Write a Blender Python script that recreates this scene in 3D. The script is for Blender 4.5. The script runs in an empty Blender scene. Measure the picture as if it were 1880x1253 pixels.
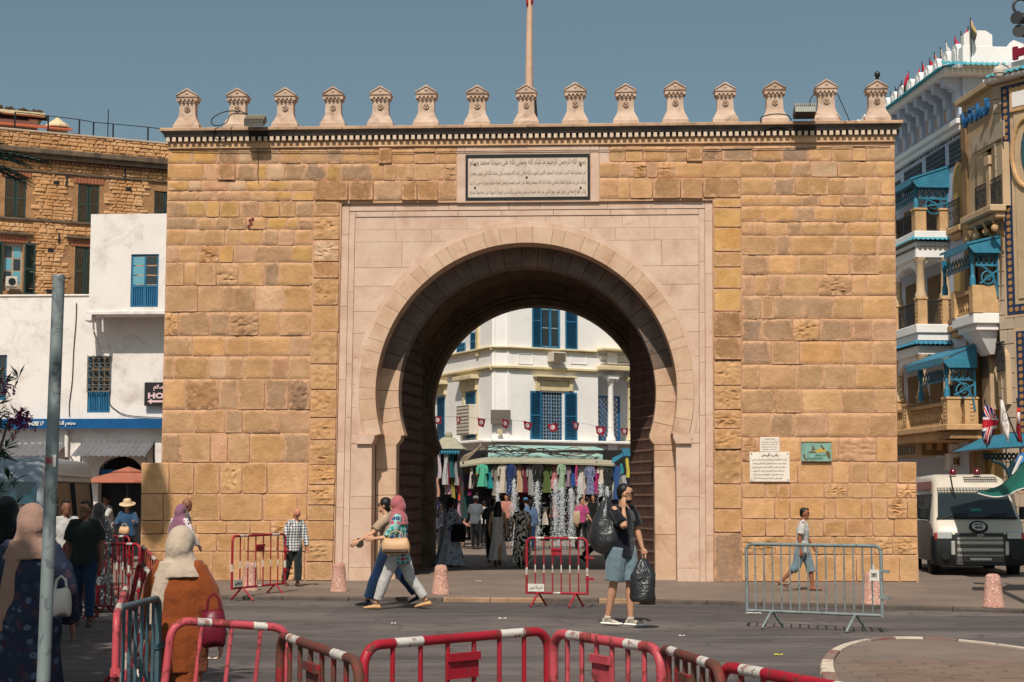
import bpy, bmesh, math, random
from mathutils import Vector as V, Matrix as M, noise
from mathutils.geometry import tessellate_polygon
rnd = random.Random(7)
rad = math.radians
SC = bpy.context.scene
COL = SC.collection
PI = math.pi
# ------------------------------------------------------------------ camera, sky, sun, exposure
EYE = 1.71
YAW, PITCH, FPX = rad(2.7), rad(5.493), 3000.0
CAM = V((0, 0, EYE))
cd = bpy.data.cameras.new('camera'); cam = bpy.data.objects.new('camera', cd); COL.objects.link(cam)
cam.location = CAM
cam.rotation_euler = (PI/2 + PITCH, 0, YAW)
cd.sensor_width = 36; cd.lens = FPX/1880*36; cd.clip_end = 3000; cd.clip_start = .1
SC.camera = cam
FW = V((-math.sin(YAW)*math.cos(PITCH), math.cos(YAW)*math.cos(PITCH), math.sin(PITCH)))
RT = V((math.cos(YAW), math.sin(YAW), 0)); UP = RT.cross(FW)
world = bpy.data.worlds.new("World"); SC.world = world; world.use_nodes = True
nt = world.node_tree; nt.nodes.clear()
sky = nt.nodes.new('ShaderNodeTexSky'); sky.sky_type = 'NISHITA'; sky.sun_disc = False
SUN_EL, SUN_ROT = math.atan2(1.27, math.hypot(.13, 1)), PI + math.atan2(.13, 1)
sky.sun_elevation = SUN_EL; sky.sun_rotation = SUN_ROT
sky.air_density = 1.0; sky.dust_density = 2.6; sky.ozone_density = 1.0; sky.altitude = 0
hs = nt.nodes.new('ShaderNodeHueSaturation'); hs.inputs['Saturation'].default_value = .74
bg = nt.nodes.new('ShaderNodeBackground'); bg.inputs[1].default_value = .063
wo = nt.nodes.new('ShaderNodeOutputWorld')
nt.links.new(sky.outputs[0], hs.inputs['Color']); gr = nt.nodes.new('ShaderNodeMixRGB'); gr.blend_type = 'MULTIPLY'; gr.inputs[0].default_value = 1; gr.inputs[2].default_value = (1.02, 1.22, 1.17, 1)
nt.links.new(hs.outputs[0], gr.inputs[1]); nt.links.new(gr.outputs[0], bg.inputs[0]); nt.links.new(bg.outputs[0], wo.inputs[0])
sl = bpy.data.lights.new('sun', 'SUN'); sl.energy = 4.3; sl.angle = rad(.55); sl.color = (1, .915, .81)
so = bpy.data.objects.new('sun', sl); COL.objects.link(so)
SDIR = V((.13, 1, -1.27)).normalized()
so.rotation_euler = SDIR.to_track_quat('-Z', 'Y').to_euler(); so.location = (-5, -20, 30)
SC.view_settings.view_transform = 'Standard'; SC.view_settings.look = 'None'
SC.view_settings.exposure = 0; SC.view_settings.gamma = 1
SC.cycles.use_denoising = True
SC.cycles.max_bounces = 6; SC.cycles.diffuse_bounces = 3; SC.cycles.transparent_max_bounces = 12
# ------------------------------------------------------------------ layout helpers: photo measurements -> places in the world
def ray(px, py):
 return FW + RT*((px-940)/FPX) + UP*((626.5-py)/FPX)
def P(px, py, Y):
 d = ray(px, py); return CAM + d*(Y/d.y)
def Gd(px, py, z=0.0):
 d = ray(px, py); return CAM + d*((z-EYE)/d.z)
def X(px, Y, py=915): return P(px, py, Y).x
def Z(py, Y, px=940): return P(px, py, Y).z
def PPM(d): return FPX/d
# ------------------------------------------------------------------ object helpers
LOC = {}
def link(o):
 COL.objects.link(o); return o
def thing(name, label, cat, loc=(0, 0, 0), rot=0.0, group=None):
 o = link(bpy.data.objects.new(name, None)); o.empty_display_size = .2
 o.location = loc; o.rotation_euler = (0, 0, rot)
 o['label'] = label; o['category'] = cat
 if group: o['group'] = group
 LOC[o.name] = M.Translation(V(loc)) @ M.Rotation(rot, 4, 'Z')
 return o
def tag(o, label, cat, group=None):
 o['label'] = label; o['category'] = cat
 if group: o['group'] = group
 return o
def copy_tree(o, loc=None, rot=None, parent=None, label=None):
 c = o.copy(); link(c)
 if parent is not None: c.parent = parent
 if loc is not None: c.location = loc
 if rot is not None: c.rotation_euler = (0, 0, rot)
 if label: c['label'] = label
 LOC[c.name] = LOC.get(o.name, M()) if parent is not None else M.Translation(V(c.location)) @ M.Rotation(c.rotation_euler[2], 4, 'Z')
 for ch in list(o.children): copy_tree(ch, parent=c)
 return c
class MB:
 def __init__(s): s.v = []; s.f = []; s.mi = []; s.m = 0; s.at = {}
 def add(s, vs, fs, mx=None):
  b = len(s.v)
  s.v += [tuple(mx @ V(p)) for p in vs] if mx is not None else [tuple(p) for p in vs]
  s.f += [tuple(i+b for i in f) for f in fs]; s.mi += [s.m]*len(fs); return b
 def box(s, x0, x1, y0, y1, z0, z1, mx=None):
  s.add([(x0,y0,z0),(x1,y0,z0),(x1,y1,z0),(x0,y1,z0),(x0,y0,z1),(x1,y0,z1),(x1,y1,z1),(x0,y1,z1)],
   [(0,3,2,1),(4,5,6,7),(0,1,5,4),(1,2,6,5),(2,3,7,6),(3,0,4,7)], mx); return s
 def bbox(s, x0, x1, y0, y1, z0, z1, b=.01, mx=None):
  """box with chamfered edges"""
  b = min(b, (x1-x0)*.45, (y1-y0)*.45, (z1-z0)*.45)
  vs = []; key = {}
  for i, sx in enumerate((x0, x1)):
   for j, sy in enumerate((y0, y1)):
    for k, sz in enumerate((z0, z1)):
     dx, dy, dz = (b, -b)[i], (b, -b)[j], (b, -b)[k]
     key[i,j,k,0] = len(vs); vs.append((sx, sy+dy, sz+dz))
     key[i,j,k,1] = len(vs); vs.append((sx+dx, sy, sz+dz))
     key[i,j,k,2] = len(vs); vs.append((sx+dx, sy+dy, sz))
  fs = []
  for i in (0, 1): fs.append([key[i,0,0,0], key[i,1,0,0], key[i,1,1,0], key[i,0,1,0]][::(-1 if i == 0 else 1)])
  for j in (0, 1): fs.append([key[0,j,0,1], key[1,j,0,1], key[1,j,1,1], key[0,j,1,1]][::(1 if j == 0 else -1)])
  for k in (0, 1): fs.append([key[0,0,k,2], key[1,0,k,2], key[1,1,k,2], key[0,1,k,2]][::(-1 if k == 0 else 1)])
  for j in (0, 1):
   for k in (0, 1): fs.append([key[0,j,k,1], key[1,j,k,1], key[1,j,k,2], key[0,j,k,2]])
  for i in (0, 1):
   for k in (0, 1): fs.append([key[i,0,k,0], key[i,1,k,0], key[i,1,k,2], key[i,0,k,2]])
  for i in (0, 1):
   for j in (0, 1): fs.append([key[i,j,0,0], key[i,j,1,0], key[i,j,1,1], key[i,j,0,1]])
  for c in [(i,j,k) for i in (0,1) for j in (0,1) for k in (0,1)]: fs.append([key[(*c,0)], key[(*c,1)], key[(*c,2)]])
  s.add(vs, fs, mx); return s
 def prism(s, poly, y0, y1, mx=None):
  """poly in XZ pushed from y0 to y1"""
  n = len(poly)
  vs = [(x, y0, z) for x, z in poly] + [(x, y1, z) for x, z in poly]
  fs = [tuple(range(n)), tuple(range(2*n-1, n-1, -1))] + [(i, i+n, (i+1) % n+n, (i+1) % n) for i in range(n)]
  s.add(vs, fs, mx); return s
 def prismz(s, poly, z0, z1, mx=None):
  n = len(poly)
  vs = [(x, y, z0) for x, y in poly] + [(x, y, z1) for x, y in poly]
  fs = [tuple(range(n-1, -1, -1)), tuple(range(n, 2*n))] + [(i, (i+1) % n, (i+1) % n+n, i+n) for i in range(n)]
  s.add(vs, fs, mx); return s
 def loft(s, rings, closed=True, c0=True, c1=True, mx=None):
  n = len(rings[0]); vs = [p for r in rings for p in r]; fs = []
  m = n if closed else n-1
  for k in range(len(rings)-1):
   for i in range(m):
    j = (i+1) % n; fs.append((k*n+i, k*n+j, (k+1)*n+j, (k+1)*n+i))
  if c0: fs.append(tuple(range(n-1, -1, -1)))
  if c1: fs.append(tuple((len(rings)-1)*n+i for i in range(n)))
  s.add(vs, fs, mx); return s
 def tube(s, pts, r, n=8, mx=None, caps=True, rx=None):
  """round tube along points; r a number or one per point; rx optional (ra, rb) flattening"""
  pts = [V(p) for p in pts]; k = len(pts)
  rs = r if isinstance(r, (list, tuple)) else [r]*k
  rings = []; t0 = (pts[1]-pts[0]).normalized()
  a = V((0, 0, 1)) if abs(t0.z) < .9 else V((0, 1, 0))
  u = t0.cross(a).normalized()
  for i, p in enumerate(pts):
   t = (pts[min(i+1, k-1)]-pts[max(i-1, 0)]).normalized()
   u = (u - t*u.dot(t)).normalized(); w = t.cross(u)
   q = rs[i]; qa, qb = (q if isinstance(q, (list, tuple)) else (q, q))
   rings.append([p+u*(qa*math.cos(2*PI*j/n))+w*(qb*math.sin(2*PI*j/n)) for j in range(n)])
  s.loft(rings, True, caps, caps, mx); return s
 def lathe(s, prof, c=(0, 0, 0), n=16, mx=None):
  """prof: (radius, z)"""
  c = V(c)
  s.loft([[c+V((r*math.cos(2*PI*j/n), r*math.sin(2*PI*j/n), z)) for j in range(n)] for r, z in prof], mx=mx); return s
 def ball(s, c, r, n=10, m=7, mx=None):
  rx, ry, rz = r if isinstance(r, (list, tuple)) else (r, r, r)
  c = V(c); rings = []
  for i in range(m+1):
   a = -PI/2+PI*(i+.0001 if i == 0 else (i-.0001 if i == m else i))/m
   rr = max(math.cos(a), .02)
   rings.append([c+V((rx*rr*math.cos(2*PI*j/n), ry*rr*math.sin(2*PI*j/n), rz*math.sin(a))) for j in range(n)])
  s.loft(rings, mx=mx); return s
 def quad(s, a, b, c, d): s.add([a, b, c, d], [(0, 1, 2, 3)]); return s
 def obj(s, name, mat, parent=None, smooth=False, auto=None, local=False):
  me = bpy.data.meshes.new(name)
  vs = s.v
  if parent is not None and not local:
   inv = LOC[parent.name].inverted(); vs = [tuple(inv @ V(p)) for p in vs]
  me.from_pydata(vs, [], s.f); me.update()
  bm = bmesh.new(); bm.from_mesh(me); bmesh.ops.recalc_face_normals(bm, faces=bm.faces); bm.to_mesh(me); bm.free()
  o = link(bpy.data.objects.new(name, me))
  for m_ in (mat if isinstance(mat, (list, tuple)) else [mat]): me.materials.append(m_)
  if isinstance(mat, (list, tuple)): me.polygons.foreach_set('material_index', s.mi)
  if smooth: me.shade_smooth()
  if auto: me.shade_smooth(); me.set_sharp_from_angle(angle=rad(auto))
  if parent is not None:
   o.parent = parent; LOC[o.name] = LOC[parent.name]
  return o
def struct(o): o['kind'] = 'structure'; return o
def stuff(o): o['kind'] = 'stuff'; return o
# ------------------------------------------------------------------ materials
MATS = {}
def srgb(r, g, b):
 f = lambda c: (c/255/12.92 if c/255 <= .04045 else ((c/255+.055)/1.055)**2.4)
 return (f(r), f(g), f(b))
class NT:
 def __init__(s, name):
  s.mat = bpy.data.materials.new(name); s.mat.use_nodes = True; s.t = s.mat.node_tree
  s.b = s.t.nodes['Principled BSDF']; s.x = 0
 def n(s, typ, **kw):
  nd = s.t.nodes.new('ShaderNode'+typ)
  for k, v in kw.items(): setattr(nd, k, v)
  return nd
 def l(s, a, b): s.t.links.new(a, b)
 def coord(s, rand=True, kind='Object'):
  tc = s.n('TexCoord'); out = tc.outputs[kind]
  if rand:
   oi = s.n('ObjectInfo'); m = s.n('VectorMath', operation='MULTIPLY_ADD')
   cb = s.n('CombineXYZ')
   for i in range(3): s.l(oi.outputs['Random'], cb.inputs[i])
   s.l(cb.outputs[0], m.inputs[0]); m.inputs[1].default_value = (31, 17, 23); s.l(out, m.inputs[2]); out = m.outputs[0]
  return out
 def noise(s, co, scale, detail=4, rough=.6, dist=0):
  nd = s.n('TexNoise'); nd.inputs['Scale'].default_value = scale; nd.inputs['Detail'].default_value = detail
  nd.inputs['Roughness'].default_value = rough; nd.inputs['Distortion'].default_value = dist
  s.l(co, nd.inputs['Vector']); return nd.outputs['Fac']
 def ramp(s, fac, a, b, ca=(0, 0, 0), cb=(1, 1, 1)):
  r = s.n('ValToRGB'); e = r.color_ramp.elements
  e[0].position = a; e[0].color = (*ca, 1); e[1].position = b; e[1].color = (*cb, 1)
  s.l(fac, r.inputs[0]); return r.outputs[0]
 def mix(s, fac, a, b, mode='MIX'):
  m = s.n('MixRGB', blend_type=mode)
  for i, q in enumerate((fac, a, b)):
   if isinstance(q, (int, float)): m.inputs[i].default_value = q
   elif isinstance(q, tuple): m.inputs[i].default_value = (*q, 1)
   else: s.l(q, m.inputs[i])
  return m.outputs[0]
 def math(s, op, a, b=0.0, c=0.0):
  m = s.n('Math', operation=op)
  for i, q in enumerate((a, b, c)):
   if isinstance(q, (int, float)): m.inputs[i].default_value = q
   else: s.l(q, m.inputs[i])
  return m.outputs[0]
 def bump(s, h, strength=.3, dist=.01, normal=None):
  b = s.n('Bump'); b.inputs['Strength'].default_value = strength; b.inputs['Distance'].default_value = dist
  s.l(h, b.inputs['Height'])
  if normal is not None: s.l(normal, b.inputs['Normal'])
  return b.outputs[0]
 def out(s, col, rough=.8, normal=None, metal=0.0, spec=.3):
  if isinstance(col, tuple): s.b.inputs['Base Color'].default_value = (*col, 1)
  else: s.l(col, s.b.inputs['Base Color'])
  if isinstance(rough, (int, float)): s.b.inputs['Roughness'].default_value = rough
  else: s.l(rough, s.b.inputs['Roughness'])
  s.b.inputs['Metallic'].default_value = metal; s.b.inputs['Specular IOR Level'].default_value = spec
  if normal is not None: s.l(normal, s.b.inputs['Normal'])
  return s.mat
def mk(name, c, rough=.8, var=.25, scale=2.0, bump=.25, bs=40, bd=.004, metal=0, spec=.3, c2=None, dirt=None, dirtamt=.5, objcol=False):
 """worn surface: base colour with soft variation, fine grain, optional second tone and dirt"""
 if name in MATS: return MATS[name]
 t = NT(name); co = t.coord()
 n1 = t.noise(co, scale, 5, .62); n2 = t.noise(co, bs, 4, .7)
 if objcol:
  oi = t.n('ObjectInfo'); base = oi.outputs['Color']
  hi = base; lo = t.mix(1.0, base, (1-var, 1-var, 1-var), 'MULTIPLY')
 else:
  hi = c; lo = c2 if c2 else tuple(x*(1-var) for x in c)
 col = t.mix(t.ramp(n1, .3, .7), lo, hi)
 col = t.mix(.35, col, t.mix(n2, (.55, .55, .55), (1.3, 1.3, 1.3)), 'MULTIPLY') if bump else col
 if dirt:
  n3 = t.noise(co, scale*.7+.3, 8, .72, .6)
  col = t.mix(t.math('MULTIPLY', t.ramp(n3, .5, .68), dirtamt), col, dirt)
 nm = t.bump(n2, bump, bd) if bump else None
 MATS[name] = t.out(col, rough, nm, metal, spec); return MATS[name]
def flat(name, c, rough=.6, metal=0, spec=.4):
 return mk(name, c, rough, .08, 6, .05, 60, .001, metal, spec)
def wall_stone():
 t = NT('ochre limestone'); co = t.coord()
 oi = t.n('ObjectInfo'); at = t.n('Attribute', attribute_name='edge')
 tint = t.n('Attribute', attribute_name='tint')
 n1 = t.noise(co, 2.2, 6, .65, .4); n2 = t.noise(co, 9, 6, .75, .3); n3 = t.noise(co, 55, 3, .8)
 vo = t.n('TexVoronoi'); vo.inputs['Scale'].default_value = 34; t.l(co, vo.inputs['Vector'])
 base = oi.outputs['Color']
 c = t.mix(t.ramp(n1, .34, .66), t.mix(1.0, base, (.70, .66, .58), 'MULTIPLY'), base)
 c = t.mix(t.math('MULTIPLY', t.ramp(n2, .46, .66), .5), c, srgb(205, 160, 118))
 c = t.mix(.5, c, t.mix(n3, (.52, .5, .48), (1.42, 1.42, 1.42)), 'MULTIPLY')
 # mortar smeared over the arrises
 n4 = t.noise(co, 4.5, 6, .7, .6)
 e = t.math('ADD', at.outputs['Fac'], t.math('ADD', t.math('MULTIPLY', t.math('SUBTRACT', n2, .5), .7), t.math('MULTIPLY', t.math('SUBTRACT', n4, .52), 2.4)))
 mo = t.ramp(e, .10, .26, (1, 1, 1), (0, 0, 0))
 mc = t.mix(n3, srgb(196, 150, 114), srgb(222, 178, 142))
 c = t.mix(t.math('MULTIPLY', mo, .85), c, mc)
 pit = t.ramp(vo.outputs['Distance'], .05, .16)
 wv = t.noise(co, 30, 4, .7, 1.5)
 h = t.math('ADD', t.math('MULTIPLY', n2, 1.0), t.math('ADD', t.math('MULTIPLY', n3, .28), t.math('MULTIPLY', wv, .35)))
 c = t.mix(t.math('MULTIPLY', t.ramp(wv, .30, .40, (1, 1, 1), (0, 0, 0)), .35), c, (.14, .085, .045))
 nm = t.bump(h, .9, .028)
 return t.out(c, .93, nm, 0, .15)
def pink_marble(name, a, b, stain=.4):
 t = NT(name); co = t.coord(); co2 = t.coord(False)
 n1 = t.noise(co, 1.6, 6, .6, .8); n2 = t.noise(co2, .9, 7, .7, .3); n3 = t.noise(co, 70, 3, .8); vn = t.noise(co, 5, 8, .75, 2.5)
 vo = t.n('TexVoronoi'); vo.inputs['Scale'].default_value = 26; t.l(co, vo.inputs['Vector'])
 c = t.mix(t.ramp(n1, .3, .7), a, b)
 c = t.mix(t.math('MULTIPLY', t.ramp(vn, .56, .64), .35), c, srgb(176, 118, 88))
 c = t.mix(t.math('MULTIPLY', t.ramp(n2, .52, .70), stain), c, srgb(150, 104, 78))
 c = t.mix(t.math('MULTIPLY', t.ramp(vo.outputs['Distance'], .03, .10, (1, 1, 1), (0, 0, 0)), .45), c, srgb(120, 80, 60))
 c = t.mix(.4, c, t.mix(n3, (.6, .6, .6), (1.3, 1.3, 1.3)), 'MULTIPLY')
 nm = t.bump(t.math('ADD', vn, t.math('MULTIPLY', n3, .35)), .35, .006)
 return t.out(c, .72, nm, 0, .25)
M_STONE = wall_stone()
M_MORTAR = mk('pink mortar', srgb(210, 166, 130), .95, .3, 3, .6, 60, .01)
M_PINK = pink_marble('pink marble', srgb(216, 188, 168), srgb(198, 164, 142))
M_VOUSS = pink_marble('buff marble', srgb(212, 182, 156), srgb(190, 154, 126), .6)
M_SHADE = pink_marble('weathered shade-darkened marble', srgb(122, 108, 98), srgb(84, 74, 68), .7)  # weathered marble with the arch shade put into its colour
M_MERLON = mk('weathered merlon stone', srgb(214, 188, 168), .85, .3, 3, .6, 45, .01, c2=srgb(184, 154, 132), dirt=srgb(112, 86, 70), dirtamt=.75)
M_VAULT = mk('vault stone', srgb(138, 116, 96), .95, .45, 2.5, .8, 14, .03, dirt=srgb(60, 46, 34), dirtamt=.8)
M_BLACK = mk('blackened cornice and dentil shadow', srgb(34, 33, 34), .9, .5, 3, .5, 30, .01, c2=srgb(62, 52, 46))  # soot of the cove; also paints the shadow under the dentils
M_SLATE = mk('dark slate edge', srgb(30, 33, 38), .6, .3, 6, .2)
M_TABLET = pink_marble('grey marble tablet', srgb(214, 196, 180), srgb(192, 172, 156), .25)
M_INK = mk('carved lettering', srgb(78, 66, 58), .9, .3, 8, 0)
M_WOOD = mk('weathered door wood', srgb(104, 76, 68), .8, .45, 5, .6, 30, .01, c2=srgb(70, 50, 44))
M_IRON = mk('rusty studs', srgb(120, 92, 80), .6, .3, 8, .3, metal=.5)
# ------------------------------------------------------------------ arabic lettering (joined forms, right to left)
_L = 'ابةتثجحخدذرزسشصضطظعغفقكلمنهوىي'
_N = [2, 4, 2, 4, 4, 4, 4, 4, 2, 2, 2, 2, 4, 4, 4, 4, 4, 4, 4, 4, 4, 4, 4, 4, 4, 4, 4, 2, 2, 4]
AR = {}; _c = 0xFE8D
for ch, k in zip(_L, _N): AR[ch] = [_c+i for i in range(k)]; _c += k
def arabic(s):
 out = []
 for w in s.split(' '):
  w = w.replace('لا', '\x01'); r = ''
  for i, ch in enumerate(w):
   prv = w[i-1] if i else ''; nx = w[i+1] if i+1 < len(w) else ''
   jp = prv in AR and len(AR[prv]) == 4
   if ch == '\x01': r += chr(0xFEFC if jp else 0xFEFB); continue
   if ch not in AR: r += ch; continue
   f = AR[ch]; jn = (nx in AR or nx == '\x01') and len(f) == 4
   r += chr(f[3] if jp and jn else f[1] if jp else f[2] if jn else f[0])
  out.append(r[::-1])
 return ' '.join(out[::-1])
def text(body, name, mat, w=None, h=None, depth=.004, parent=None, at=V((0, 0, 0)), mx=None, bold=0.0, shear=0.0):
 """text standing in the XZ plane, facing -Y, lower left corner at `at`, scaled to w x h metres"""
 cu = bpy.data.curves.new(name, 'FONT'); cu.body = body; cu.size = 1; cu.extrude = .02; cu.offset = bold; cu.shear = shear
 cu.resolution_u = 2
 to = bpy.data.objects.new(name, cu); link(to)
 me = bpy.data.meshes.new_from_object(to.evaluated_get(bpy.context.evaluated_depsgraph_get()))
 bpy.data.objects.remove(to)
 xs = [v.co.x for v in me.vertices]; ys = [v.co.y for v in me.vertices]
 x0, x1, y0, y1 = min(xs), max(xs), min(ys), max(ys)
 sx = (w/(x1-x0)) if w else h/(y1-y0); sz = (h/(y1-y0)) if h else sx
 mm = M.Translation(at) @ (mx or M())
 inv = LOC[parent.name].inverted() if parent is not None else M()
 for v in me.vertices:
  v.co = inv @ (mm @ V(((v.co.x-x0)*sx, -v.co.z/.02*depth, (v.co.y-y0)*sz)))
 me.materials.clear(); me.materials.append(mat)
 o = link(bpy.data.objects.new(name, me))
 if parent is not None: o.parent = parent; LOC[o.name] = LOC[parent.name]
 return o
# ------------------------------------------------------------------ ground
SW = .07                                  # pavement above the road
GY = 32.7                                 # front plane of the gate
def asphalt():
 t = NT('asphalt'); co = t.coord(False)
 mp = t.n('Mapping'); mp.inputs['Scale'].default_value = (.35, 1.6, 1); t.l(co, mp.inputs['Vector'])
 n1 = t.noise(mp.outputs[0], .35, 8, .66, .6); n2 = t.noise(co, 90, 3, .8); n3 = t.noise(co, 1.3, 7, .72, 1); n5 = t.noise(mp.outputs[0], 2.4, 6, .7, .4)
 vo = t.n('TexVoronoi'); vo.inputs['Scale'].default_value = 60; t.l(co, vo.inputs['Vector'])
 c = t.mix(t.ramp(n1, .36, .62), srgb(76, 71, 72), srgb(118, 108, 104))
 c = t.mix(t.math('MULTIPLY', t.ramp(n5, .48, .62), .35), c, srgb(64, 60, 62))
 c = t.mix(t.math('MULTIPLY', t.ramp(n3, .56, .68), .55), c, srgb(56, 52, 53))
 # repaired patches: squarish cells of a different tone
 pv_ = t.n('TexVoronoi', distance='CHEBYCHEV'); pv_.inputs['Scale'].default_value = .21; t.l(co, pv_.inputs['Vector'])
 sx = t.n('SeparateXYZ'); t.l(pv_.outputs['Color'], sx.inputs[0]); c = t.mix(t.math('MULTIPLY', t.ramp(sx.outputs[0], .70, .71), .30), c, srgb(58, 56, 58))
 # cracks
 nd = t.n('TexNoise'); nd.inputs['Scale'].default_value = 1.5; nd.inputs['Detail'].default_value = 5; t.l(co, nd.inputs['Vector'])
 vm = t.n('VectorMath', operation='MULTIPLY_ADD'); t.l(nd.outputs['Color'], vm.inputs[0]); vm.inputs[1].default_value = (.9, .9, .9); t.l(co, vm.inputs[2])
 ck = t.n('TexVoronoi', feature='DISTANCE_TO_EDGE'); ck.inputs['Scale'].default_value = .42; t.l(vm.outputs[0], ck.inputs['Vector'])
 cm = t.math('MULTIPLY', t.ramp(ck.outputs['Distance'], .006, .018, (1, 1, 1), (0, 0, 0)), t.ramp(n1, .40, .55))
 c = t.mix(t.math('MULTIPLY', cm, .32), c, srgb(38, 35, 35))
 c = t.mix(.7, c, t.mix(n2, (.45, .45, .45), (1.5, 1.5, 1.5)), 'MULTIPLY')
 c = t.mix(t.math('MULTIPLY', t.ramp(vo.outputs['Distance'], .1, .2, (1, 1, 1), (0, 0, 0)), .25), c, srgb(160, 150, 142))
 h = t.math('ADD', t.math('ADD', n2, t.math('MULTIPLY', vo.outputs['Distance'], .6)), t.math('MULTIPLY', cm, -2.0))
 return t.out(c, t.mix(t.ramp(n1, .4, .6), (.7,)*3, (.9,)*3), t.bump(h, .6, .012), 0, .3)
def paving():
 t = NT('worn paving'); co = t.coord(False)
 n1 = t.noise(co, .5, 7, .65, .5); n2 = t.noise(co, 70, 3, .8); n3 = t.noise(co, 3, 6, .7, 1)
 c = t.mix(t.ramp(n1, .3, .7), srgb(108, 95, 87), srgb(136, 119, 107))
 c = t.mix(t.math('MULTIPLY', t.ramp(n3, .52, .72), .4), c, srgb(90, 78, 70))
 c = t.mix(.6, c, t.mix(n2, (.5, .5, .5), (1.45, 1.45, 1.45)), 'MULTIPLY')
 return t.out(c, .85, t.bump(n2, .5, .01), 0, .3)
M_ROAD = asphalt(); M_PAVE = paving()
M_KERB = mk('dark kerb stone', srgb(104, 92, 84), .9, .4, 4, .6, 30, .01, dirt=srgb(50, 48, 46))
M_KWORN = mk('worn yellow kerb', srgb(176, 142, 112), .9, .4, 4, .5, 30, .01, dirt=srgb(90, 74, 62))
b = MB(); b.quad((-600, -300, 0), (600, -300, 0), (600, 1500, 0), (-600, 1500, 0)); struct(b.obj('road', M_ROAD))
# kerb line measured across the photograph
kerb = [Gd(px, py, 0) for px, py in ((-900, 1080), (0, 1094), (400, 1101), (640, 1104), (900, 1106), (1200, 1109), (1500, 1116), (1880, 1127), (2600, 1150))]
b = MB(); far = [V((60, 90, 0)), V((-60, 90, 0))]
pts = [(p.x, p.y+.16) for p in kerb]+[(p.x, p.y) for p in far]
b.prismz(pts, -.05, SW); pv = struct(b.obj('pavement', M_PAVE))
# kerb stones, each a stone of its own
cum = 0; LOC['pavement'] = M()
for a, c in zip(kerb[1:-1], kerb[2:]):
 L = (c-a).length; n = max(1, round(L/.95)); u = (c-a)/L; nr = V((-u.y, u.x, 0))
 for i in range(n):
  p0 = a+u*(L*i/n+.006); p1 = a+u*(L*(i+1)/n-.006)
  k = MB(); hz = SW+rnd.uniform(-.008, .006); e = rnd.uniform(-.012, .012)
  q = [p0+nr*e, p1+nr*e, p1+nr*.155, p0+nr*.155]
  k.loft([[(p.x, p.y, -.06) for p in q], [(p.x, p.y, hz-.015) for p in q],
    [((p+(nr*.015 if j < 2 else V())).x, (p+(nr*.015 if j < 2 else V())).y, hz) for j, p in enumerate(q)]])
  worn = -3.2 < p0.x < .9 and i % 3 != 1
  k.obj('kerb_stone', M_KWORN if worn else M_KERB, pv)
# ------------------------------------------------------------------ the gate
C0 = P(965, 720, GY); CX, CZ = C0.x, C0.z
R0 = (X(1241.5, GY, 712)-X(687, GY, 716))/2
RE = R0+.335                               # outside of the voussoirs
D1 = .62; Y1 = GY+.10; Y2 = GY+D1          # second order
R2 = (X(1202.5, Y2, 712)-X(729.5, Y2, 712))/2
ZS = Z(797, GY, 690)                       # springing
JL, JR = X(681, GY, 930), X(1242.5, GY, 930)
J2L, J2R = X(727, Y2, 930), X(1202, Y2, 930)
BY = GY+7.6; CB = P(988, 754, BY); RB = 190*(BY/FPX)
print('gate', CX, CZ, R0, R2, ZS, CB.x, CB.z, RB, JL, JR)
def opening(cx, cz, r, jl, jr, zs, n=44, imp=0.0, base=SW-.02):
 """outline of a horseshoe opening, from lower left up and round to lower right"""
 a0 = math.asin(max(-1, min(1, (zs-cz)/r)))
 pts = [(jl, base), (jl, zs-.20)]
 if imp: pts += [(jl+imp*.3, zs-.16), (jl+imp, zs-.03)]
 for i in range(n+1):
  a = (PI-a0) + (a0-(PI-a0))*i/n
  pts.append((cx+r*math.cos(a), cz+r*math.sin(a)))
 if imp: pts += [(jr-imp, zs-.03), (jr-imp*.3, zs-.16)]
 pts += [(jr, zs-.20), (jr, base)]
 return pts
FL, FR = X(627, GY, 372), X(1308.5, GY, 372); FLb, FRb = X(613, GY, 1060), X(1311, GY, 1060)
FT = Z(371, GY, 960)
gate = thing('city_gate', 'ochre stone city gate with tall horseshoe arch and a row of small merlons', 'gate', (CX, GY, SW))
TOPZ = Z(233, GY, 960)
XL1, XL0 = X(309, GY, 262), X(296, GY, 848); XR1, XR0 = X(1643, GY, 262), X(1648, GY, 848)
XPL, XPR = X(259, GY, 950), X(1684, GY, 950); ZPL = Z(850, GY, 280); ZPR = Z(849, GY, 1660)
def face_with_hole(b, outer, hole, y):
 pl = [[V((x, z, 0)) for x, z in outer], [V((x, z, 0)) for x, z in hole[::-1]]]
 tri = tessellate_polygon(pl); al = [p for q in pl for p in q]
 b.add([(p.x, y, p.y) for p in al], [tuple(t) for t in tri])
def reveal(b, prof, y0, y1, closed=False):
 b.loft([[(x, y0, z) for x, z in prof], [(x, y1, z) for x, z in prof]], closed, False, False)
out_poly = [(XPL, SW), (XPR, SW), (XPR, ZPR), (XR0, ZPR), (XR1, TOPZ-.05), (XL1, TOPZ-.05), (XL0, ZPL), (XPL, ZPL)]
open0 = opening(CX, CZ, R0, JL, JR, ZS)
TW = 3.05
ZT = CB.z
hin = [(CX-TW, SW-.02)]+[(CX+TW*math.cos(PI-PI*i/30), ZT+(TW+.02)*math.sin(PI*i/30)) for i in range(31)]+[(CX+TW, SW-.02)]
b = MB()
hole = [(FLb, SW+.001), (FL, FT), (FR, FT), (FRb, SW+.001)]
face_with_hole(b, out_poly, hole, GY+.007)
for (xa, za), (xb, zb) in zip(hole, hole[1:]): b.quad((xa, GY+.007, za), (xa, GY+.3, za), (xb, GY+.3, zb), (xb, GY+.007, zb))
b.obj('mortar_face', M_MORTAR, gate)
b = MB()                                   # sides, top, rear
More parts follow.
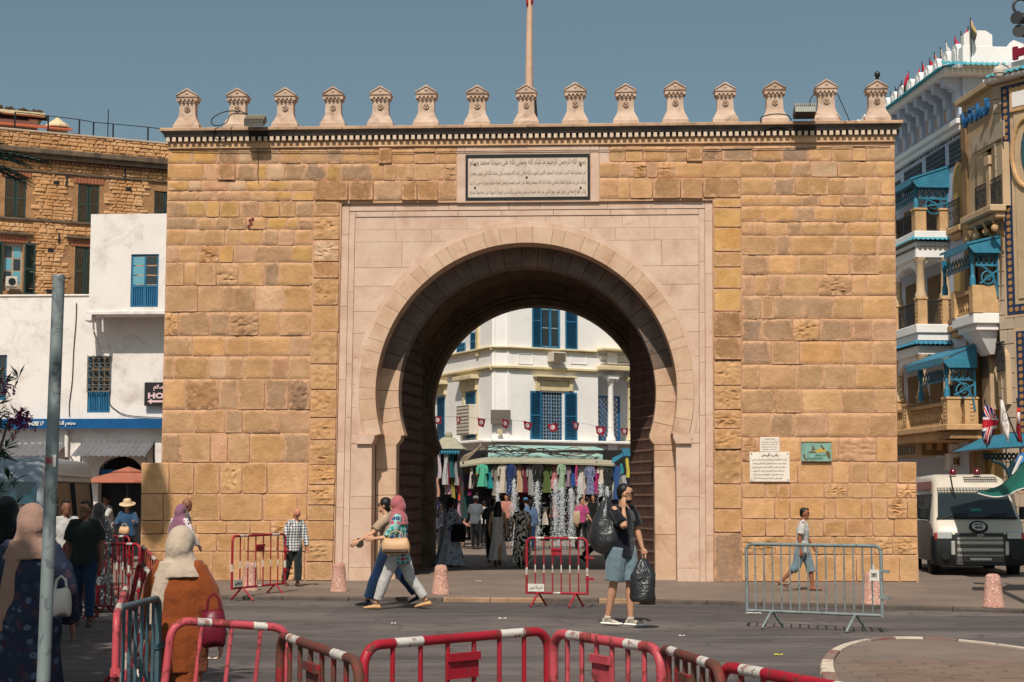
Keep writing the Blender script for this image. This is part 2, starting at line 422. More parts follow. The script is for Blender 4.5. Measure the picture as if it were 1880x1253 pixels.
bh = opening(CB.x, CB.z, RB, CB.x-RB*.985, CB.x+RB*.985, CB.z-.95, base=SW+.001)
face_with_hole(b, out_poly, bh, BY)
n = len(out_poly)
for i in range(1, n):
 (xa, za), (xb, zb) = out_poly[i], out_poly[(i+1) % n]
 b.quad((xa, GY+.03, za), (xa, BY-.001, za), (xb, BY-.001, zb), (xb, GY+.03, zb))
b.obj('gate_mass', M_VAULT, gate)
# passage: barrel vault and side walls in dark rough stone, then the rear arch
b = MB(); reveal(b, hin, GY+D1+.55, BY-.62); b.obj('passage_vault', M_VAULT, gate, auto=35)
b = MB()
face_with_hole(b, [(CX-TW-.1, SW-.02), (CX+TW+.1, SW-.02), (CX+TW+.1, ZT+TW+.3), (CX-TW-.1, ZT+TW+.3)], [(x, z) for x, z in bh], BY-.62)
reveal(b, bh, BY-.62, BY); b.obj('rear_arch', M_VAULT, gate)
# two toothed brick bands on the rear arch
b = MB()
for r_, yo in ((RB+.10, .64), (RB+.22, .66)):
 for i in range(72):
  a = PI*i/72+.02; x, z = CB.x+r_*math.cos(a), CB.z+r_*math.sin(a)
  b.box(-.05, .05, -.06, .02, -.035, .035, M.Translation((x, BY-.62, z)) @ M.Rotation(-(a-PI/2), 4, 'Y'))
stuff(b.obj('toothed_band', mk('grey brick teeth', srgb(128, 118, 104), .9, .4, 3, .4), gate))
# --- outer order: voussoirs, jamb stones, imposts
def ring_block(b, r0, r1, a0, a1, y0, y1, cx=CX, cz=CZ, k=4, bev=.003):
 rings = []
 out = []
 for i in range(k+1):
  a = a0+(a1-a0)*i/k; out.append((r1, a))
 for i in range(k, -1, -1):
  a = a0+(a1-a0)*i/k; out.append((r0, a))
 def ring(y, ins):
  res = []
  for j, (r, a) in enumerate(out):
   rr = r-ins if j <= k else r+ins
   aa = a+(ins/r if j in (0, 2*k+1) else 0)-(ins/r if j in (k, k+1) else 0)
   res.append((cx+rr*math.cos(aa), y, cz+rr*math.sin(aa)))
  return res
 b.loft([ring(y1, 0), ring(y0+bev, 0), ring(y0, bev)])
aS = math.asin((ZS-CZ)/R0)
A0, A1 = aS, PI-aS
nv = 35
cuts = [A0]
while len(cuts) < nv: cuts.append(A0+(A1-A0)*(len(cuts)+rnd.uniform(-.25, .25))/nv)
cuts.append(A1)
for i in range(nv):
 b = MB(); g = .0022/R0
 ring_block(b, R0, RE, cuts[i]+g, cuts[i+1]-g, GY+.035+rnd.uniform(0, .003), GY+D1+.02)
 b.obj('voussoir', M_VOUSS, gate)
# inner order
aS2 = math.asin(max(-1, (ZS-CZ)/R2)); cuts = [aS2+(PI-2*aS2)*(i+(rnd.uniform(-.2, .2) if 0 < i < 31 else 0))/31 for i in range(32)]
for i in range(31):
 b = MB(); g = .004/R2
 ring_block(b, R2, R0+.12, cuts[i]+g, cuts[i+1]-g, Y2+rnd.uniform(0, .006), Y2+.55)
 b.obj('inner_voussoir', M_SHADE if 3 < i < 27 else M_VOUSS, gate)  # upper stones coloured darker to deepen the arch shadow
def stack(name, x0, x1, y0, y1, zs, mat, bev=.012):
 for za, zb in zip(zs, zs[1:]):
  b = MB(); d = rnd.uniform(-.004, .006)
  b.bbox(x0, x1, y0+d, y1, za+.003, zb-.003, bev); b.obj(name, mat, gate)
zj = lambda ys, px, Y: [Z(y, Y, px) for y in ys]
stack('jamb_stone', J2L-.42, J2L, Y2, Y2+.55, [SW-.02]+zj((985, 910, 862, 815), 700, Y2), M_VOUSS)
stack('jamb_stone', J2R, J2R+.50, Y2, Y2+.55, [SW-.02]+zj((983, 858, 828, 814), 1220, Y2), M_VOUSS)
# imposts
def impost(x0, x1, y0, y1, z0, z1, side, mat=M_VOUSS, o=.07):
 b = MB(); s = side
 pr = [(0, z0), (.01, z0+.02), (o*.55, z0+(z1-z0)*.3), (o, z0+(z1-z0)*.62), (o, z1)]
 edge = x1 if s > 0 else x0; back = x0 if s > 0 else x1
 poly = [(back, z0)]+[(edge+s*d, z) for d, z in pr]+[(back, z1)]
 b.prism(poly, y0, y1); b.obj('impost', mat, gate)
zi = ZS-.20
impost(J2L-.44, J2L, Y2-.01, Y2+.56, zi, ZS, 1, o=.09)
impost(J2R, J2R+.5, Y2-.01, Y2+.56, zi, ZS, -1, o=.09)
# --- marble frame
FY = GY+.055                                # frame face lies a little behind the rubble face
def fl(z): t = (FT-z)/(FT-SW); return FL+(FLb-FL)*t
def fr(z): t = (FT-z)/(FT-SW); return FR+(FRb-FR)*t
def slab(name, xa, xb, z0, z1, y0, y1, mat, zsamp=1, bev=.005, top=None):
 """xa, xb functions or numbers of z"""
 fa = xa if callable(xa) else (lambda z: xa); fb = xb if callable(xb) else (lambda z: xb)
 z0 += .0022; z1 -= .0022
 zz = [z0+(z1-z0)*i/zsamp for i in range(zsamp+1)]
 def ring(y, ins):
  zi_ = [min(max(z, z0+ins), z1-ins) for z in zz]
  return [(fa(z)+.0022+ins, y, z) for z in zi_]+[(fb(z)-.0022-ins, y, z) for z in zi_[::-1]]
 b = MB(); b.loft([ring(y1, 0), ring(y0+bev, 0), ring(y0, bev)]); return b.obj(name, mat, gate)
RM = RE-.06
def arcx(z, s):
 d = z-CZ
 if z < ZS: return JL if s < 0 else JR
 return CX+s*math.sqrt(max(RM*RM-d*d, 0))
B1, B2 = .155, .12                          # widths of the two outer bands
def zrow(*ys): return [SW-.02]+[Z(y, GY, 650) for y in ys]
YB = GY+D1+.02
for s in (-1, 1):
 e = fl if s < 0 else fr
 o1 = lambda z, e=e, s=s: e(z)-s*B1; o2 = lambda z, e=e, s=s: e(z)-s*(B1+B2)
 def sl2(name, a, c, z0, z1, y0, mat=M_PINK, zs=1): slab(name, a if s < 0 else c, c if s < 0 else a, z0, z1, y0, YB, mat, zs)
 zc = [SW-.02];
 while zc[-1] < FT-.3: zc.append(min(zc[-1]+rnd.uniform(.8, 1.5), FT))
 if zc[-1] < FT: zc[-1] = FT
 for za, zb in zip(zc, zc[1:]): sl2('frame_slab', e, o1, za, zb, FY)
 zc = [SW-.02]
 while zc[-1] < FT-B1-.5: zc.append(zc[-1]+rnd.uniform(.9, 1.8))
 zc[-1] = FT-B1
 for za, zb in zip(zc, zc[1:]): sl2('frame_slab', o1, o2, za, zb, FY+.014)
 # pier below the springing, then the field up to the crown
 rows = zrow(1043, 935, 912, 815, 797)
 jx = JL if s < 0 else JR
 for za, zb in zip(rows, rows[1:]): sl2('pier_slab', o2, jx, za, zb, FY+.03 if zb < ZS-.1 else FY+.022, zs=1)
 # impost moulding on the frame
 impost(*((jx-.3, jx) if s < 0 else (jx, jx+.3)), GY+.02, YB, ZS-.2, ZS-.002, -s, M_PINK, .055)
 f0 = ZS; k = 0
 hs_ = [.53, .46, .55, .50, .44, .52, .38]
 while f0 < CZ+RM*.80:
  f1 = min(f0+hs_[k % 7], FT-B1-B2); k += 1
  # inner edge follows the arch: split in two or three slabs
  z_ = (f0+f1)/2
  xo, xi = o2(z_), arcx(z_, s)
  w = abs(xi-xo); nn = max(1, round(w/1.0))
  ed = [xo+(xi-xo)*(j+(rnd.uniform(-.2, .2) if 0 < j < nn else 0))/nn for j in range(nn+1)]
  for j in range(nn):
   a = (o2 if j == 0 else (lambda z, q=ed[j]: q)); c = ((lambda z, s=s: arcx(z, s)) if j == nn-1 else (lambda z, q=ed[j+1]: q))
   sl2('field_slab', a, c, f0, f1, FY+.03+rnd.uniform(0, .003), zs=6 if j == nn-1 else 1)
  f0 = f1
 zlast = f0
# top courses over the crown, lower edge following the arch
def arcz(x):
 d = x-CX
 return CZ+math.sqrt(max(RM*RM-d*d, 0)) if abs(d) < RM else -99
zt = FT-B1-B2; zrows = [zlast, (zlast+zt)/2, zt]
for za, zb in zip(zrows, zrows[1:]):
 x0, x1 = fl(zb)+B1+B2, fr(zb)-B1-B2; n = 9
 xs = [x0+(x1-x0)*(i+(rnd.uniform(-.3, .3) if 0 < i < n else 0))/n for i in range(n+1)]
 for xa, xb in zip(xs, xs[1:]):
  top = []; bot = []
  for i in range(9):
   x = xa+.002+(xb-xa-.004)*i/8; lo = max(za+.002, arcz(x))
   if lo < zb-.02: bot.append((x, lo)); top.append((x, zb-.002))
  if len(bot) > 1:
   b = MB(); b.prism(bot+top[::-1], FY+.03+rnd.uniform(0, .003), YB); b.obj('field_slab', M_PINK, gate)
for z0, z1, off, ins in ((FT-B1, FT, 0, 0), (FT-B1-B2, FT-B1, .014, B1)):
 x0, x1 = fl(z1)+ins, fr(z1)-ins; n = 7
 xs = [x0+(x1-x0)*(i+(rnd.uniform(-.3, .3) if 0 < i < n else 0))/n for i in range(n+1)]
 # lintel pieces end against the side bands' inner faces
 for i, (xa, xb) in enumerate(zip(xs, xs[1:])):
  slab('frame_slab', xa+(B1 if (i == 0 and not ins) else (B2 if i == 0 else 0)), xb-(B1 if (i == n-1 and not ins) else (B2 if i == n-1 else 0)), z0, z1, FY+off, YB, M_PINK)
# thin raised line outside the voussoirs
b = MB(); k = 90
rr = lambda r, y: [(CX+r*math.cos(A0+(A1-A0)*i/k), y, CZ+r*math.sin(A0+(A1-A0)*i/k)) for i in range(k+1)]
b.loft([rr(RE+.006, YB-.3), rr(RE+.006, FY+.012), rr(RE+.105, FY+.014), rr(RE+.11, YB-.3)], False, False, False); b.obj('hood_band', M_PINK, gate, auto=30)
# bronze disc on the left pier
p = P(660, 996, FY+.03); b = MB(); b.lathe([(.0, 0), (.075, 0), (.085, .012), (.085, .025), (.05, .03), (.045, .018), (.0, .018)], n=20, mx=M.Translation(p) @ M.Rotation(PI/2, 4, 'X'))
b.obj('bronze_disc', mk('tarnished bronze', srgb(66, 62, 50), .6, .3, 8, .2, metal=.4), gate, auto=40)
# --- rubble and ashlar of the wall, stone by stone
def sc(z, x, y): return (z[0]+x/z[2], z[1]+y/z[2])
ZA = (290, 130, 4.0); ZB = (290, 240, 3.132); ZC = (290, 560, 4.177); ZD = (250, 830, 4.82)
ZE = (740, 130, 3.615); ZF = (1290, 250, 4.043); ZG = (1290, 540, 4.043); ZH = (1300, 780, 4.0425)
PALL = dict(o=(196, 146, 84), t=(186, 144, 98), g=(160, 128, 96), p=(202, 152, 116), y=(204, 154, 72), d=(156, 112, 66), w=(206, 172, 136), b=(130, 108, 90), k=(206, 158, 100))
rows = [  # zoom, y top, y bottom, joints, tone of each stone
 (ZA, 568, 685, [75,255,430,590,680,795,895,1055,1240,1365,1480,1620,1720,1880,2040,2192], 'yygwtgktgkodkkk'),
 (ZA, 685, 808, [75,335,440,570,725,800,930,1080,1235,1335,1570,1655,1750,1825,1880,1990,2100,2192], 'opdgywgbygkkktkkt'),
 (ZA, 808, 885, [75,220,320,510,650,785,960,1150], 'ywpwyyk'), (ZA, 808, 955, [1150,1400,1585,1790,1905,2060,2192], 'ddwddt'),
 (ZA, 885, 958, [75,165,300,430,540,680,860,975,1150], 'ktgptkyy'),
 (ZA, 958, 1078, [75,215,350,455,600,760,895,1010,1145], 'gyyygorg'), (ZA, 1078, 1168, [75,300,410,515,650,805,945,1035,1140], 'gkttoyyg'),
 (ZB, 568, 662, [56,160,268,385,470,600,690,785,885], 'okkkogpk'), (ZB, 662, 760, [52,115,230,350,435,555,768,885], 'pkoypgy'),
 (ZB, 760, 893, [48,150,220,335,462,612,695,888], 'tkttkgo'), (ZB, 893, 1045, [42,230,372,560,720,885], 'tttwo'),
 (ZB, 1045, 1180, [34,118,298,408,580,695,880], 'otgtot'),
 (ZC, 245, 395, [42,265,515,690,1025,1170], 'tookg'), (ZC, 395, 572, [36,118,388,535,655,865,1005,1168], 'towtkpt'),
 (ZC, 572, 805, [28,210,465,610,818,1000,1165], 'kdgtgb'), (ZC, 805, 985, [24,275,512,650,905,1162], 'ttgtg'),
 (ZC, 985, 1210, [16,180,402,535,705,970,1158], 'gtptog'),
 # left plinth
 (ZD, 98, 370, [45,295,515,740,940,1160,1518], 'kkokok'), (ZD, 370, 608, [42,240,460,745,1120,1425,1512], 'kkokoo'),
 (ZD, 608, 725, [40,240,530,800,1010,1190,1505], 'okkoko'), (ZD, 725, 880, [38,300,560,710,960,1250,1500], 'okkoko'),
 (ZD, 880, 1140, [36,260,480,680,850,1100,1300,1492], 'okokkok'),
 # left pilaster strip
 (ZB, 408, 495, [895,1045], 'd'), (ZB, 495, 630, [895,1044], 'R'), (ZB, 630, 755, [893,1043], 'W'), (ZB, 755, 850, [892,1042], 'd'),
 (ZB, 850, 1005, [890,1041], 'O'), (ZB, 1005, 1160, [888,1040], 'o'), (ZC, 205, 455, [1172,1378], 'K'), (ZC, 455, 650, [1170,1374], 'R'),
 (ZC, 650, 865, [1168,1371], 'R'), (ZC, 865, 1035, [1166,1368], 'R'), (ZC, 1035, 1228, [1162,1364], 'R'),
 (ZD, 112, 290, [1522,1764], 'O'), (ZD, 290, 470, [1518,1758], 'R'), (ZD, 470, 610, [1512,1753], 'o'), (ZD, 610, 780, [1507,1750], 'o'),
 (ZD, 780, 970, [1500,1746], 'K'), (ZD, 970, 1140, [1495,1744], 't'),
 # above the frame, right of the tablet
 (ZE, 502, 605, [1372,1475,1590,1750,1880,1990], 'koktd'), (ZE, 605, 712, [1305,1440,1530,1615,1690,1800,1990], 'kpopkoo'), (ZE, 712, 850, [1305,1425,1505,1655,1840,1990], 'tokdd'),
 (ZF, 75, 188, [0,140,375,585,785,960,1110,1215,1425], 'bgobkkktk'), (ZF, 188, 308, [0,285,520,670,800,1000,1165,1290,1427], 'okogwkkok'),
 (ZF, 308, 458, [0,285], 'd'), (ZF, 308, 440, [287,520,690,805,935,1055,1210,1320,1427], 'ogoootkk'),
 (ZF, 440, 522, [288,400,580,735,870,1025,1255,1312,1428], 'ookgogok'), (ZF, 522, 640, [288,440,690,825,975,1200,1300,1428], 'oogoooo'),
 (ZF, 640, 740, [290,370,470,630,735,1050,1320,1429], 'kkkgkok'), (ZF, 740, 885, [290,540,660,970,1105,1290,1430], 'kgokot'),
 (ZF, 885, 1030, [290,490,700,915,1090,1310,1430], 'gkkkto'), (ZF, 1030, 1187, [290,385,480,595,860,1110,1215,1430], 'gogktkk'),
 (ZG, 15, 188, [290,435,535,740,975,1190,1435], 'gtggko'), (ZG, 188, 350, [290,443,670,865,1105,1255,1436], 'bgkgpp'),
 (ZG, 350, 525, [290,510,720,1040,1260,1438], 'btott'), (ZG, 525, 708, [290,425,690,895,1135,1440], 'tttto'),
 (ZG, 708, 885, [290,545,740,1030,1275,1442], 'ttktt'), (ZG, 885, 1065, [290,495,680,935,1225,1445], 'tgptt'),
 (ZH, 95, 275, [250,380,530,690,965,1250,1405], 'ttkkpo'),
 (ZH, 278, 435, [250,450,665,920,1050,1185,1325,1410,1548], 'kokkkkto'), (ZH, 435, 545, [250,425,505,610,860,1035,1215,1400,1550], 'koookkok'),
 (ZH, 545, 700, [250,495,605,860,945,1140,1215,1330,1480,1552], 'kookookko'), (ZH, 700, 830, [250,425,570,690,855,1020,1220,1380,1553], 'okkkodko'),
 (ZH, 830, 965, [250,500,700,930,1090,1240,1370,1554], 'okookkk'), (ZH, 965, 1165, [250,420,600,800,940,1100,1290,1420,1555], 'kkkokokk'),
 # right pilaster strip
 (ZF, 462, 535, [80,286], 'y'), (ZF, 535, 680, [80,286], 'y'), (ZF, 680, 860, [81,287], 'y'), (ZF, 860, 975, [82,287], 'o'), (ZF, 975, 1132, [82,288], 'y'),
 (ZG, -40, 130, [82,288], 'y'), (ZG, 130, 322, [83,288], 'd'), (ZG, 322, 492, [83,288], 'd'), (ZG, 492, 680, [84,288], 'R'), (ZG, 680, 860, [84,288], 'K'),
 (ZG, 860, 1000, [84,288], 'K'), (ZG, 1000, 1155, [85,289], 'O'), (ZH, 185, 440, [41,248], 'O'), (ZH, 440, 625, [41,248], 'o'),
 (ZH, 625, 800, [41,248], 'o'), (ZH, 800, 1168, [41,248], 'b'),
]
def stone_mesh(c, proud, rough, nx, nz):
 """c: four (x,z) corners bl br tr tl; a gently uneven face with worn arrises"""
 cen = ((c[0][0]+c[2][0])/2, (c[0][1]+c[2][1])/2)
 W = abs(c[1][0]-c[0][0]); H = abs(c[3][1]-c[0][1]); off = V((rnd.random()*90, rnd.random()*90, 3))
 vs = []; at = []
 def pt(u, v):
  xb = c[0][0]+(c[1][0]-c[0][0])*u; zb = c[0][1]+(c[1][1]-c[0][1])*u
  xt = c[3][0]+(c[2][0]-c[3][0])*u; zt_ = c[3][1]+(c[2][1]-c[3][1])*u
  return xb+(xt-xb)*v, zb+(zt_-zb)*v
 us = [0, .012/W, .09/W]+[(.09/W)+(1-.18/W)*i/(nx-1) for i in range(1, nx-1)]+[1-.09/W, 1-.012/W, 1]
 ws = [0, .012/H, .09/H]+[(.09/H)+(1-.18/H)*i/(nz-1) for i in range(1, nz-1)]+[1-.09/H, 1-.012/H, 1]
 NU, NW = len(us), len(ws); cr = rnd.uniform(.008, .035)
 for iv, v in enumerate(ws):
  for iu, u in enumerate(us):
   x, z = pt(u, v)
   e = min(u*W, (1-u)*W, v*H, (1-v)*H)
   # rounded, chipped corners
   du, dv = min(u, 1-u)*W, min(v, 1-v)*H
   corner = max(0, cr-math.hypot(du, dv))
   x += (cen[0]-x)/max(W, .1)*corner*.9; z += (cen[1]-z)/max(H, .1)*corner*.9
   n = noise.fractal(V((x*2.4, z*2.4, 0))+off, 1, 2, 4); n2 = noise.noise(V((x*9, z*9, 0))+off)
   if e < .001: x += n2*.007; z += n*.007
   dep = min(1, e/.03)
   y = GY-proud*min(1, e/.012) + (0.008 if e < .001 else 0)
   y += (n*.004+n2*.002)*dep
   if rough: y += (abs(noise.noise(V((x*8, z*17, 2))+off))*.055-.02+abs(noise.noise(V((x*19, z*34, 7))+off))*.035-.01)*dep
   vs.append((x, y, z)); at.append(min(1, e/.14))
 fs = [(j*NU+i, j*NU+i+1, (j+1)*NU+i+1, (j+1)*NU+i) for j in range(NW-1) for i in range(NU-1)]
 # side skirt back into the mortar
 rim = [i for i in range(NU)]+[j*NU+NU-1 for j in range(1, NW)]+[(NW-1)*NU+i for i in range(NU-2, -1, -1)]+[j*NU for j in range(NW-2, 0, -1)]
 base = len(vs)
 for i in rim: vs.append((vs[i][0], GY+.05, vs[i][2])); at.append(0)
 for k in range(len(rim)):
  a, d = rim[k], rim[(k+1) % len(rim)]; fs.append((d, a, base+k, base+(k+1) % len(rim)))
 return vs, fs, at
LG = LOC[gate.name].inverted()
cnt = 0
for zm, ya, yb_, js, tones in rows:
 strip = len(js) == 2
 for i, (xa, xb) in enumerate(zip(js, js[1:])):
  tone = tones[i] if i < len(tones) else 'k'
  q = []
  for (x, y) in ((xa, yb_), (xb, yb_), (xb, ya), (xa, ya)):
   jx = rnd.uniform(-2.5, 2.5) if not strip else 0; jy = rnd.uniform(-1.5, 1.5)
   if (x == js[0] or x == js[-1]): jx = 0
   px, py = sc(zm, x+jx, y+jy); p = P(px, py, GY); q.append([p.x, p.z])
  plinth = min(q[0][1], q[1][1]) < ZPL-.15
  if not plinth:   # follow the battered outer edges
   for k in (0, 1, 2, 3):
    zf = (q[k][1]-ZPL)/(TOPZ-ZPL); eL = XL0+(XL1-XL0)*zf; eR = XR0+(XR1-XR0)*zf
    if i == 0 and abs(q[k][0]-eL) < .14: q[k][0] = eL
    if i == len(js)-2 and abs(q[k][0]-eR) < .14: q[k][0] = eR
  g = .002
  q[0][0] += g; q[3][0] += g; q[1][0] -= g; q[2][0] -= g; q[0][1] += g; q[1][1] += g; q[2][1] -= g; q[3][1] -= g
  q[0][1] = max(q[0][1], SW-.02); q[1][1] = max(q[1][1], SW-.02)
  rough = tone.isupper() or rnd.random() < (.09 if zm not in (ZF, ZG) else .02); tl = tone.lower()
  if tl == 'r': tl = 'k'
  r_, g_, b_ = PALL[tl]; r_, g_, b_ = r_*.66+212*.34+10, g_*.66+172*.34+9, b_*.66+134*.34+14; f = rnd.uniform(.93, 1.06); tw = rnd.uniform(-4, 4)
  W = abs(q[1][0]-q[0][0])
  nx, nz = (14, 12) if rough else ((5, 4) if W > .6 else (4, 4))
  pr = (.075 if tone in 'dO' and zm is ZG else .03) if strip else (.045 if (tone == 'd' and zm in (ZA, ZF, ZE)) else rnd.choice((.0, .002, .004, .006, .016)))
  if plinth: pr += .01
  vs, fs, at = stone_mesh(q, pr, rough, nx, nz)
  me = bpy.data.meshes.new('stone'); me.from_pydata([tuple(LG @ V(v)) for v in vs], [], fs)
  a = me.attributes.new('edge', 'FLOAT', 'POINT'); a.data.foreach_set('value', at)
  me.materials.append(M_STONE); me.shade_smooth(); me.set_sharp_from_angle(angle=rad(50))
  nm_ = 'pilaster_stone' if strip else 'plinth_stone' if plinth else 'stone'
  o = link(bpy.data.objects.new(nm_, me)); o.parent = gate; LOC[o.name] = LOC[gate.name]
  o.color = (*srgb(min(255, r_*f+tw), min(255, g_*f), min(255, b_*f-tw*.5)), 1); cnt += 1
# open joints and cracks, dark and irregular, where mortar has gone
b = MB()
rr_ = random.Random(11)
for zm, ya, yb_, js, tones in rows:
 for xa, xb in zip(js, js[1:]):
  if rr_.random() < .20:
   x0, x1 = xa+(xb-xa)*rr_.uniform(0, .4), xa+(xb-xa)*rr_.uniform(.6, 1.15); yy = yb_
   pts = []; n_ = max(4, int((x1-x0)/zm[2]/5))
   if Z(sc(zm, 0, yy)[1], GY) < SW+.1: continue
   for i in range(n_+1): px, py = sc(zm, x0+(x1-x0)*i/n_, yy+rr_.uniform(-3, 3)); p = P(px, py, GY-.004); pts.append(tuple(p))
   b.tube(pts, [rr_.uniform(.002, .008) for _ in pts], 4)
stuff(b.obj('open_joints', mk('dark joint', srgb(70, 48, 34), .95, .3, 6, 0), gate))
for px, py in ((459, 405), (461, 411), (457, 416), (464, 403)):
 p = P(px, py, GY-.012); b = MB(); b.prism([(p.x+.028*math.cos(i*.9)*(1+.5*math.sin(i*2.3)), p.z+.038*math.sin(i*.9)) for i in range(7)], GY-.016, GY-.008); b.obj('paint_splash', flat('dried maroon paint', srgb(120, 50, 48), .8), gate)
# side faces of the mass: quoins seen edge-on
# --- pink slabs round the tablet
TLx, TRx = X(839, GY, 320), X(1099, GY, 320)
for xa, xb, ya, yb_ in ((839, 855, 372, 268), (1084, 1100, 372, 268), (855, 1084, 284, 268), (855, 1084, 372, 366)):
 slab('tablet_surround_slab', X(xa, GY, 320), X(xb, GY, 320), Z(ya, GY, 960), Z(yb_, GY, 960), GY-.005, GY+.3, M_PINK)
slab('tablet_surround_slab', X(1100.5, GY, 280), X(1118, GY, 280), Z(302, GY, 1100), Z(268, GY, 1100), GY-.0, GY+.3, M_PINK)
tb = MB(); x0, x1, z0, z1 = X(855, GY, 325), X(1083, GY, 325), Z(366.5, GY, 970), Z(285, GY, 970)
bw = .045
for q in ((x0, x1, z0, z0+bw), (x0, x1, z1-bw, z1), (x0, x0+bw, z0+bw, z1-bw), (x1-bw, x1, z0+bw, z1-bw)): tb.box(q[0], q[1], GY-.03, GY+.2, q[2], q[3])
tb.obj('tablet_frame', M_SLATE, gate)
tb = MB(); tb.bbox(x0+bw, x1-bw, GY-.012, GY+.2, z0+bw, z1-bw, .004); tab = tb.obj('inscription_tablet', M_TABLET, gate)
M_INKT = mk('shallow carving', srgb(118, 104, 94), .9, .3, 8, 0)
TX0, TX1 = x0+bw+.04, x1-bw-.04; tw_ = TX1-TX0; th = (z1-z0-2*bw)
for y_, x_ in ((303, 872), (303, 1066), (326, 967), (345, 872), (345, 1066)):
 p = P(x_, y_, GY-.014); bb = MB(); bb.ball(p, .022, 10, 6); bb.obj('fixing_bolt', M_SLATE, tab)
text(arabic('بسم الله الرحمن الرحيم ما شاء الله وصلى الله على سيدنا محمد وسلم'), 'inscription_line', M_INKT, tw_, th*.21, .003, tab, V((TX0, GY-.013, z1-bw-th*.25)), bold=.0)
lines = ['امر بتجديد هذا الباب المبارك السعيد الامير المؤيد بالله تعالى ايده الله ونصره وكان تمام ذلك في شهر رمضان',
  'وذلك على يد خديم المقام العالي بالله ادام الله سعده وبلغه من الخير قصده وجعل الجنة مثواه ومأواه امين يا رب',
  'وكان الفراغ منه في اوائل شهر ربيع الثاني من عام خمسة وستين ومائتين والف من الهجرة النبوية على صاحبها السلام']
for i, s_ in enumerate(lines):
 text(arabic(s_.replace('أ', 'ا').replace('ئ', 'ي').replace('ؤ', 'و')), 'inscription_line', M_INKT, tw_, th*.155, .003, tab, V((TX0, GY-.013, z1-bw-th*(.49+.235*i))), bold=-.004)
# --- cornice
CXL, CXR = X(296, GY-.35, 233), X(1657, GY-.35, 228)
zc_ = lambda y: Z(y, GY-.3, 960)
zt0 = TOPZ
def band(name, y0, y1, z0, z1, mat, ex, bev=.01, n=1):
 xs = [XL1-ex+(XR1-XL1+2*ex)*i/n for i in range(n+1)]
 for i, (a, c) in enumerate(zip(xs, xs[1:])):
  b = MB(); b.bbox(a+.002, c-.002, y0+rnd.uniform(-.003, .003), y1, z0, z1, bev); b.obj(name, mat, gate)
zf0, zf1 = Z(268, GY, 960), Z(257, GY, 960)
band('frieze_block', GY-.045, BY, zf0, zf1+.10, mk('buff frieze', srgb(226, 182, 142), .85, .3, 2, .4, 40, .006, dirt=srgb(150, 108, 78)), .0, .008, 14)
b = MB()
zd0, zd1 = Z(252.5, GY-.12, 960), Z(246, GY-.12, 960)
nd = 118; w_ = (XR1-XL1+.08)/nd
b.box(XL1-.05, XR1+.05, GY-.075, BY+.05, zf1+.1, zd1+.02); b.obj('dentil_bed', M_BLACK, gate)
b = MB()
for i in range(nd):
 x = XL1-.04+w_*i; b.box(x+w_*.22+rnd.uniform(-.004, .004), x+w_*.78, GY-.125, GY-.06, zd0-.012, zd1)
stuff(b.obj('dentil_course', mk('pale dentils', srgb(228, 202, 176), .85, .3, 6, .3), gate))
b = MB()
for i in range(nd):
 x = XL1-.04+w_*(i+.5); b.box(x+w_*.2, x+w_*.8, GY-.082, GY-.06, zf1+.02, zf1+.115)
stuff(b.obj('dentil_shadow_blocks', M_BLACK, gate))  # dark blocks standing in for the dentils' shadow on the frieze
b = MB()   # dark cove
prof = [(GY-.09, zd1), (GY-.118, zd1+.005), (GY-.122, zd1+.05), (GY-.138, zd1+.09), (GY-.145, zd1+.11)]
xa, xb = XL1-.0, XR1+.0
ztop = TOPZ+.02
poly = [(y, z) for y, z in prof]+[(GY-.145, ztop-.075), (BY+.1, ztop-.075), (BY+.1, zd1)]
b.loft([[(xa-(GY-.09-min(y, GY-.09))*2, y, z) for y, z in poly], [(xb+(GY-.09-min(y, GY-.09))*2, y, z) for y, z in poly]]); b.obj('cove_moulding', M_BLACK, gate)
band('coping_slab', GY-.165, BY+.15, ztop-.072, ztop, mk('pale coping', srgb(206, 168, 136), .85, .4, 1.5, .5, 30, .008, dirt=srgb(96, 76, 62)), .15, .012, 16)
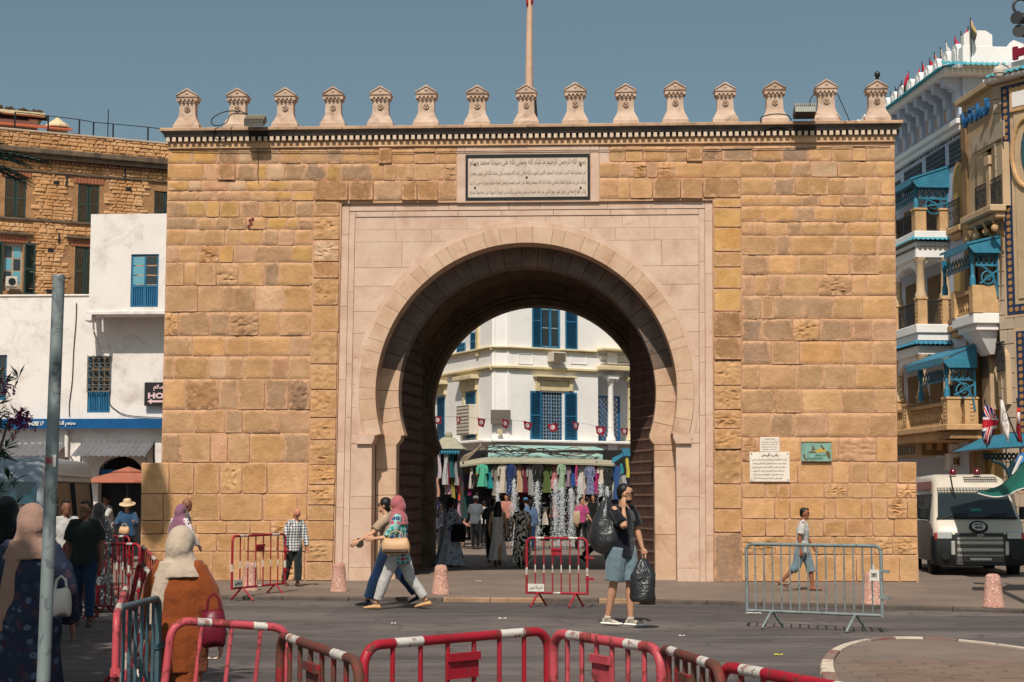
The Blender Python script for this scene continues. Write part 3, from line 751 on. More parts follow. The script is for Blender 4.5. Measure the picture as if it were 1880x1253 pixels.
# --- merlons (cap and medallion are pieces of each)
def make_merlon():
 y0 = GY-.11
 b = MB()
 def r4(w, d, z): return [(-w, y0+.02-d+.22, z), (w, y0+.02-d+.22, z), (w, y0+.24+d, z), (-w, y0+.24+d, z)]
 prof = [(.265, .19, 0), (.265, .19, .09), (.25, .178, .10), (.24, .168, .13), (.205, .14, .20), (.178, .115, .26), (.168, .105, .31), (.165, .103, .40), (.160, .10, .60)]
 b.loft([r4(w, d, z) for w, d, z in prof])
 mer = b.obj('merlon', M_MERLON, gate, auto=45, local=True)
 c = MB()
 c.loft([r4(w, d, z) for w, d, z in ((.17, .11, .565), (.18, .12, .60), (.18, .12, .602))])
 for i in range(5):
  c.box(-.185+.083*i, -.185+.083*i+.042, y0+.07, y0+.14, .60, .64)
  for sx in (-1, 1): c.box(min(sx*.175, sx*.21), max(sx*.175, sx*.21), y0+.10+.06*i-.02, y0+.10+.06*i+.012, .60, .64)
 c.loft([r4(w, d, z) for w, d, z in ((.165, .10, .60), (.165, .10, .638), (.20, .14, .64), (.205, .145, .672), (.225, .165, .69), (.228, .168, .715))])
 a = .225
 c.loft([[(-a, y0+.075, .715), (a, y0+.075, .715), (.03, y0+.075, .865), (-.03, y0+.075, .865)], [(-a, y0+.405, .715), (a, y0+.405, .715), (.03, y0+.405, .865), (-.03, y0+.405, .865)]])
 for s in (-1, 1):
  c.loft([[(s*a, y0+.055, .712), (s*(a-.01), y0+.055, .735), (0, y0+.055, .872), (0, y0+.055, .840)], [(s*a, y0+.09, .712), (s*(a-.01), y0+.09, .735), (0, y0+.09, .872), (0, y0+.09, .840)]])
 cap = c.obj('cap', M_MERLON, mer, local=True)
 d = MB()
 ring = [V((.052*math.cos(2*PI*i/16), y0+.115, .44+.052*math.sin(2*PI*i/16))) for i in range(17)]
 d.tube(ring, .011, 6, caps=False); d.ball((0, y0+.11, .44), (.024, .03, .024), 8, 5); dd = d; d.obj('rosette', M_MERLON, mer, local=True); d = MB(); d.ball((0, y0+.075, .765), (.03, .02, .022), 8, 5)
 ring = [V((.04*math.cos(2*PI*i/12), y0+.078, .762+.03*math.sin(2*PI*i/12))) for i in range(13)]; d.tube(ring, .007, 5, caps=False)
 d.obj('rosette', M_MERLON, mer, local=True)
 return mer
mer0 = make_merlon(); LOCZ = ztop-SW
mxs = [343, 435, 523, 611, 698, 782, 876, 966, 1056, 1149, 1240, 1332, 1423, 1518, 1611]
for i, px in enumerate(mxs):
 o = mer0 if i == 0 else copy_tree(mer0, parent=gate)
 p = P(px, 190, GY-.02); y0_ = Z(233, GY, px)
 o.location = (p.x-CX, -GY+rnd.uniform(0, .03), LOCZ); o.rotation_euler = (0, 0, 0)
 o.scale = (rnd.uniform(.98, 1.03), 1, rnd.uniform(.97, 1.03))
 # the mesh is modelled at world depth, so bring it into the gate's own space
 o.location[1] = 0
for me in (mer0.data, *[c.data for c in mer0.children]):
 for v in me.vertices: v.co.y -= GY
# ------------------------------------------------------------------ crowd barriers
def paint(name, c, chip, amt=.5, sc=9):
 t = NT(name); co = t.coord()
 n = t.noise(co, sc, 7, .72, .8); n2 = t.noise(co, 3, 4, .6); n3 = t.noise(co, 60, 3, .7)
 col = t.mix(t.ramp(n2, .3, .7), tuple(x*.75 for x in c), c)
 m = t.ramp(n, .66-amt*.3, .70-amt*.26)
 col = t.mix(m, col, chip)
 return t.out(col, t.mix(m, (.5,)*3, (.85,)*3), t.bump(t.math('SUBTRACT', n3, t.math('MULTIPLY', m, 1.5)), .4, .003), 0, .45)
RED = paint('red barrier paint', srgb(168, 26, 44), srgb(104, 48, 42), .36, 14)
PINK = paint('sun faded red paint', srgb(196, 78, 88), srgb(120, 54, 48), .42)
RUST = paint('flaking red paint on rust', srgb(150, 30, 36), srgb(92, 56, 44), .85)
DARKR = paint('dull dark red paint', srgb(140, 26, 38), srgb(70, 44, 42), .4)
WHITE = paint('scuffed white paint', srgb(214, 208, 200), srgb(150, 110, 98), .45, 14)
GALV = paint('galvanised steel', srgb(132, 142, 142), srgb(96, 104, 106), .4)
BLUEG = paint('blue grey paint', srgb(70, 98, 108), srgb(60, 62, 62), .3)
M_PLATE = flat('white plate', srgb(222, 216, 206), .6)
M_BLK = flat('black paint', (.015, .015, .016), .5)
def ptube(b, pts, r, n, fn):
 b.m = 0; f0 = len(b.f); b.tube(pts, r, n); k = len(pts)-1
 for i in range(k):
  for j in range(n): b.mi[f0+i*n+j] = fn((V(pts[i])+V(pts[i+1]))/2)
def barrier(label, cat_group, TL, TR, h=1.08, mat=RED, nbar=6, plate=False, lean=0.0, wide=None, hooks=True, flag=True, number=None, bands=True, tubr=.021, legs=True, zb=0.0):
 a, c = Gd(*TL, h+zb), Gd(*TR, h+zb)
 d = c-a; W = d.length if wide is None else wide; ang = math.atan2(d.y, d.x); mid = (a+c)/2
 t = thing('crowd_barrier', label, 'barrier', (mid.x, mid.y, zb), ang, cat_group)
 L = M.Rotation(lean, 4, 'Y')
 b = MB(); r0 = .09; w = W/2
 path = [(-w, 0, .20), (-w, 0, .36)]+[(-w, 0, z) for z in (.50, .62, .74, h-r0-.04)]
 path += [(-w+r0-r0*math.cos(PI/2*i/5), 0, h-r0+r0*math.sin(PI/2*i/5)) for i in range(6)]
 xs = [-w+r0+(2*w-2*r0)*k/12 for k in range(1, 12)]
 path += [(x, 0, h) for x in xs]
 path += [(w-r0+r0*math.sin(PI/2*i/5), 0, h-r0+r0*math.cos(PI/2*i/5)) for i in range(6)]
 path += [(w, 0, z) for z in (h-r0-.04, .74, .62, .50, .36, .20)]
 wx = w-r0
 def white(p):
  if not bands: return 0
  if p.z > h-.02 and (abs(abs(p.x)-wx*.66) < wx*.10): return 1
  return 1 if (.50 < p.z < .62 and abs(abs(p.x)-w) < .01) else 0
 ptube(b, [L @ V(p) for p in path], tubr, 10, lambda p: 0)
 for i in range(len(path)-1):
  q = (V(path[i])+V(path[i+1]))/2
  for j in range(10): b.mi[i*10+j] = white(q)
 b.obj('frame', [mat, WHITE], t, auto=60, local=True)
 b = MB(); pp = [(-w+.01, 0, .22), (-.06, 0, .22), (.06, 0, .22), (w-.01, 0, .22)]
 b.tube([L @ V(p) for p in pp], tubr*.9, 8)
 for j in range(8): b.mi[8+j] = 1 if bands else 0
 b.obj('bottom_rail', [mat, WHITE], t, auto=60, local=True)
 bx = []
 for i in range(nbar):
  x = -w+2*w*(i+1)/(nbar+1); bx.append(x)
  b = MB(); b.tube([L @ V((x, 0, z)) for z in (.225, .54, .66, h-.012)], .0115, 6)
  if bands:
   for j in range(6): b.mi[6+j] = 1
  b.obj('bar', [mat, WHITE], t, auto=60, local=True)
 if flag:
  x0, x1 = bx[len(bx)//2-1], bx[len(bx)//2]; q = .09 if TL[1] > 1100 else 0
  b = MB(); b.box(x0-.015, x1+.015, -.017, -.009, h-.27+q, h-.19+q, L); b.box(x0-.015, x1+.015, -.032, -.009, h-.19+q, h-.155+q, L); b.obj('bracket_plate', mat, t, local=True)
 if hooks:
  for z in (.78, .45):
   b = MB(); b.tube([L @ V(p) for p in ((w-.03, 0, z), (w+.08, 0, z), (w+.11, 0, z-.01))], .012, 6); b.box(w-.03, w+.10, -.025, .025, z-.018, z+.018, L); b.obj('coupling_hook', mat, t, local=True)
 if legs:
  for x in (-w*.62, w*.62):
   for s in (-1, 1):
    b = MB(); b.tube([L @ V((x, 0, .23)), V((x-(0.04 if s < 0 else -.05), s*.24, .012))], .017, 8); b.obj('leg', mat, t, auto=60, local=True)
 if plate:
  x0 = -w+.03
  b = MB(); b.box(x0, x0+.27, -.026, -.020, .24, .36, L); pl = b.obj('name_plate', M_PLATE, t, local=True)
  tx = text(arabic('الشرطة المرور'), 'lettering', M_BLK, .22, .075, .001, None, V((x0+.025, -.0275, .262))); tx.parent = pl; LOC[tx.name] = LOC[t.name]
 if number:
  b = MB(); b.box(bx[-1]-.02, w-.02, -.026, -.020, .66, .80, L); pl = b.obj('number_plate', M_PLATE, t, local=True)
  tx = text(number, 'lettering', M_BLK, w-bx[-1]-.05, .06, .001, None, V((bx[-1], -.0275, .70)), bold=.03); tx.parent = pl; LOC[tx.name] = LOC[t.name]
 return t
GRP = 'steel crowd barriers round the square'
barrier('red barrier with white Arabic plate, alone on the road before the arch opening', GRP, (967, 988), (1078, 989), 1.08, RED, 6, plate=True)
barrier('red barrier with white Arabic plate, beside the old man in the checked shirt', GRP, (427, 985), (524, 981), 1.08, RED, 6, plate=True)
barrier('long bare galvanised barrier numbered 3895 in front of the man in the white shirt', GRP, (1370, 999), (1617, 1003), 1.10, GALV, 14, hooks=True, flag=False, number='3895', bands=False, tubr=.023, zb=-.0)
barrier('bright red barrier with white bands, middle of the row at the bottom of the view', GRP, (668, 1186), (1006, 1158), 1.08, RED, 6, tubr=.022)
barrier('sun faded pinkish red barrier hooked to the right of the bright red one', GRP, (1016, 1162), (1214, 1192), 1.08, PINK, 6, tubr=.023)
barrier('rusty brown barrier with dark red bars, third in the chain towards the lower right', GRP, (1214, 1190), (1324, 1226), 1.08, RUST, 6)
barrier('red barrier at the lower right edge in front of the round kerb', GRP, (1322, 1222), (1640, 1282), 1.08, RED, 6, tubr=.022)
barrier('short rusty barrier with flaking paint seen at an angle left of the bright red one', GRP, (515, 1166), (660, 1216), 1.08, RUST, 6)
barrier('leaning chalky pink barrier in front of the woman in brown', GRP, (276, 1150), (496, 1142), 1.08, PINK, 3, lean=.10, flag=False)
LG2 = 'barriers crowded together in the shade on the left'
barrier('red barrier in the shade in front of the man in the dark green shirt', LG2, (117, 996), (181, 996), 1.08, DARKR, 4, flag=False)
barrier('red barrier in the shade right of the one before the dark green shirt', LG2, (183, 998), (257, 1000), 1.08, RED, 5, flag=False)
barrier('red barrier farthest back in the shade, before the woman in the straw hat', LG2, (172, 984), (238, 986), 1.08, DARKR, 5, flag=False)
barrier('red barrier seen nearly edge on left of the woman in brown', LG2, (290, 1034), (262, 1003), 1.08, RED, 6, flag=False, bands=True)
barrier('blue grey barrier turned edge on at the elbow of the woman in brown', LG2, (216, 1118), (292, 1098), 1.08, BLUEG, 6, flag=False, bands=False)
barrier('chalky red barrier end standing up beside the blue grey barrier', LG2, (232, 1078), (214, 1130), 1.08, PINK, 4, flag=False)
barrier('dull red barrier with crossed legs low in the shade behind the patterned dress', LG2, (215, 1045), (290, 1052), 1.08, DARKR, 5, lean=.45, flag=False)
# band of pipe clamp between two of the front barriers
# ------------------------------------------------------------------ granite bollards
M_GRAN = NT('pink granite aggregate'); _t = M_GRAN; _co = _t.coord()
_v = _t.n('TexVoronoi'); _v.inputs['Scale'].default_value = 70; _t.l(_co, _v.inputs['Vector'])
_n = _t.noise(_co, 60, 3, .7); _n1 = _t.noise(_co, 3, 5, .6)
_c = _t.mix(_t.ramp(_n, .42, .56), srgb(164, 116, 102), srgb(196, 148, 130)); _sx = _t.n('SeparateXYZ'); _t.l(_v.outputs['Color'], _sx.inputs[0])
_c = _t.mix(_t.ramp(_sx.outputs[0], .78, .82), _c, srgb(216, 184, 168)); _c = _t.mix(_t.math('MULTIPLY', _t.ramp(_n1, .5, .7), .4), _c, srgb(150, 110, 92))
M_GRAN = _t.out(_c, .85, _t.bump(_t.math('ADD', _n, _v.outputs['Distance']), .7, .01), 0, .3)
def bollard(px, pbase, wpx, label, z=SW):
 p = Gd(px, pbase, z); k = (wpx/PPM(p.y))/.30; hpx = 1
 t = thing('granite_bollard', label, 'bollard', (p.x, p.y+.13, z), 0, 'pink granite bollards along the kerb')
 b = MB(); h = .50
 prof = [(.165*k, 0), (.165*k, .02), (.155*k, .03), (.118*k, h-.10), (.110*k, h-.045), (.085*k, h-.012), (.05*k, h), (0.001, h+.002)]
 b.lathe(prof, n=24); b.obj('shaft', M_GRAN, t, auto=50, local=True)
 return t
bollard(620, 1087, 30, 'granite bollard standing before the left marble pier of the gate')
bollard(808, 1092, 31, 'granite bollard right of the striding women, before the dark passage wall')
bollard(456, 1085, 30, 'granite bollard seen through the red barrier by the old man')
bollard(1606, 1110, 40, 'granite bollard behind the right end of the long grey barrier, bottle on top')
bollard(1828, 1116, 36, 'granite bollard at the right edge in front of the police van')
bollard(1187, 1103, 30, 'granite bollard hidden behind the black bag of the man in black')
bp = Gd(1606, 1110, SW)
b = MB(); b.lathe([(.03, 0), (.032, .01), (.032, .07), (.012, .10), (.012, .115), (.001, .116)], n=10, mx=M.Translation((bp.x, bp.y+.13, SW+.502)))
tag(b.obj('plastic_bottle', flat('clear plastic', srgb(200, 205, 205), .2), smooth=True), 'small plastic bottle left standing on the granite bollard', 'bottle')
# ------------------------------------------------------------------ round traffic island with red and white kerb
isl = Gd(1790, 1330, 0);
e1, e2 = Gd(1456, 1232, .1), Gd(1700, 1188, .1)
# ellipse through the measured edge points
ICX, ICY, IRX, IRY = Gd(1780, 1240, 0).x, (Gd(1760, 1187, 0).y+6.2)/2, 0, 0
IRY = Gd(1760, 1187, 0).y-ICY; IRX = ICX-Gd(1456, 1236, 0).x
print('island', ICX, ICY, IRX, IRY)
def iel(a, k=1.0, d=0): return (ICX+(IRX*k-d)*math.cos(a), ICY+(IRY*k-d)*math.sin(a))
b = MB(); b.prismz([iel(2*PI*i/64, 1, .14) for i in range(64)], -.03, .095); isle = struct(b.obj('traffic_island', M_PAVE)); LOC['traffic_island'] = M()
KW = paint('chalk white kerb paint', srgb(222, 204, 186), srgb(120, 104, 94), .3, 5); KR = paint('dull red kerb paint', srgb(142, 76, 68), srgb(134, 112, 100), .8, 5)
nk = 30
for i in range(nk):
 a0, a1 = 2*PI*i/nk+.004, 2*PI*(i+1)/nk-.004
 b = MB(); k = 5; out = [iel(a0+(a1-a0)*j/k) for j in range(k+1)]; inn = [iel(a0+(a1-a0)*j/k, 1, .135) for j in range(k+1)]
 out2 = [iel(a0+(a1-a0)*j/k, 1, .015) for j in range(k+1)]
 b.loft([[(x, y, -.05) for x, y in out+inn[::-1]], [(x, y, .095) for x, y in out+inn[::-1]], [(x, y, .112) for x, y in out2+inn[::-1]]])
 b.obj('island_kerb', [KW, KR][(i % 5) in (1, 3)], isle, auto=40)
# paving stones of the island, thin joints
b = MB(); M_SETT = mk('island paving', srgb(134, 112, 98), .85, .35, 2.2, .6, 50, .008, dirt=srgb(92, 78, 70))
st = 0
for iy in range(-18, 19):
 for ix in range(-14, 15):
  x, y = ICX+ix*.42+(iy % 2)*.21, ICY+iy*.21
  if ((x-ICX)/(IRX-.38))**2+((y-ICY)/(IRY-.30))**2 < 1 and y > 6.3 and x-ICX < 1.6:
   q = MB(); g = .004; dz = rnd.uniform(-.002, .002)
   mxr = M.Translation((x, y, 0)) @ M.Rotation(rnd.uniform(-.012, .012), 4, 'Z')
   q.bbox(-.21+g, .21-g, -.105+g, .105-g, .09, .101+dz, .004, mxr)
   if st < 290: q.obj('paving_stone', M_SETT, isle); st += 1
   else: b.add(q.v, q.f)
if b.v: stuff(b.obj('paving_stones', M_SETT, isle))
# ------------------------------------------------------------------ steel pole in the left foreground
pt, pb = P(108, 509, 9.2), P(80, 1245, 9.12)
pb0 = pt+(pb-pt)*((0-pt.z)/(pb.z-pt.z)); r_ = 11.5/PPM(9.2)
pole = thing('steel_pole', 'tall bare galvanised steel pole with a red and white sticker in the left foreground', 'pole', (pb0.x, pb0.y, 0))
b = MB(); b.tube([pb0, pb0+(pt-pb0)*.5, pt], [r_*1.12, r_*1.04, r_*.98], 20); b.obj('pipe', GALV, pole, auto=60)
b = MB(); b.tube([pt, pt+V((0, 0, .012))], [r_*1.03, r_*.9], 20); b.obj('end_cap', GALV, pole, auto=60)
sp = P(96, 846, 9.16); ang = 0
b = MB(); rs = r_*1.02+.004
cyl = lambda a, z: V((sp.x+.012+rs*math.sin(a), 9.17-rs*math.cos(a), z))
zz0, zz1 = Z(857, 9.1, 90), Z(835, 9.1, 90)
b.loft([[cyl(-.75+1.2*i/6, z) for i in range(7)] for z in (zz0, zz1)], False, False, False)
stk = b.obj('sticker', M_PLATE, pole)
text('NA1', 'sticker_lettering', flat('red ink', srgb(180, 40, 44)), .04, .043, .001, pole, V((sp.x-.028, 9.17-rs-.004, zz0+.015)), bold=.02)
# ------------------------------------------------------------------ things fixed to the gate
M_GLASSF = mk('floodlight glass', srgb(150, 150, 140), .3, .2, 8, .2)
M_GREY = flat('grey cast metal', srgb(70, 70, 68), .5, .4)
def floodlight(pxa, pxb, pya, pyb, label, tilt):
 xm = X((pxa+pxb)/2, GY-.3, 220); zt = Z(pya, GY-.35, 960); zb_ = Z(pyb, GY-.35, 960); w = (X(pxb, GY-.3)-X(pxa, GY-.3))/2
 t = thing('floodlight', label, 'floodlight', (xm, GY-.4, ztop), 0, 'floodlights on the gate cornice')
 L = M.Translation((0, 0, (zt+zb_)/2-ztop)) @ M.Rotation(tilt, 4, 'X')
 h = (zt-zb_)/2*1.0
 b = MB(); b.bbox(-w, w, -.10, .22, -h*.55, h*.7, .02, L); b.obj('housing', M_GREY, t, local=True)
 b = MB()
 for i in range(11): b.box(-w+.02+i*(2*w-.04)/10-.008, -w+.02+i*(2*w-.04)/10+.008, -.12, .20, h*.7, h*1.25, L)
 b.obj('cooling_fins', mk('pale alloy', srgb(176, 160, 136), .6, .3, 8, .3), t, local=True)
 b = MB(); b.box(-w+.015, w-.015, -.112, -.10, -h*.5, h*.6, L); b.obj('lens', M_GLASSF, t, local=True)
 for s in (-1, 1):
  b = MB(); b.tube([(s*(w-.03), .05, .0), (s*(w-.03), .05, (zt+zb_)/2-ztop)], .012, 6); b.obj('bracket', M_GREY, t, local=True)
 return t
floodlight(451, 489, 213, 230, 'floodlight with ribbed housing beside the second merlon from the left, tipped outwards', .5)
floodlight(1456, 1497, 203, 222, 'floodlight with dark glass between the two merlons near the right end of the gate', -.25)
def cable(name, pts, mat, r, label, cat='cable'):
 b = MB(); b.tube(pts, r, 5); return tag(b.obj(name, mat), label, cat)
def smooth(pts, k=6):
 """Catmull-Rom"""
 pts = [V(p) for p in pts]; q = [pts[0]]+pts+[pts[-1]]; o = []
 for i in range(1, len(q)-2):
  for j in range(k):
   t = j/k; a, b_, c, d = q[i-1:i+3]
   o.append(.5*((2*b_)+(c-a)*t+(2*a-5*b_+4*c-d)*t*t+(-a+3*b_-3*c+d)*t**3))
 return o+[pts[-1]]
YC = GY-.32
cable('cable_loop', smooth([P(x, y, YC) for x, y in ((453, 210), (440, 205), (415, 205), (393, 215), (388, 225), (396, 231), (415, 226), (425, 210), (455, 210))]), M_BLK, .012, 'black cable looped round the second merlon from the left')
cable('cable', smooth([P(x, y, YC) for x, y in ((1397, 226), (1398, 216), (1420, 210), (1445, 212), (1454, 222))]), M_BLK, .012, 'black cable arched over the foot of the third merlon from the right')
cable('cable', smooth([P(x, y, YC) for x, y in ((1488, 200), (1487, 186), (1492, 176), (1500, 168))]), M_BLK, .010, 'thin cable rising from the right floodlight to the merlon cap')
cable('cable', smooth([P(x, y, YC) for x, y in ((1537, 172), (1548, 196), (1560, 223))]), M_BLK, .010, 'thin cable stretched down from the second merlon from the right')
cable('cable', smooth([P(x, y, GY-.03) for x, y in ((314, 277), (420, 279), (560, 279), (740, 280), (900, 278), (1115, 276), (1300, 275), (1470, 272), (1635, 268))]), M_INK, .008, 'thin cable running along the wall just under the gate cornice')
cable('cable', smooth([P(x, y, GY-.035) for x, y in ((474, 262), (474, 300), (473, 320), (475, 338))]), M_INK, .006, 'thin wire hanging down the wall below the left floodlight')
# ball lamp on the last merlon
bx_ = P(1611, 148, GY+.0)
t = thing('roof_lamp', 'small dark ball lamp on top of the rightmost merlon', 'lamp', (bx_.x, GY+.03, bx_.z))
b = MB(); b.tube([(0, 0, -.02), (0, 0, .06)], .035, 8); b.obj('stem', M_BLK, t, local=True)
b = MB(); b.ball((0, -.02, .12), (.062, .062, .07), 12, 8); b.obj('globe', flat('dark glass', (.02, .022, .025), .2), t, smooth=True, local=True)
# flag pole behind the ninth merlon
fp = P(971, 160, GY+2.6)
pole2 = thing('flagpole', 'tall pale stone coloured flagpole rising behind the middle merlon', 'flagpole', (fp.x, GY+2.6, ztop))
b = MB(); top = P(974, -60, GY+2.6); b.tube([(fp.x, GY+2.6, ztop), (fp.x+.01, GY+2.6, Z(80, GY+2.6)), (top.x, GY+2.6, top.z)], [.10, .075, .055], 14); b.obj('mast', mk('pale painted steel', srgb(212, 176, 150), .6, .2, 3, .2), pole2, auto=60)
b = MB(); z0 = Z(14, GY+2.6, 974); x_ = P(968, 10, GY+2.6).x
rings = [[(x_-.02+.03*k, GY+2.55-.02*math.sin(k*2+z), z0+z*1.0+.015*k) for k in range(6)] for z in (0, .15, .4, .9)]
b.loft(rings, False, False, False)
M_FRED = flat('red flag cloth', srgb(190, 40, 48), .8)
fo = tag(b.obj('national_flag', M_FRED, smooth=True), 'red flag hanging slack from the top of the flagpole', 'flag')
md = fo.modifiers.new('thick', 'SOLIDIFY'); md.thickness = .006
b = MB(); b.tube([P(980, 178, GY+2.4), P(983, 215, GY+2.4)], .05, 8); tag(b.obj('horn_speaker', M_BLK), 'dark fitting on the flagpole foot beside the middle merlon', 'speaker')
# wall plaques
def plaque(name, label, x0, x1, y0, y1, Y, mat, cat='plaque', th=.03):
 a, c = P(x0, y1, Y), P(x1, y0, Y)
 t = thing(name, label, cat, (a.x, Y, a.z)); b = MB(); b.bbox(0, c.x-a.x, -th, .012, 0, c.z-a.z, .006); b.obj('slab', mat, t, local=True)
 return t, c.x-a.x, c.z-a.z
M_WMARB = pink_marble('white marble plaque', srgb(238, 228, 216), srgb(218, 204, 190), .1)
PY = GY-.022
def tl(t, s, x, z, w, h, mat=M_INK, bold=.01, Y=-.0315):
 o = text(s, 'engraved_line', mat, w, h, .0012, None, V((x, Y, z)), bold=bold); o.parent = t; LOC[o.name] = LOC[t.name]; return o
t, w, h = plaque('marble_plaque', 'small white marble plaque with Arabic lines above the larger one', 1395, 1431, 803, 830, PY, M_WMARB)
tl(t, arabic('باب البحر'), w*.25, h*.80, w*.5, h*.12)
for i, s_ in enumerate(('معلم تاريخي مرتب بمقتضى الامر', 'العلي المؤرخ في الثالث من شهر', 'مارس سنة الف وتسعمائة', 'واثنتي عشرة')):
 tl(t, arabic(s_.replace('ئ', 'ي')), w*(.08+.02*i), h*(.60-.16*i), w*(.84-.05*i), h*.10)
t, w, h = plaque('marble_plaque', 'large white marble plaque headed in Arabic on the right wall of the gate', 1376.5, 1449, 830.5, 885, PY, M_WMARB)
tl(t, arabic('باب البحر'), w*.3, h*.83, w*.42, h*.13, bold=.03)
for i, s_ in enumerate(('سمته العامة بهذا الاسم لانفتاحه على', 'البحر باب مدينة تونس الشرقي واعيد', 'بناؤه في القرن الثالث عشر هجري ورمم', 'من طرف بلدية تونس في العهد الحسيني', 'واسمه القديم باب افريقية ثم عرف بهذا', 'الاسم في شهر ديسمبر سنة ١٩٨٥')):
 tl(t, arabic(s_.replace('ؤ', 'و')), w*(.06+.01*i), h*(.70-.125*i), w*(.88-.035*i), h*.075)
for x_ in (.05, .95):
 for z_ in (.06, .94):
  b = MB(); b.ball((w*x_, -.032, h*z_), .012, 8, 5); b.obj('fixing_screw', M_SLATE, t, local=True)
M_TEAL = mk('pale green enamel', srgb(136, 178, 164), .4, .2, 5, .2, dirt=srgb(92, 80, 60), dirtamt=.8)
t, w, h = plaque('enamel_sign', 'chipped pale green enamel street sign with sailing boats', 1471, 1526, 811.5, 848.5, PY-.01, M_TEAL, 'sign', .025)
M_BR = flat('brown enamel', srgb(104, 84, 58)); M_OC = flat('ochre enamel', srgb(196, 160, 70)); M_GRN = flat('dark green ink', srgb(40, 84, 74))
def shp(name, poly, mat, y=-.030):
 b = MB(); b.prism([(w*x, h*z) for x, z in poly], y, y+.004); b.obj(name, mat, t, local=True)
shp('border', [(0, 0), (1, 0), (1, .05), (.6, .03), (.3, .06), (0, .05)], M_BR); shp('border', [(0, 1), (0, .93), (.25, .97), (.7, .93), (1, .96), (1, 1)], M_BR)
shp('corner_scroll', [(.05, .3), (.12, .1), (.22, .08), (.14, .2), (.1, .45)], M_BR); shp('corner_scroll', [(.95, .45), (.86, .58), (.8, .4), (.88, .2), (.96, .12)], M_BR)
shp('sail', [(.33, .52), (.40, .86), (.45, .62)], M_BR); shp('hull', [(.22, .52), (.48, .5), (.44, .44), (.28, .45)], M_BR)
shp('beach', [(.38, .47), (.6, .68), (.80, .64), (.84, .50), (.6, .46)], M_OC); shp('sail', [(.62, .84), (.70, .82), (.78, .62), (.72, .60)], M_BR)
tl(t, arabic('باب البحر'), w*.45, h*.28, w*.35, h*.12, M_GRN, .02, Y=-.028); tl(t, 'Porte de France', w*.2, h*.14, w*.5, h*.09, M_GRN, .02, Y=-.028)
# ------------------------------------------------------------------ buildings behind: facades with their own axes
class Facade:
 """plane through point o, running at angle a (seen from the front, u to the right, y into the wall)"""
 def __init__(s, o, a): s.o = V((o[0], o[1], 0)); s.a = a; s.u = V((math.cos(a), math.sin(a), 0)); s.n = V((-math.sin(a), math.cos(a), 0))
 def at(s, px, py, off=0.0):
  d = ray(px, py); t = ((s.o+s.n*off-CAM).dot(s.n))/d.dot(s.n); p = CAM+d*t
  return (p-s.o).dot(s.u), p.z
 def thing(s, name, label, cat, group=None): return thing(name, label, cat, tuple(s.o), s.a, group)
def wall_h(b, outer, holes, y0, depth, jamb=True):
 """wall face with rectangular or polygon openings and their reveals"""
 hp = [h if len(h) > 4 or isinstance(h[0], tuple) else [(h[0], h[2]), (h[1], h[2]), (h[1], h[3]), (h[0], h[3])] for h in holes]
 pl = [[V((x, z, 0)) for x, z in outer]]+[[V((x, z, 0)) for x, z in h[::-1]] for h in hp]
 tri = tessellate_polygon(pl); al = [p for q in pl for p in q]
 b.add([(p.x, y0, p.y) for p in al], [tuple(t) for t in tri])
 for h in hp: b.loft([[(x, y0, z) for x, z in h], [(x, y0+depth, z) for x, z in h]], True, False, False)
def rect(f, px0, px1, py0, py1):
 """photo rectangle -> u0, u1, z0, z1 on a facade"""
 m = (py0+py1)/2; c = (px0+px1)/2
 return (f.at(px0, m)[0], f.at(px1, m)[0], f.at(c, py1)[1], f.at(c, py0)[1])
def shutter(parent, u0, u1, z0, z1, y, mat, n=None, th=.035, sub=True, mat2=None):
 b = MB(); w = .055 if u1-u0 > .3 else .035
 b.box(u0, u0+w, y-th, y, z0, z1); b.box(u1-w, u1, y-th, y, z0, z1)
 for z in (z0, (z0+z1)/2-.03, z1-.07): b.box(u0+w, u1-w, y-th, y, z, z+.07)
 fr_ = b.obj('shutter', mat, parent, local=True)
 n = n or max(8, int((z1-z0)/.075)); b = MB()
 for i in range(n):
  z = z0+.07+(z1-z0-.14)*(i+.5)/n; h = (z1-z0-.14)/n
  b.box(u0+w, u1-w, -.003, .003, -h*.62, h*.62, M.Translation((0, y-th*.5, z)) @ M.Rotation(.75, 4, 'X'))
 b.obj('louvres', mat2 or mat, fr_, local=True); fr_.children[0]['kind'] = 'stuff'
 return fr_
M_WHITEW = mk('lime washed wall', srgb(236, 228, 222), .9, .10, 1.2, .5, 25, .012, dirt=srgb(178, 162, 150), dirtamt=.6)
M_WHITE2 = mk('clean white render', srgb(240, 236, 232), .85, .08, .6, .25, 25, .008, dirt=srgb(200, 190, 180), dirtamt=.25)
M_CREAM = mk('cream stucco moulding', srgb(224, 206, 166), .85, .2, 1.5, .3, 30, .006, dirt=srgb(160, 134, 96), dirtamt=.4)
M_BLUE = mk('mediterranean blue paint', srgb(48, 118, 156), .55, .25, 4, .25, 30, .003, dirt=srgb(30, 84, 116))
M_DBLUE = mk('deep blue paint', srgb(30, 96, 150), .55, .25, 4, .25, 30, .003)
M_DGREEN = mk('dark green shutter paint', srgb(44, 66, 62), .7, .35, 4, .3, 30, .003, dirt=srgb(70, 72, 62))
M_SLAT = mk('dusty louvre', srgb(132, 116, 96), .8, .3, 6, .3)
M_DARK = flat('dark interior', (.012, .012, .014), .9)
M_GLASS = NT('window glass'); M_GLASS = M_GLASS.out((.03, .04, .045), .08, None, 0, .6)
M_GLASSB = NT('blue reflecting pane'); M_GLASSB = M_GLASSB.out(srgb(104, 160, 176), .15, None, 0, .6)
M_CORR = mk('grey corrugated sheet', srgb(134, 134, 138), .5, .25, 3, .2, metal=.3, dirt=srgb(112, 88, 72))
M_AC = mk('aged white plastic', srgb(206, 196, 182), .6, .15, 4, .15)
M_IRONB = flat('black wrought iron', (.02, .022, .026), .5)
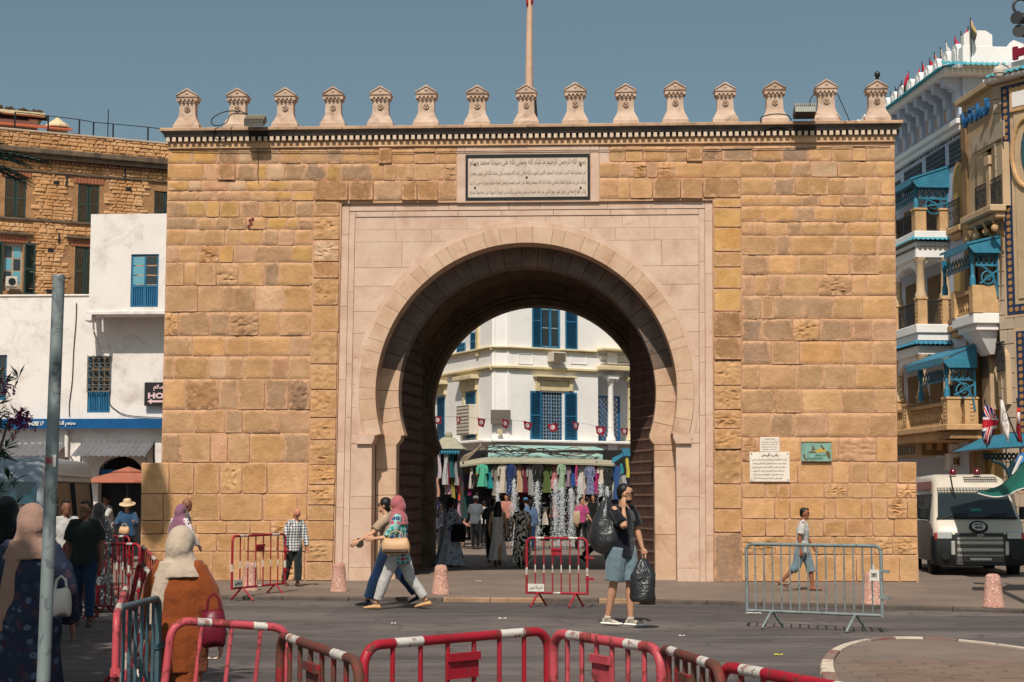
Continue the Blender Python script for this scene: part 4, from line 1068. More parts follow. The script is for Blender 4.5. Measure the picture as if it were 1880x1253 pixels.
M_TAN = mk('sand coloured stucco', srgb(200, 172, 138), .9, .15, 1.2, .35, 30, .008, dirt=srgb(150, 118, 80), dirtamt=.4)
M_TANC = mk('carved ochre stone', srgb(214, 172, 124), .85, .3, 3, .7, 26, .02)
M_CLAD = mk('pale grey cladding', srgb(190, 170, 148), .8, .15, 1.5, .3)
M_TEALT = mk('turquoise roof tile', srgb(72, 160, 176), .5, .25, 5, .4, 20, .01)
M_CANO = mk('turquoise painted timber', srgb(58, 132, 160), .55, .3, 4, .25, dirt=srgb(34, 98, 130))
# rubble house, far left: wall as one mass, its stones as relief
fo_ = P(0, 400, 53); F1 = Facade((fo_.x, fo_.y), rad(27.7))
old = F1.thing('stone_house', 'old rubble stone house with dark green shutters behind the white building', 'building')
def L1(px, py): return F1.at(px, py)
z00 = L1(0, 238)[1]; u9 = 9.5; u0_ = -9.0
M_RUB = mk('rubble mortar', srgb(176, 132, 92), .95, .35, 2, .8, 12, .03, dirt=srgb(110, 78, 54))
M_RUBS = mk('rubble stones', srgb(216, 168, 118), .95, .5, 1.7, .7, 14, .02, c2=srgb(170, 122, 80), dirt=srgb(232, 200, 164), dirtamt=.5)
wins1 = [rect(F1, 9, 48, 326, 403), rect(F1, 143, 182, 339, 413), rect(F1, 283, 322, 352, 425), rect(F1, 6, 42, 446, 535), rect(F1, 137, 176, 454, 545)]
b = MB(); wall_h(b, [(u0_, 0), (u9, 0), (u9, z00), (u0_, z00)], wins1, 0, .25)
b.quad((u0_, 0, z00), (u9, 0, z00), (u9, 9, z00), (u0_, 9, z00)); b.quad((u9, 0, 0), (u9, 9, 0), (u9, 9, z00), (u9, 0, z00))
b.obj('wall', M_RUB, old, local=True)
b = MB(); zc0 = L1(60, 300)[1]
z = 6.5
while z < z00-.05:
 h = rnd.uniform(.08, .17); u = u0_+rnd.uniform(0, .2)
 while u < u9:
  w = rnd.uniform(.12, .42)
  hit = any(u+w > q[0]-.12 and u < q[1]+.12 and z+h > q[2]-.05 and z < q[3]+.25 for q in wins1)
  if not hit and u+w > -1 or (z > 10.0 and not hit):
   d = rnd.uniform(.0, .035); j = lambda: rnd.uniform(-.018, .018)
   q4 = [(u+.012+j(), z+.008+j()), (u+w-.012+j(), z+.008+j()), (u+w-.015+j(), z+h-.01+j()), (u+.015+j(), z+h-.01+j())]
   cx_, cz_ = u+w/2, z+h/2
   b.loft([[(x, .02, zz) for x, zz in q4], [(x, -d, zz) for x, zz in q4], [(cx_+(x-cx_)*.72, -d-.018, cz_+(zz-cz_)*.66) for x, zz in q4]])
  u += w
 z += h
stuff(b.obj('rubble_stones', M_RUBS, old, local=True))
M_BRK = mk('sooty brick course', srgb(96, 64, 52), .9, .4, 6, .5)
M_DKC = mk('dark weathered cornice', srgb(70, 62, 54), .9, .4, 3, .5, c2=srgb(120, 100, 80))
zt_, zb__ = L1(60, 273)[1], L1(60, 296)[1]
b = MB(); b.bbox(u0_, u9, -.34, .02, zt_-.22, zt_-.02, .03); b.bbox(u0_, u9, -.24, .02, zt_-.36, zt_-.222, .01); b.obj('cornice', M_DKC, old, local=True)
b = MB()
for i in range(150): b.box(u0_+i*.125, u0_+i*.125+.07, -.18, .02, zt_-.46, zt_-.365)
stuff(b.obj('brick_dentils', M_BRK, old, local=True))
for py in (312, 402):
 z_ = L1(30, py)[1]; b = MB(); b.bbox(u0_, u9, -.07, .02, z_-.04, z_+.04, .01); b.obj('string_course', M_DKC, old, local=True)
z_ = z00; b = MB(); b.bbox(u0_, u9, -.06, .4, z_, z_+.07, .015); b.obj('parapet_coping', mk('pale parapet', srgb(190, 168, 146), .9, .2, 3, .3), old, local=True)
for k, (a, c, d, e) in enumerate(wins1):
 if k == 3:
  b = MB(); b.box(a, c, .16, .20, d, e); fr_ = b.obj('window', mk('dull window frame', srgb(176, 160, 138), .7, .2, 5, .2), old, local=True)
  for i in range(2):
   for j in range(3):
    b = MB(); x0 = a+.05+(c-a-.05)*i/2; z0 = d+.3+(e-d-.35)*j/3; b.box(x0, x0+(c-a)/2-.09, .150, .158, z0, z0+(e-d-.35)/3-.05); b.obj('pane', M_GLASSB if (i+j) % 2 else M_GLASS, fr_, local=True)
  shutter(old, c+.03, c+(c-a)*.62, d-.1, e+.02, -.02, M_DGREEN)
  shutter(old, a-(c-a)*.6, a-.03, d-.1, e+.02, -.02, M_DGREEN)
  continue
 m = (a+c)/2
 shutter(old, a, m-.01, d, e, .07, M_DGREEN, mat2=M_SLAT); shutter(old, m+.01, c, d, e, .07, M_DGREEN, mat2=M_SLAT)
 b = MB(); b.box(a, c, .2, .24, d, e); b.obj('window_back', M_DARK, old, local=True)
for a, c, d, e in (wins1[0], wins1[1], wins1[3], wins1[4]):
 for i in range(9):
  b = MB(); w = (c-a+.3)/9; b.bbox(a-.15+i*w+.008, a-.15+(i+1)*w-.008, -.035, .02, e+.02, e+.20, .006); b.obj('lintel_brick', mk('dusty red brick', srgb(168, 104, 78), .9, .3, 5, .4), old, local=True)
for q in (wins1[3], wins1[4]):
 b = MB(); b.bbox(q[0]-.3, q[1]+.3, -.16, .02, q[3]+.26, q[3]+.34, .01); b.obj('hood_moulding', M_DKC, old, local=True)
for px, py in ((103, 336), (236, 349), (93, 461), (90, 535)):
 u, z_ = L1(px, py); b = MB(); b.box(u-.1, u+.1, -.045, -.01, z_-.06, z_+.06); b.obj('putlog_hole', M_DARK, old, local=True)
for px, py0, py1 in ((121, 322, 342), (228, 310, 330), (107, 428, 446)):
 u, za = L1(px, py0); zb_ = L1(px, py1)[1]; b = MB(); b.tube([(u, -.06, za), (u+.03, -.07, (za+zb_)/2), (u, -.06, zb_)], .03, 6); b.obj('wall_anchor', M_IRONB, old, local=True)
a_, c_, d_, e_ = rect(F1, 9, 30, 510, 529)
ac = F1.thing('air_conditioner', 'white air conditioner fixed under the open shuttered window at far left', 'air conditioner')
b = MB(); b.bbox(a_, c_, -.32, -.05, d_, e_, .02); b.obj('case', M_AC, ac, local=True)
b = MB(); u = (a_+c_)/2; b.lathe([(.05, 0), (.12, 0), (.12, .01), (.05, .01)], n=16, mx=M.Translation((u, -.325, (d_+e_)/2)) @ M.Rotation(PI/2, 4, 'X')); b.obj('fan_grille', M_SLATE, ac, local=True)
# roof railing
rail = F1.thing('roof_railing', 'thin iron railing with posts along the roof of the stone house', 'railing')
rp = [(28, 206), (89, 213), (146, 220), (172, 225), (208, 228), (272, 234), (330, 241)]
pts = []
for px, py in rp:
 u, zt2 = F1.at(px, py, 1.0); b = MB(); b.tube([(u, 1.0, z00), (u, 1.0, zt2)], .03, 5); b.obj('post', M_IRONB, rail, local=True); pts.append((u, 1.0, zt2))
b = MB(); b.tube(pts, .016, 5); b.obj('top_wire', M_IRONB, rail, local=True)
b = MB(); b.tube([(p[0], p[1], p[2]-.5-.1*(i % 2)) for i, p in enumerate(pts)], .010, 4); b.obj('lower_wire', M_IRONB, rail, local=True)
u, zt2 = F1.at(199, 201, 1.4); b = MB(); b.tube([(u, 1.4, z00), (u, 1.4, zt2)], .018, 5); tag(b.obj('antenna_mast', M_IRONB, None), 'thin antenna mast on the roof of the stone house', 'antenna'); ob = COL.objects[-1]
ob.matrix_world = LOC[old.name]
# far roof top left
F0 = Facade((P(0, 230, 75).x, 75), rad(27)); far = F0.thing('distant_house', 'distant pale house with red tiled eaves above the stone house', 'building')
a_, c_, d_, e_ = rect(F0, -60, 80, 243, 211)
za, zb_ = F0.at(40, 243)[1], F0.at(40, 209)[1]; u1 = F0.at(81, 230)[0]
b = MB(); b.box(-6, u1-.3, 0, 5, 0, zb_); b.obj('wall', mk('pinkish render', srgb(222, 186, 164), .9, .2, 1, .3), far, local=True)
b = MB(); b.bbox(-6, u1, -.35, 5.3, zb_-.12, zb_+.05, .02); b.obj('roof_slab', M_CREAM, far, local=True)
b = MB(); b.loft([[(-6, -1.0, za+.05), (u1+1.2, -1.0, za+.05), (u1+1.2, 0, za+.35), (-6, 0, za+.35)], [(-6, -1.0, za+.12), (u1+1.2, -1.0, za+.12), (u1+1.2, 0, za+.42), (-6, 0, za+.42)]]); b.obj('tiled_eaves', mk('red roof tile', srgb(186, 96, 66), .8, .3, 5, .4), far, local=True)
for px in (25, 60):
 u, z_ = F0.at(px, 216); b = MB(); b.box(u-.7, u+.7, -.03, .05, z_-.1, z_+.12); b.obj('window', M_DARK, far, local=True)
b = MB()
for i in range(90):
 u = rnd.uniform(-5.8, u1-.2); b.ball((u, rnd.uniform(-.2, .5), zb_+.1+rnd.uniform(0, .12)), (.12, .1, .1), 5, 4)
stuff(b.obj('roof_plants', mk('dry roof plants', srgb(84, 66, 46), .9, .4, 3, .4), far, local=True))
u, z_ = F0.at(105, 243); b = MB(); b.lathe([(.5, -.6), (.5, .15), (.62, .2), (.6, .3), (.3, .5), (.05, .7), (.01, .75)], n=12, mx=M.Translation((u, 0, z_))); co_ = b.obj('roof_turret', M_CREAM, None, local=True); co_.matrix_world = LOC[far.name]; tag(co_, 'small domed roof turret seen beyond the roof railing', 'turret')
# white building with awnings
F2 = Facade((0, 46.0), 0); wb = F2.thing('white_house', 'white washed building with blue windows and a blue shop fascia at left', 'building')
r2 = lambda *a: rect(F2, *a)
zr = F2.at(80, 545)[1]; wl, wr = -30.0, F2.at(330, 700)[0]
hL = r2(-20, 12, 652, 735); hM = r2(161, 203, 655, 758)
ax0, ax1 = F2.at(181, 850)[0], F2.at(262, 850)[0]; az = F2.at(220, 838)[1]; am = (ax0+ax1)/2; ar = (ax1-ax0)/2
archp = [(ax0, .02), (ax1, .02)]+[(am+ar*math.cos(PI*i/12), az-.75*ar+ar*.75*math.sin(PI*i/12)+.0) for i in range(13)]
bx0, bx1 = F2.at(40, 850)[0], F2.at(118, 850)[0]
arch2 = [(bx0, .02), (bx1, .02)]+[((bx0+bx1)/2+(bx1-bx0)/2*math.cos(PI*i/12), az-.6+.6*math.sin(PI*i/12)) for i in range(13)]
b = MB(); wall_h(b, [(wl, 0), (wr, 0), (wr, zr), (wl, zr)], [hL, hM, archp, arch2], 0, .35)
b.quad((wl, 0, zr), (wr, 0, zr), (wr, 5, zr), (wl, 5, zr)); b.quad((wr, 0, 0), (wr, 5, 0), (wr, 5, zr), (wr, 0, zr)); b.obj('wall', M_WHITEW, wb, local=True)
b = MB(); b.bbox(wl, wr, -.04, .3, zr, zr+.06, .02); b.obj('parapet', M_WHITEW, wb, local=True)
# projecting box room on the right
ba, bc, bd, be = r2(165, 330, 575, 393); BOXY = -.75
ba = rect(Facade((0, 45.25), 0), 165, 330, 393, 572);
F2b = Facade((0, 45.25), 0); hB = rect(F2b, 240, 291, 467, 564)
b = MB(); wall_h(b, [(ba[0], ba[2]), (ba[1], ba[2]), (ba[1], ba[3]), (ba[0], ba[3])], [hB], -.75, .14)
for q in (((ba[0], ba[2]), (ba[0], ba[3])), ((ba[0], ba[3]), (ba[1], ba[3])), ((ba[0], ba[2]), (ba[1], ba[2]))):
 (xa, za), (xb, zb_) = q; b.quad((xa, -.75, za), (xa, 4, za), (xb, 4, zb_), (xb, -.75, zb_))
b.obj('box_room', M_WHITEW, wb, local=True)
b = MB(); b.bbox(ba[0]-.03, ba[1], -.82, .0, ba[2]-.10, ba[2]+.01, .015); b.bbox(ba[0]-.08, ba[0]+.12, -.85, -.4, ba[2]-.28, ba[2]-.101, .02); b.obj('floor_moulding', M_WHITEW, wb, local=True)
for px in (170, 187):
 u = F2b.at(px, 590)[0]; b = MB(); b.tube([(u, -.7, ba[2]-.1), (u, -.62, ba[2]-.55), (u-.0, -.05, ba[2]-.95)], .03, 6); b.obj('bracket', M_WHITEW, wb, local=True)
def blue_window(par, q, y, split, grille=False):
 a, c, d, e = q; zs = d+(e-d)*split; m = (a+c)/2
 b = MB(); w = .05
 for z0, z1 in ((d, d+.05), (zs-.03, zs+.03), (e-.05, e)): b.box(a, c, y-.05, y, z0, z1)
 for x in (a, m-w/2, c-w): b.box(x, x+w, y-.052, y-.002, d+.01, e-.01)
 fr_ = b.obj('window', M_BLUE, par, local=True)
 for s in range(2):
  x0 = a+w+(m-a-w*.5)*s; x1 = x0+(m-a)-w*1.5
  for k in range(3):
   z0 = zs+.03+(e-zs-.08)*k/3; b = MB(); b.box(x0, x1, y-.035, y-.03, z0+.02, z0+(e-zs-.08)/3-.01); b.obj('pane', (M_GLASSB if s == 0 else M_GLASS) if not grille else M_DARK, fr_, local=True)
 n = 12; b = MB()
 b.box(a+.01, c-.01, y-.02, y-.012, d+.04, zs-.03); b.obj('lower_panel', M_DBLUE, fr_, local=True)
 for i in range(n):
  x = a+.03+(c-a-.06)*(i+.5)/n; b = MB(); b.box(x-.012, x+.012, y-.07, y-.05, d+.03, zs-.02); b.obj('slat', M_BLUE, fr_, local=True)
 if grille:
  b = MB(); gy = y-.16
  for i in range(5): x = a+(c-a)*i/4; b.tube([(x, gy, zs), (x, gy, e+.03)], .012, 4)
  for i in range(6): z = zs+(e-zs)*i/5; b.tube([(a, gy, z), (c, gy, z)], .010, 4)
  for i in range(4):
   for k in range(7):
    cx_, cz_ = a+(c-a)*(i+.5)/4, zs+(e-zs)*(k+.5)/7; r__ = min((c-a)/9, (e-zs)/15)
    b.tube([(cx_+r__*math.cos(t*.9)*(1 if k % 2 else -1), gy, cz_+r__*math.sin(t*.9)) for t in range(6)], .008, 3)
  stuff(b.obj('scroll_grille', mk('pale iron', srgb(120, 116, 104), .6, .2, 5, .2), fr_, local=True))
blue_window(wb, hB, -.66, .40); blue_window(wb, hM, .10, .37, True); blue_window(wb, hL, .10, .1)
# fascia with lettering
fa, fc, fd, fe = r2(40, 330, 770, 788); fa = F2.at(-60, 780)[0]
b = MB(); n = 70
for i in range(n):
 x0 = fa+(fc-fa)*i/n; x1 = fa+(fc-fa)*(i+1)/n
 b.loft([[(x0, -.30, fd), (x0, -.30, fe), ], [((x0+x1)/2, -.325, fd), ((x0+x1)/2, -.325, fe)], [(x1, -.30, fd), (x1, -.30, fe)]], False, False, False)
b.box(fa, fc, -.29, 0, fd+.03, fe); fas = b.obj('blue_fascia', M_DBLUE, wb, local=True)
M_LET = flat('white lettering', srgb(232, 232, 228), .6)
def ftext(s, px0, px1, py0, py1, f, y, mat, par, name='lettering', bold=.0, shear=0.0):
 a, c, d, e = rect(f, px0, px1, py0, py1)
 p = f.o+f.u*a+f.n*y;
 return text(s, name, mat, c-a, e-d, .006, par, V((p.x, p.y, d)), M.Rotation(f.a, 4, 'Z'), bold, shear)
ftext('ATHORE 17', 52, 88, 775, 783, F2, -.335, M_LET, wb, bold=.03, shear=.3)
ftext(arabic('مطعم الناف'), 108, 145, 774, 785, F2, -.335, M_LET, wb, bold=.03)
# shop sign HO with arrow
sa, sc_, sd, se = r2(268, 312, 703, 746)
sg = thing('hotel_sign', 'black sign with pink Arabic and Latin letters and an arrow, cut off by the gate', 'sign', (sa, 45.9, sd))
b = MB(); b.bbox(0, sc_-sa, -.08, 0, 0, se-sd, .01); b.obj('panel', M_BLK, sg, local=True)
M_PINKL = flat('pink lettering', srgb(226, 190, 196), .6)
ftext('HOTEL', 275, 335, 722, 733, F2, -.19, M_PINKL, sg, bold=.05)
ftext(arabic('نزل سلام'), 285, 318, 707, 719, F2, -.19, M_PINKL, sg, bold=.04)
a, c, d, e = r2(274, 312, 735, 741); b = MB(); zc_2 = (d+e)/2
b.prism([(a, zc_2), (a+.12, zc_2+.08), (a+.12, zc_2+.03), (c, zc_2+.03), (c, zc_2-.03), (a+.12, zc_2-.03), (a+.12, zc_2-.08)], 45.80, 45.815); b.obj('arrow', M_PINKL, sg)
# corrugated awnings
def awning(label, px0, px1, py0, py1, depth, f, mat, name='awning', n=26, side=True, drop=.3):
 a, c, d, e = rect(f, px0, px1, py0, py1)
 t = f.thing(name, label, 'awning'); b = MB()
 rings = []
 for i in range(n+1):
  u = a+(c-a)*i/n; k = .018*(1 if i % 2 else -1); rings.append([(u, 0, e+k), (u, -depth, d+k)])
 b.loft(rings, False, False, False); o = b.obj('roof_sheet', mat, t, local=True); md = o.modifiers.new('thick', 'SOLIDIFY'); md.thickness = .012
 if side:
  for u in (a, c): b = MB(); b.box(u-.02, u+.02, -.05, -.0, d-.5, e); b.tube([(u, 0, d-.5), (u, -depth, d-.02)], .018, 5); b.obj('support', M_GREY, t, local=True)
 return t
awning('grey corrugated awning over the arched doorway right of the van', 150, 283, 812, 839, 1.0, F2, M_CORR)
awning('grey corrugated awning behind the van at the left edge', -40, 122, 814, 839, 1.0, F2, M_CORR)
# dark doorway interior with blue band
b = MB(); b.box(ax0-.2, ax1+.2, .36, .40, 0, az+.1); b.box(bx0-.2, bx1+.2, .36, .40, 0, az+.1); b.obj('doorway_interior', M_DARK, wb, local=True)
b = MB(); b.box(ax0, ax1, .1, .2, F2.at(220, 884)[1], F2.at(220, 862)[1]); b.obj('door_head_panel', M_DBLUE, wb, local=True)
b = MB()
for i in range(14):
 u = ax0+(ax1-ax0)*(i+.5)/14; b.tube([(u, .12, F2.at(220, 862)[1]), (u, .12, F2.at(220, 842)[1])], .012, 4)
stuff(b.obj('door_head_bars', M_IRONB, wb, local=True))
b = MB(); u = F2.at(125, 800)[0]; b.tube([(u, -.12, F2.at(125, 840)[1]), (u, -.12, F2.at(125, 805)[1]), (u-.03, -.1, F2.at(125, 792)[1])], .06, 8); b.obj('drain_pipe', M_WHITEW, wb, local=True)
def fcable(pts, f, y, r, label, mat=None):
 b = MB(); q = [f.at(px, py) for px, py in pts]; w = [tuple(f.o+f.u*u+f.n*y+V((0, 0, z))) for u, z in q]
 b.tube(smooth(w, 5), r, 4); return tag(b.obj('wall_cable', mat or M_INK), label, 'cable')
fcable([(141, 557), (140, 590), (136, 640), (133, 700), (128, 740), (128, 765)], F2, -.03, .014, 'loose cable running down the white wall beside the barred window')
fcable([(203, 715), (202, 740), (212, 752), (235, 763), (300, 768)], F2, -.03, .012, 'cable sagging along the white wall towards the hotel sign')
# cafe parasol
p = P(236, 859, 41.5)
par = thing('parasol', 'faded orange cafe parasol open before the arched doorway', 'parasol', (p.x, 41.5, 0))
M_ORG = mk('faded orange canvas', srgb(172, 104, 82), .9, .2, 3, .2)
zt2, zb2 = Z(861, 41.5, 236), Z(887, 41.5, 236)
b = MB(); R8 = [(1.45, 0)]
def oct(r, z, k=8): return [(r*math.cos(2*PI*i/k+PI/8), r*math.sin(2*PI*i/k+PI/8), z) for i in range(k)]
b.loft([oct(1.25, zb2), oct(1.22, zb2+.05), oct(.25, zt2-.06), oct(.24, zt2-.05)], c0=False, c1=False); b.loft([oct(.42, zt2-.08), oct(.02, zt2+.05)], c0=False); o = b.obj('canopy', M_ORG, par, local=True); o.modifiers.new('t', 'SOLIDIFY').thickness = .01
b = MB(); b.tube([(0, 0, 0), (0, 0, zt2)], .03, 8); b.obj('pole', M_GREY, par, local=True)
for i in range(8):
 a = 2*PI*i/8+PI/8; b = MB(); b.tube([(1.22*math.cos(a), 1.22*math.sin(a), zb2+.02), (0.05*math.cos(a), .05*math.sin(a), zt2-.10)], .01, 4); b.obj('rib', M_GREY, par, local=True)
# ------------------------------------------------------------------ white corner building seen through the arch
MY = 69.0
co0 = P(935, 700, MY); FM = Facade((co0.x, co0.y), rad(32)); p904 = P(904, 700, MY-.15)
FC = Facade((p904.x, p904.y), math.atan2(co0.y-p904.y, co0.x-p904.x)); FN = Facade((p904.x, p904.y), rad(-62))
mb = thing('corner_building', 'white corner building with bright blue shutters and cream mouldings seen through the arch', 'building', (co0.x, co0.y, 0))
def fobj(b, name, mat, f, parent, **kw):
 """facade-local geometry -> world -> under parent"""
 L = M.Translation(f.o) @ M.Rotation(f.a, 4, 'Z'); b.v = [tuple(L @ V(p)) for p in b.v]; return b.obj(name, mat, parent, **kw)
rM = lambda *a: rect(FM, *a); HT = 15.5; lenM = 14.0; lenN = 11.0
def z3(x, y): return (780+x/4.04, 550+y/4.04)
def r3(f, x0, x1, y0, y1):
 a = z3(x0, y0); c = z3(x1, y1); return rect(f, a[0], c[0], a[1], c[1])
wU = r3(FM, 865, 1010, 60, 365); wU = (wU[0], wU[1], wU[2], wU[2]+2.6); wLo = r3(FM, 865, 1020, 690, 1045)
LO = r3(FM, 1285, 1530, 575, 1055); LO = (LO[0], LO[0]+4.0, LO[2], LO[3])
b = MB(); wall_h(b, [(0, 0), (lenM, 0), (lenM, HT), (0, HT)], [wU, wLo, LO], 0, .30); fobj(b, 'wall', M_WHITE2, FM, mb)
wc = (co0-p904).length
b = MB(); b.box(-.02, wc+.02, 0, .3, 0, HT); fobj(b, 'corner_pier', M_WHITE2, FC, mb)
for u in (.06, wc-.10): b = MB(); b.box(u, u+.05, -.04, 0, 0, HT); fobj(b, 'corner_moulding', M_WHITE2, FC, mb)
nw = [r3(FN, 303, 378, 686, 1035), r3(FN, 90, 148, 722, 1060)]
b = MB(); wall_h(b, [(-lenN, 0), (0, 0), (0, HT), (-lenN, HT)], [nw[0], nw[1]], 0, .2); fobj(b, 'wall', M_WHITE2, FN, mb)
for (ya, yc) in ((350, 364), (492, 512)):
 za_ = FM.at(*z3(640, ya))[1]; zb_ = FM.at(*z3(640, yc))[1]
 for f, u0, u1 in ((FM, 0, LO[0]-.1), (FC, -.06, wc+.06), (FN, -lenN, 0)):
  b = MB(); b.bbox(u0, u1, -.16, .02, zb_, za_, .02); b.bbox(u0, u1, -.09, .02, zb_-.08, zb_-.002, .01); fobj(b, 'string_course', M_CREAM, f, mb)
zl = FM.at(*z3(640, 1040))[1]; zl2 = FM.at(*z3(640, 1062))[1]
for f, u0, u1 in ((FM, 0, lenM), (FC, -.06, wc+.06), (FN, -lenN, 0)):
 b = MB(); b.bbox(u0, u1, -.45, .02, zl2, zl, .03); fobj(b, 'ledge', M_WHITE2, f, mb)
def sh3(f, x0, x1, y0, y1, y=-.03, flip=False):
 a, c, d, e = r3(f, x0, x1, y0, y1); t0 = MB();
 keep = LOC[mb.name]
 LOC[mb.name] = M()
 o = shutter(mb, a, c, d, e, y, M_BLUE, n=26)
 LOC[mb.name] = keep
 L = keep.inverted() @ M.Translation(f.o) @ M.Rotation(f.a, 4, 'Z')
 for q in (o, *o.children): q.data.transform(L);
 return o
sh3(FM, 792, 862, -40, 360); sh3(FM, 1038, 1126, -30, 372); sh3(FM, 778, 860, 680, 1044); sh3(FM, 1034, 1124, 692, 1050)
sh3(FN, 245, 305, 325, 400); sh3(FN, 346, 390, 245, 378); sh3(FN, 306, 376, 686, 1030, -.0); sh3(FN, 92, 146, 722, 1058, .02)
def window3(f, q, y, rows, mat, glass=M_GLASS):
 a, c, d, e = q; m = (a+c)/2
 b = MB(); w = .09
 b.box(a, a+w, y-.05, y, d, e); b.box(c-w, c, y-.05, y, d, e); b.box(m-w*.6, m+w*.6, y-.06, y, d, e); b.box(a+w, c-w, y-.05, y, d, d+w); b.box(a+w, c-w, y-.05, y, e-w, e)
 fr_ = fobj(b, 'window', mat, f, mb)
 for s in range(2):
  for k in range(rows):
   x0 = a+w+(m-a-w*.4)*s; z0 = d+w+(e-d-2*w)*k/rows
   b = MB(); b.box(x0, x0+m-a-w*1.6, y-.02, y-.015, z0+.02, z0+(e-d-2*w)/rows-.02); fobj(b, 'pane', glass, f, fr_)
 return fr_
window3(FM, wU, .14, 3, M_BLUE)
# lower window with scrolled grille
b = MB(); a, c, d, e = wLo; b.box(a, c, .2, .24, d, e); fobj(b, 'window_back', M_DARK, FM, mb)
b = MB()
for i in range(9): x = a+(c-a)*i/8; b.tube([(x, .05, d), (x, .05, e)], .016 if i % 2 else .026, 4)
for i in range(8):
 for k in range(14):
  cx_, cz_ = a+(c-a)*(i+.5)/8, d+(e-d)*(k+.5)/14; s = 1 if (i+k) % 2 else -1
  b.tube([(cx_+s*.07*math.cos(t*1.1), .05, cz_+.075*math.sin(t*1.1)) for t in range(6)], .014, 3)
stuff(fobj(b, 'scroll_grille', mk('pale blue iron', srgb(116, 140, 160), .6, .2, 5, .2), FM, mb))
b = MB()
for x in (a+(c-a)*.03, (a+c)/2-.05, c-(c-a)*.08): b.box(x, x+.09, .08, .12, d, e)
fobj(b, 'window', M_DBLUE, FM, mb)
# hood over it
a, c, d, e = r3(FM, 800, 1105, 566, 600)
for (q, s0, s1, dep) in ((r3(FM, 800, 1105, 568, 584), 0, 0, .32), (r3(FM, 812, 1095, 586, 600), 0, 0, .22), (r3(FM, 822, 1085, 602, 682), 0, 0, .07)):
 b = MB(); b.bbox(q[0], q[1], -dep, .02, q[2], q[3], .02); fobj(b, 'window_hood', M_CREAM, FM, mb)
for x0, x1 in ((815, 840), (1062, 1086)):
 q = r3(FM, x0, x1, 600, 680); b = MB(); b.prism([(q[0], q[2]), (q[1], q[2]), (q[1], q[3]), (q[0], q[3])], -.16, -.06); fobj(b, 'bracket', M_CREAM, FM, mb)
q = r3(FN, 262, 405, 570, 600); b = MB(); b.bbox(q[0], q[1], -.4, .02, q[2], q[3], .02); q = r3(FN, 280, 392, 602, 680); b.bbox(q[0], q[1], -.12, .02, q[2], q[3], .01); fobj(b, 'window_hood', M_CREAM, FN, mb)
q = r3(FN, 60, 172, 612, 640); b = MB(); b.bbox(q[0], q[1], -.4, .02, q[2], q[3], .02); q = r3(FN, 88, 160, 642, 712); b.bbox(q[0], q[1], -.12, .02, q[2], q[3], .01); fobj(b, 'window_hood', M_CREAM, FN, mb)
for xx in (290, 392): q = r3(FN, xx-6, xx+6, 690, 1040); b = MB(); b.box(q[0], q[1], -.06, 0, q[2], q[3]); fobj(b, 'window_jamb', M_CREAM, FN, mb)
for xx in (398,): q = r3(FN, xx-8, xx+8, 230, 420); b = MB(); b.box(q[0], q[1], -.1, 0, q[2], q[3]+2); fobj(b, 'window_jamb', M_CREAM, FN, mb)
# recessed panels between the courses
for x0, x1 in ((690, 800), (1080, 1200)):
 q = r3(FM, x0, x1, 400, 480); b = MB()
 for z in (q[2], q[3]-.03): b.box(q[0], q[1], -.03, 0, z, z+.03)
 for u in (q[0], q[1]-.03): b.box(u, u+.03, -.03, 0, q[2]+.03, q[3]-.03)
 fobj(b, 'panel_moulding', M_WHITE2, FM, mb)
# loggia at the right: column, balustrade panels, blue lattice
a, c, d, e = LO; b = MB(); b.box(a, c, 1.3, 1.4, d-1, e+.3); b.box(a-.02, a+.08, .3, 1.4, d, e); fobj(b, 'loggia_back', M_WHITE2, FM, mb)
def column3(f, x, y0, y1, r, par, mat, y=-.1, cap=True):
 u, zb_ = f.at(*z3(x, y1)); zt_ = f.at(*z3(x, y0))[1]; b = MB()
 b.lathe([(r*1.5, zb_), (r*1.5, zb_+.12), (r*1.1, zb_+.2), (r, zb_+.4), (r*.85, zt_-.45), (r*1.0, zt_-.38), (r*1.0, zt_-.30), (r*1.5, zt_-.16)], n=14, mx=M.Translation((u, y, 0)))
 b.box(u-r*1.9, u+r*1.9, y-r*1.9, y+r*1.9, zt_-.16, zt_);
 for s in (-1, 1): b.ball((u+s*r*1.5, y-r*1.2, zt_-.2), r*.5, 6, 5)
 return fobj(b, 'column', mat, f, par, auto=45)
column3(FM, 1371, 566, 1050, .14, mb, M_WHITE2)
column3(FM, 1515, 575, 1050, .14, mb, M_CREAM)
q = r3(FM, 1322, 1494, 712, 1048); b = MB()
w = .07
b.box(q[0], q[1], .5, .56, q[2], q[2]+w); b.box(q[0], q[1], .5, .56, q[3]-w, q[3]); b.box(q[0], q[0]+w, .5, .56, q[2]+w, q[3]-w); b.box(q[1]-w, q[1], .5, .56, q[2]+w, q[3]-w)
W_, H_ = q[1]-q[0], q[3]-q[2]
for s in (1, -1):
 k = -H_
 while k < W_:
  pts = []
  for t in (0, 1):
   pass
  x0, x1 = k, k+H_; z0, z1 = 0, H_
  if x0 < 0: z0 += -x0; x0 = 0
  if x1 > W_: z1 -= x1-W_; x1 = W_
  if x1 > x0+.05:
   if s > 0: b.tube([(q[0]+x0, .53+.01*s, q[2]+z0), (q[0]+x1, .53+.01*s, q[2]+z1)], .022, 4)
   else: b.tube([(q[1]-x0, .53+.01*s, q[2]+z0), (q[1]-x1, .53+.01*s, q[2]+z1)], .022, 4)
  k += .22
fobj(b, 'lattice_screen', M_DBLUE, FM, mb)['kind'] = 'stuff'
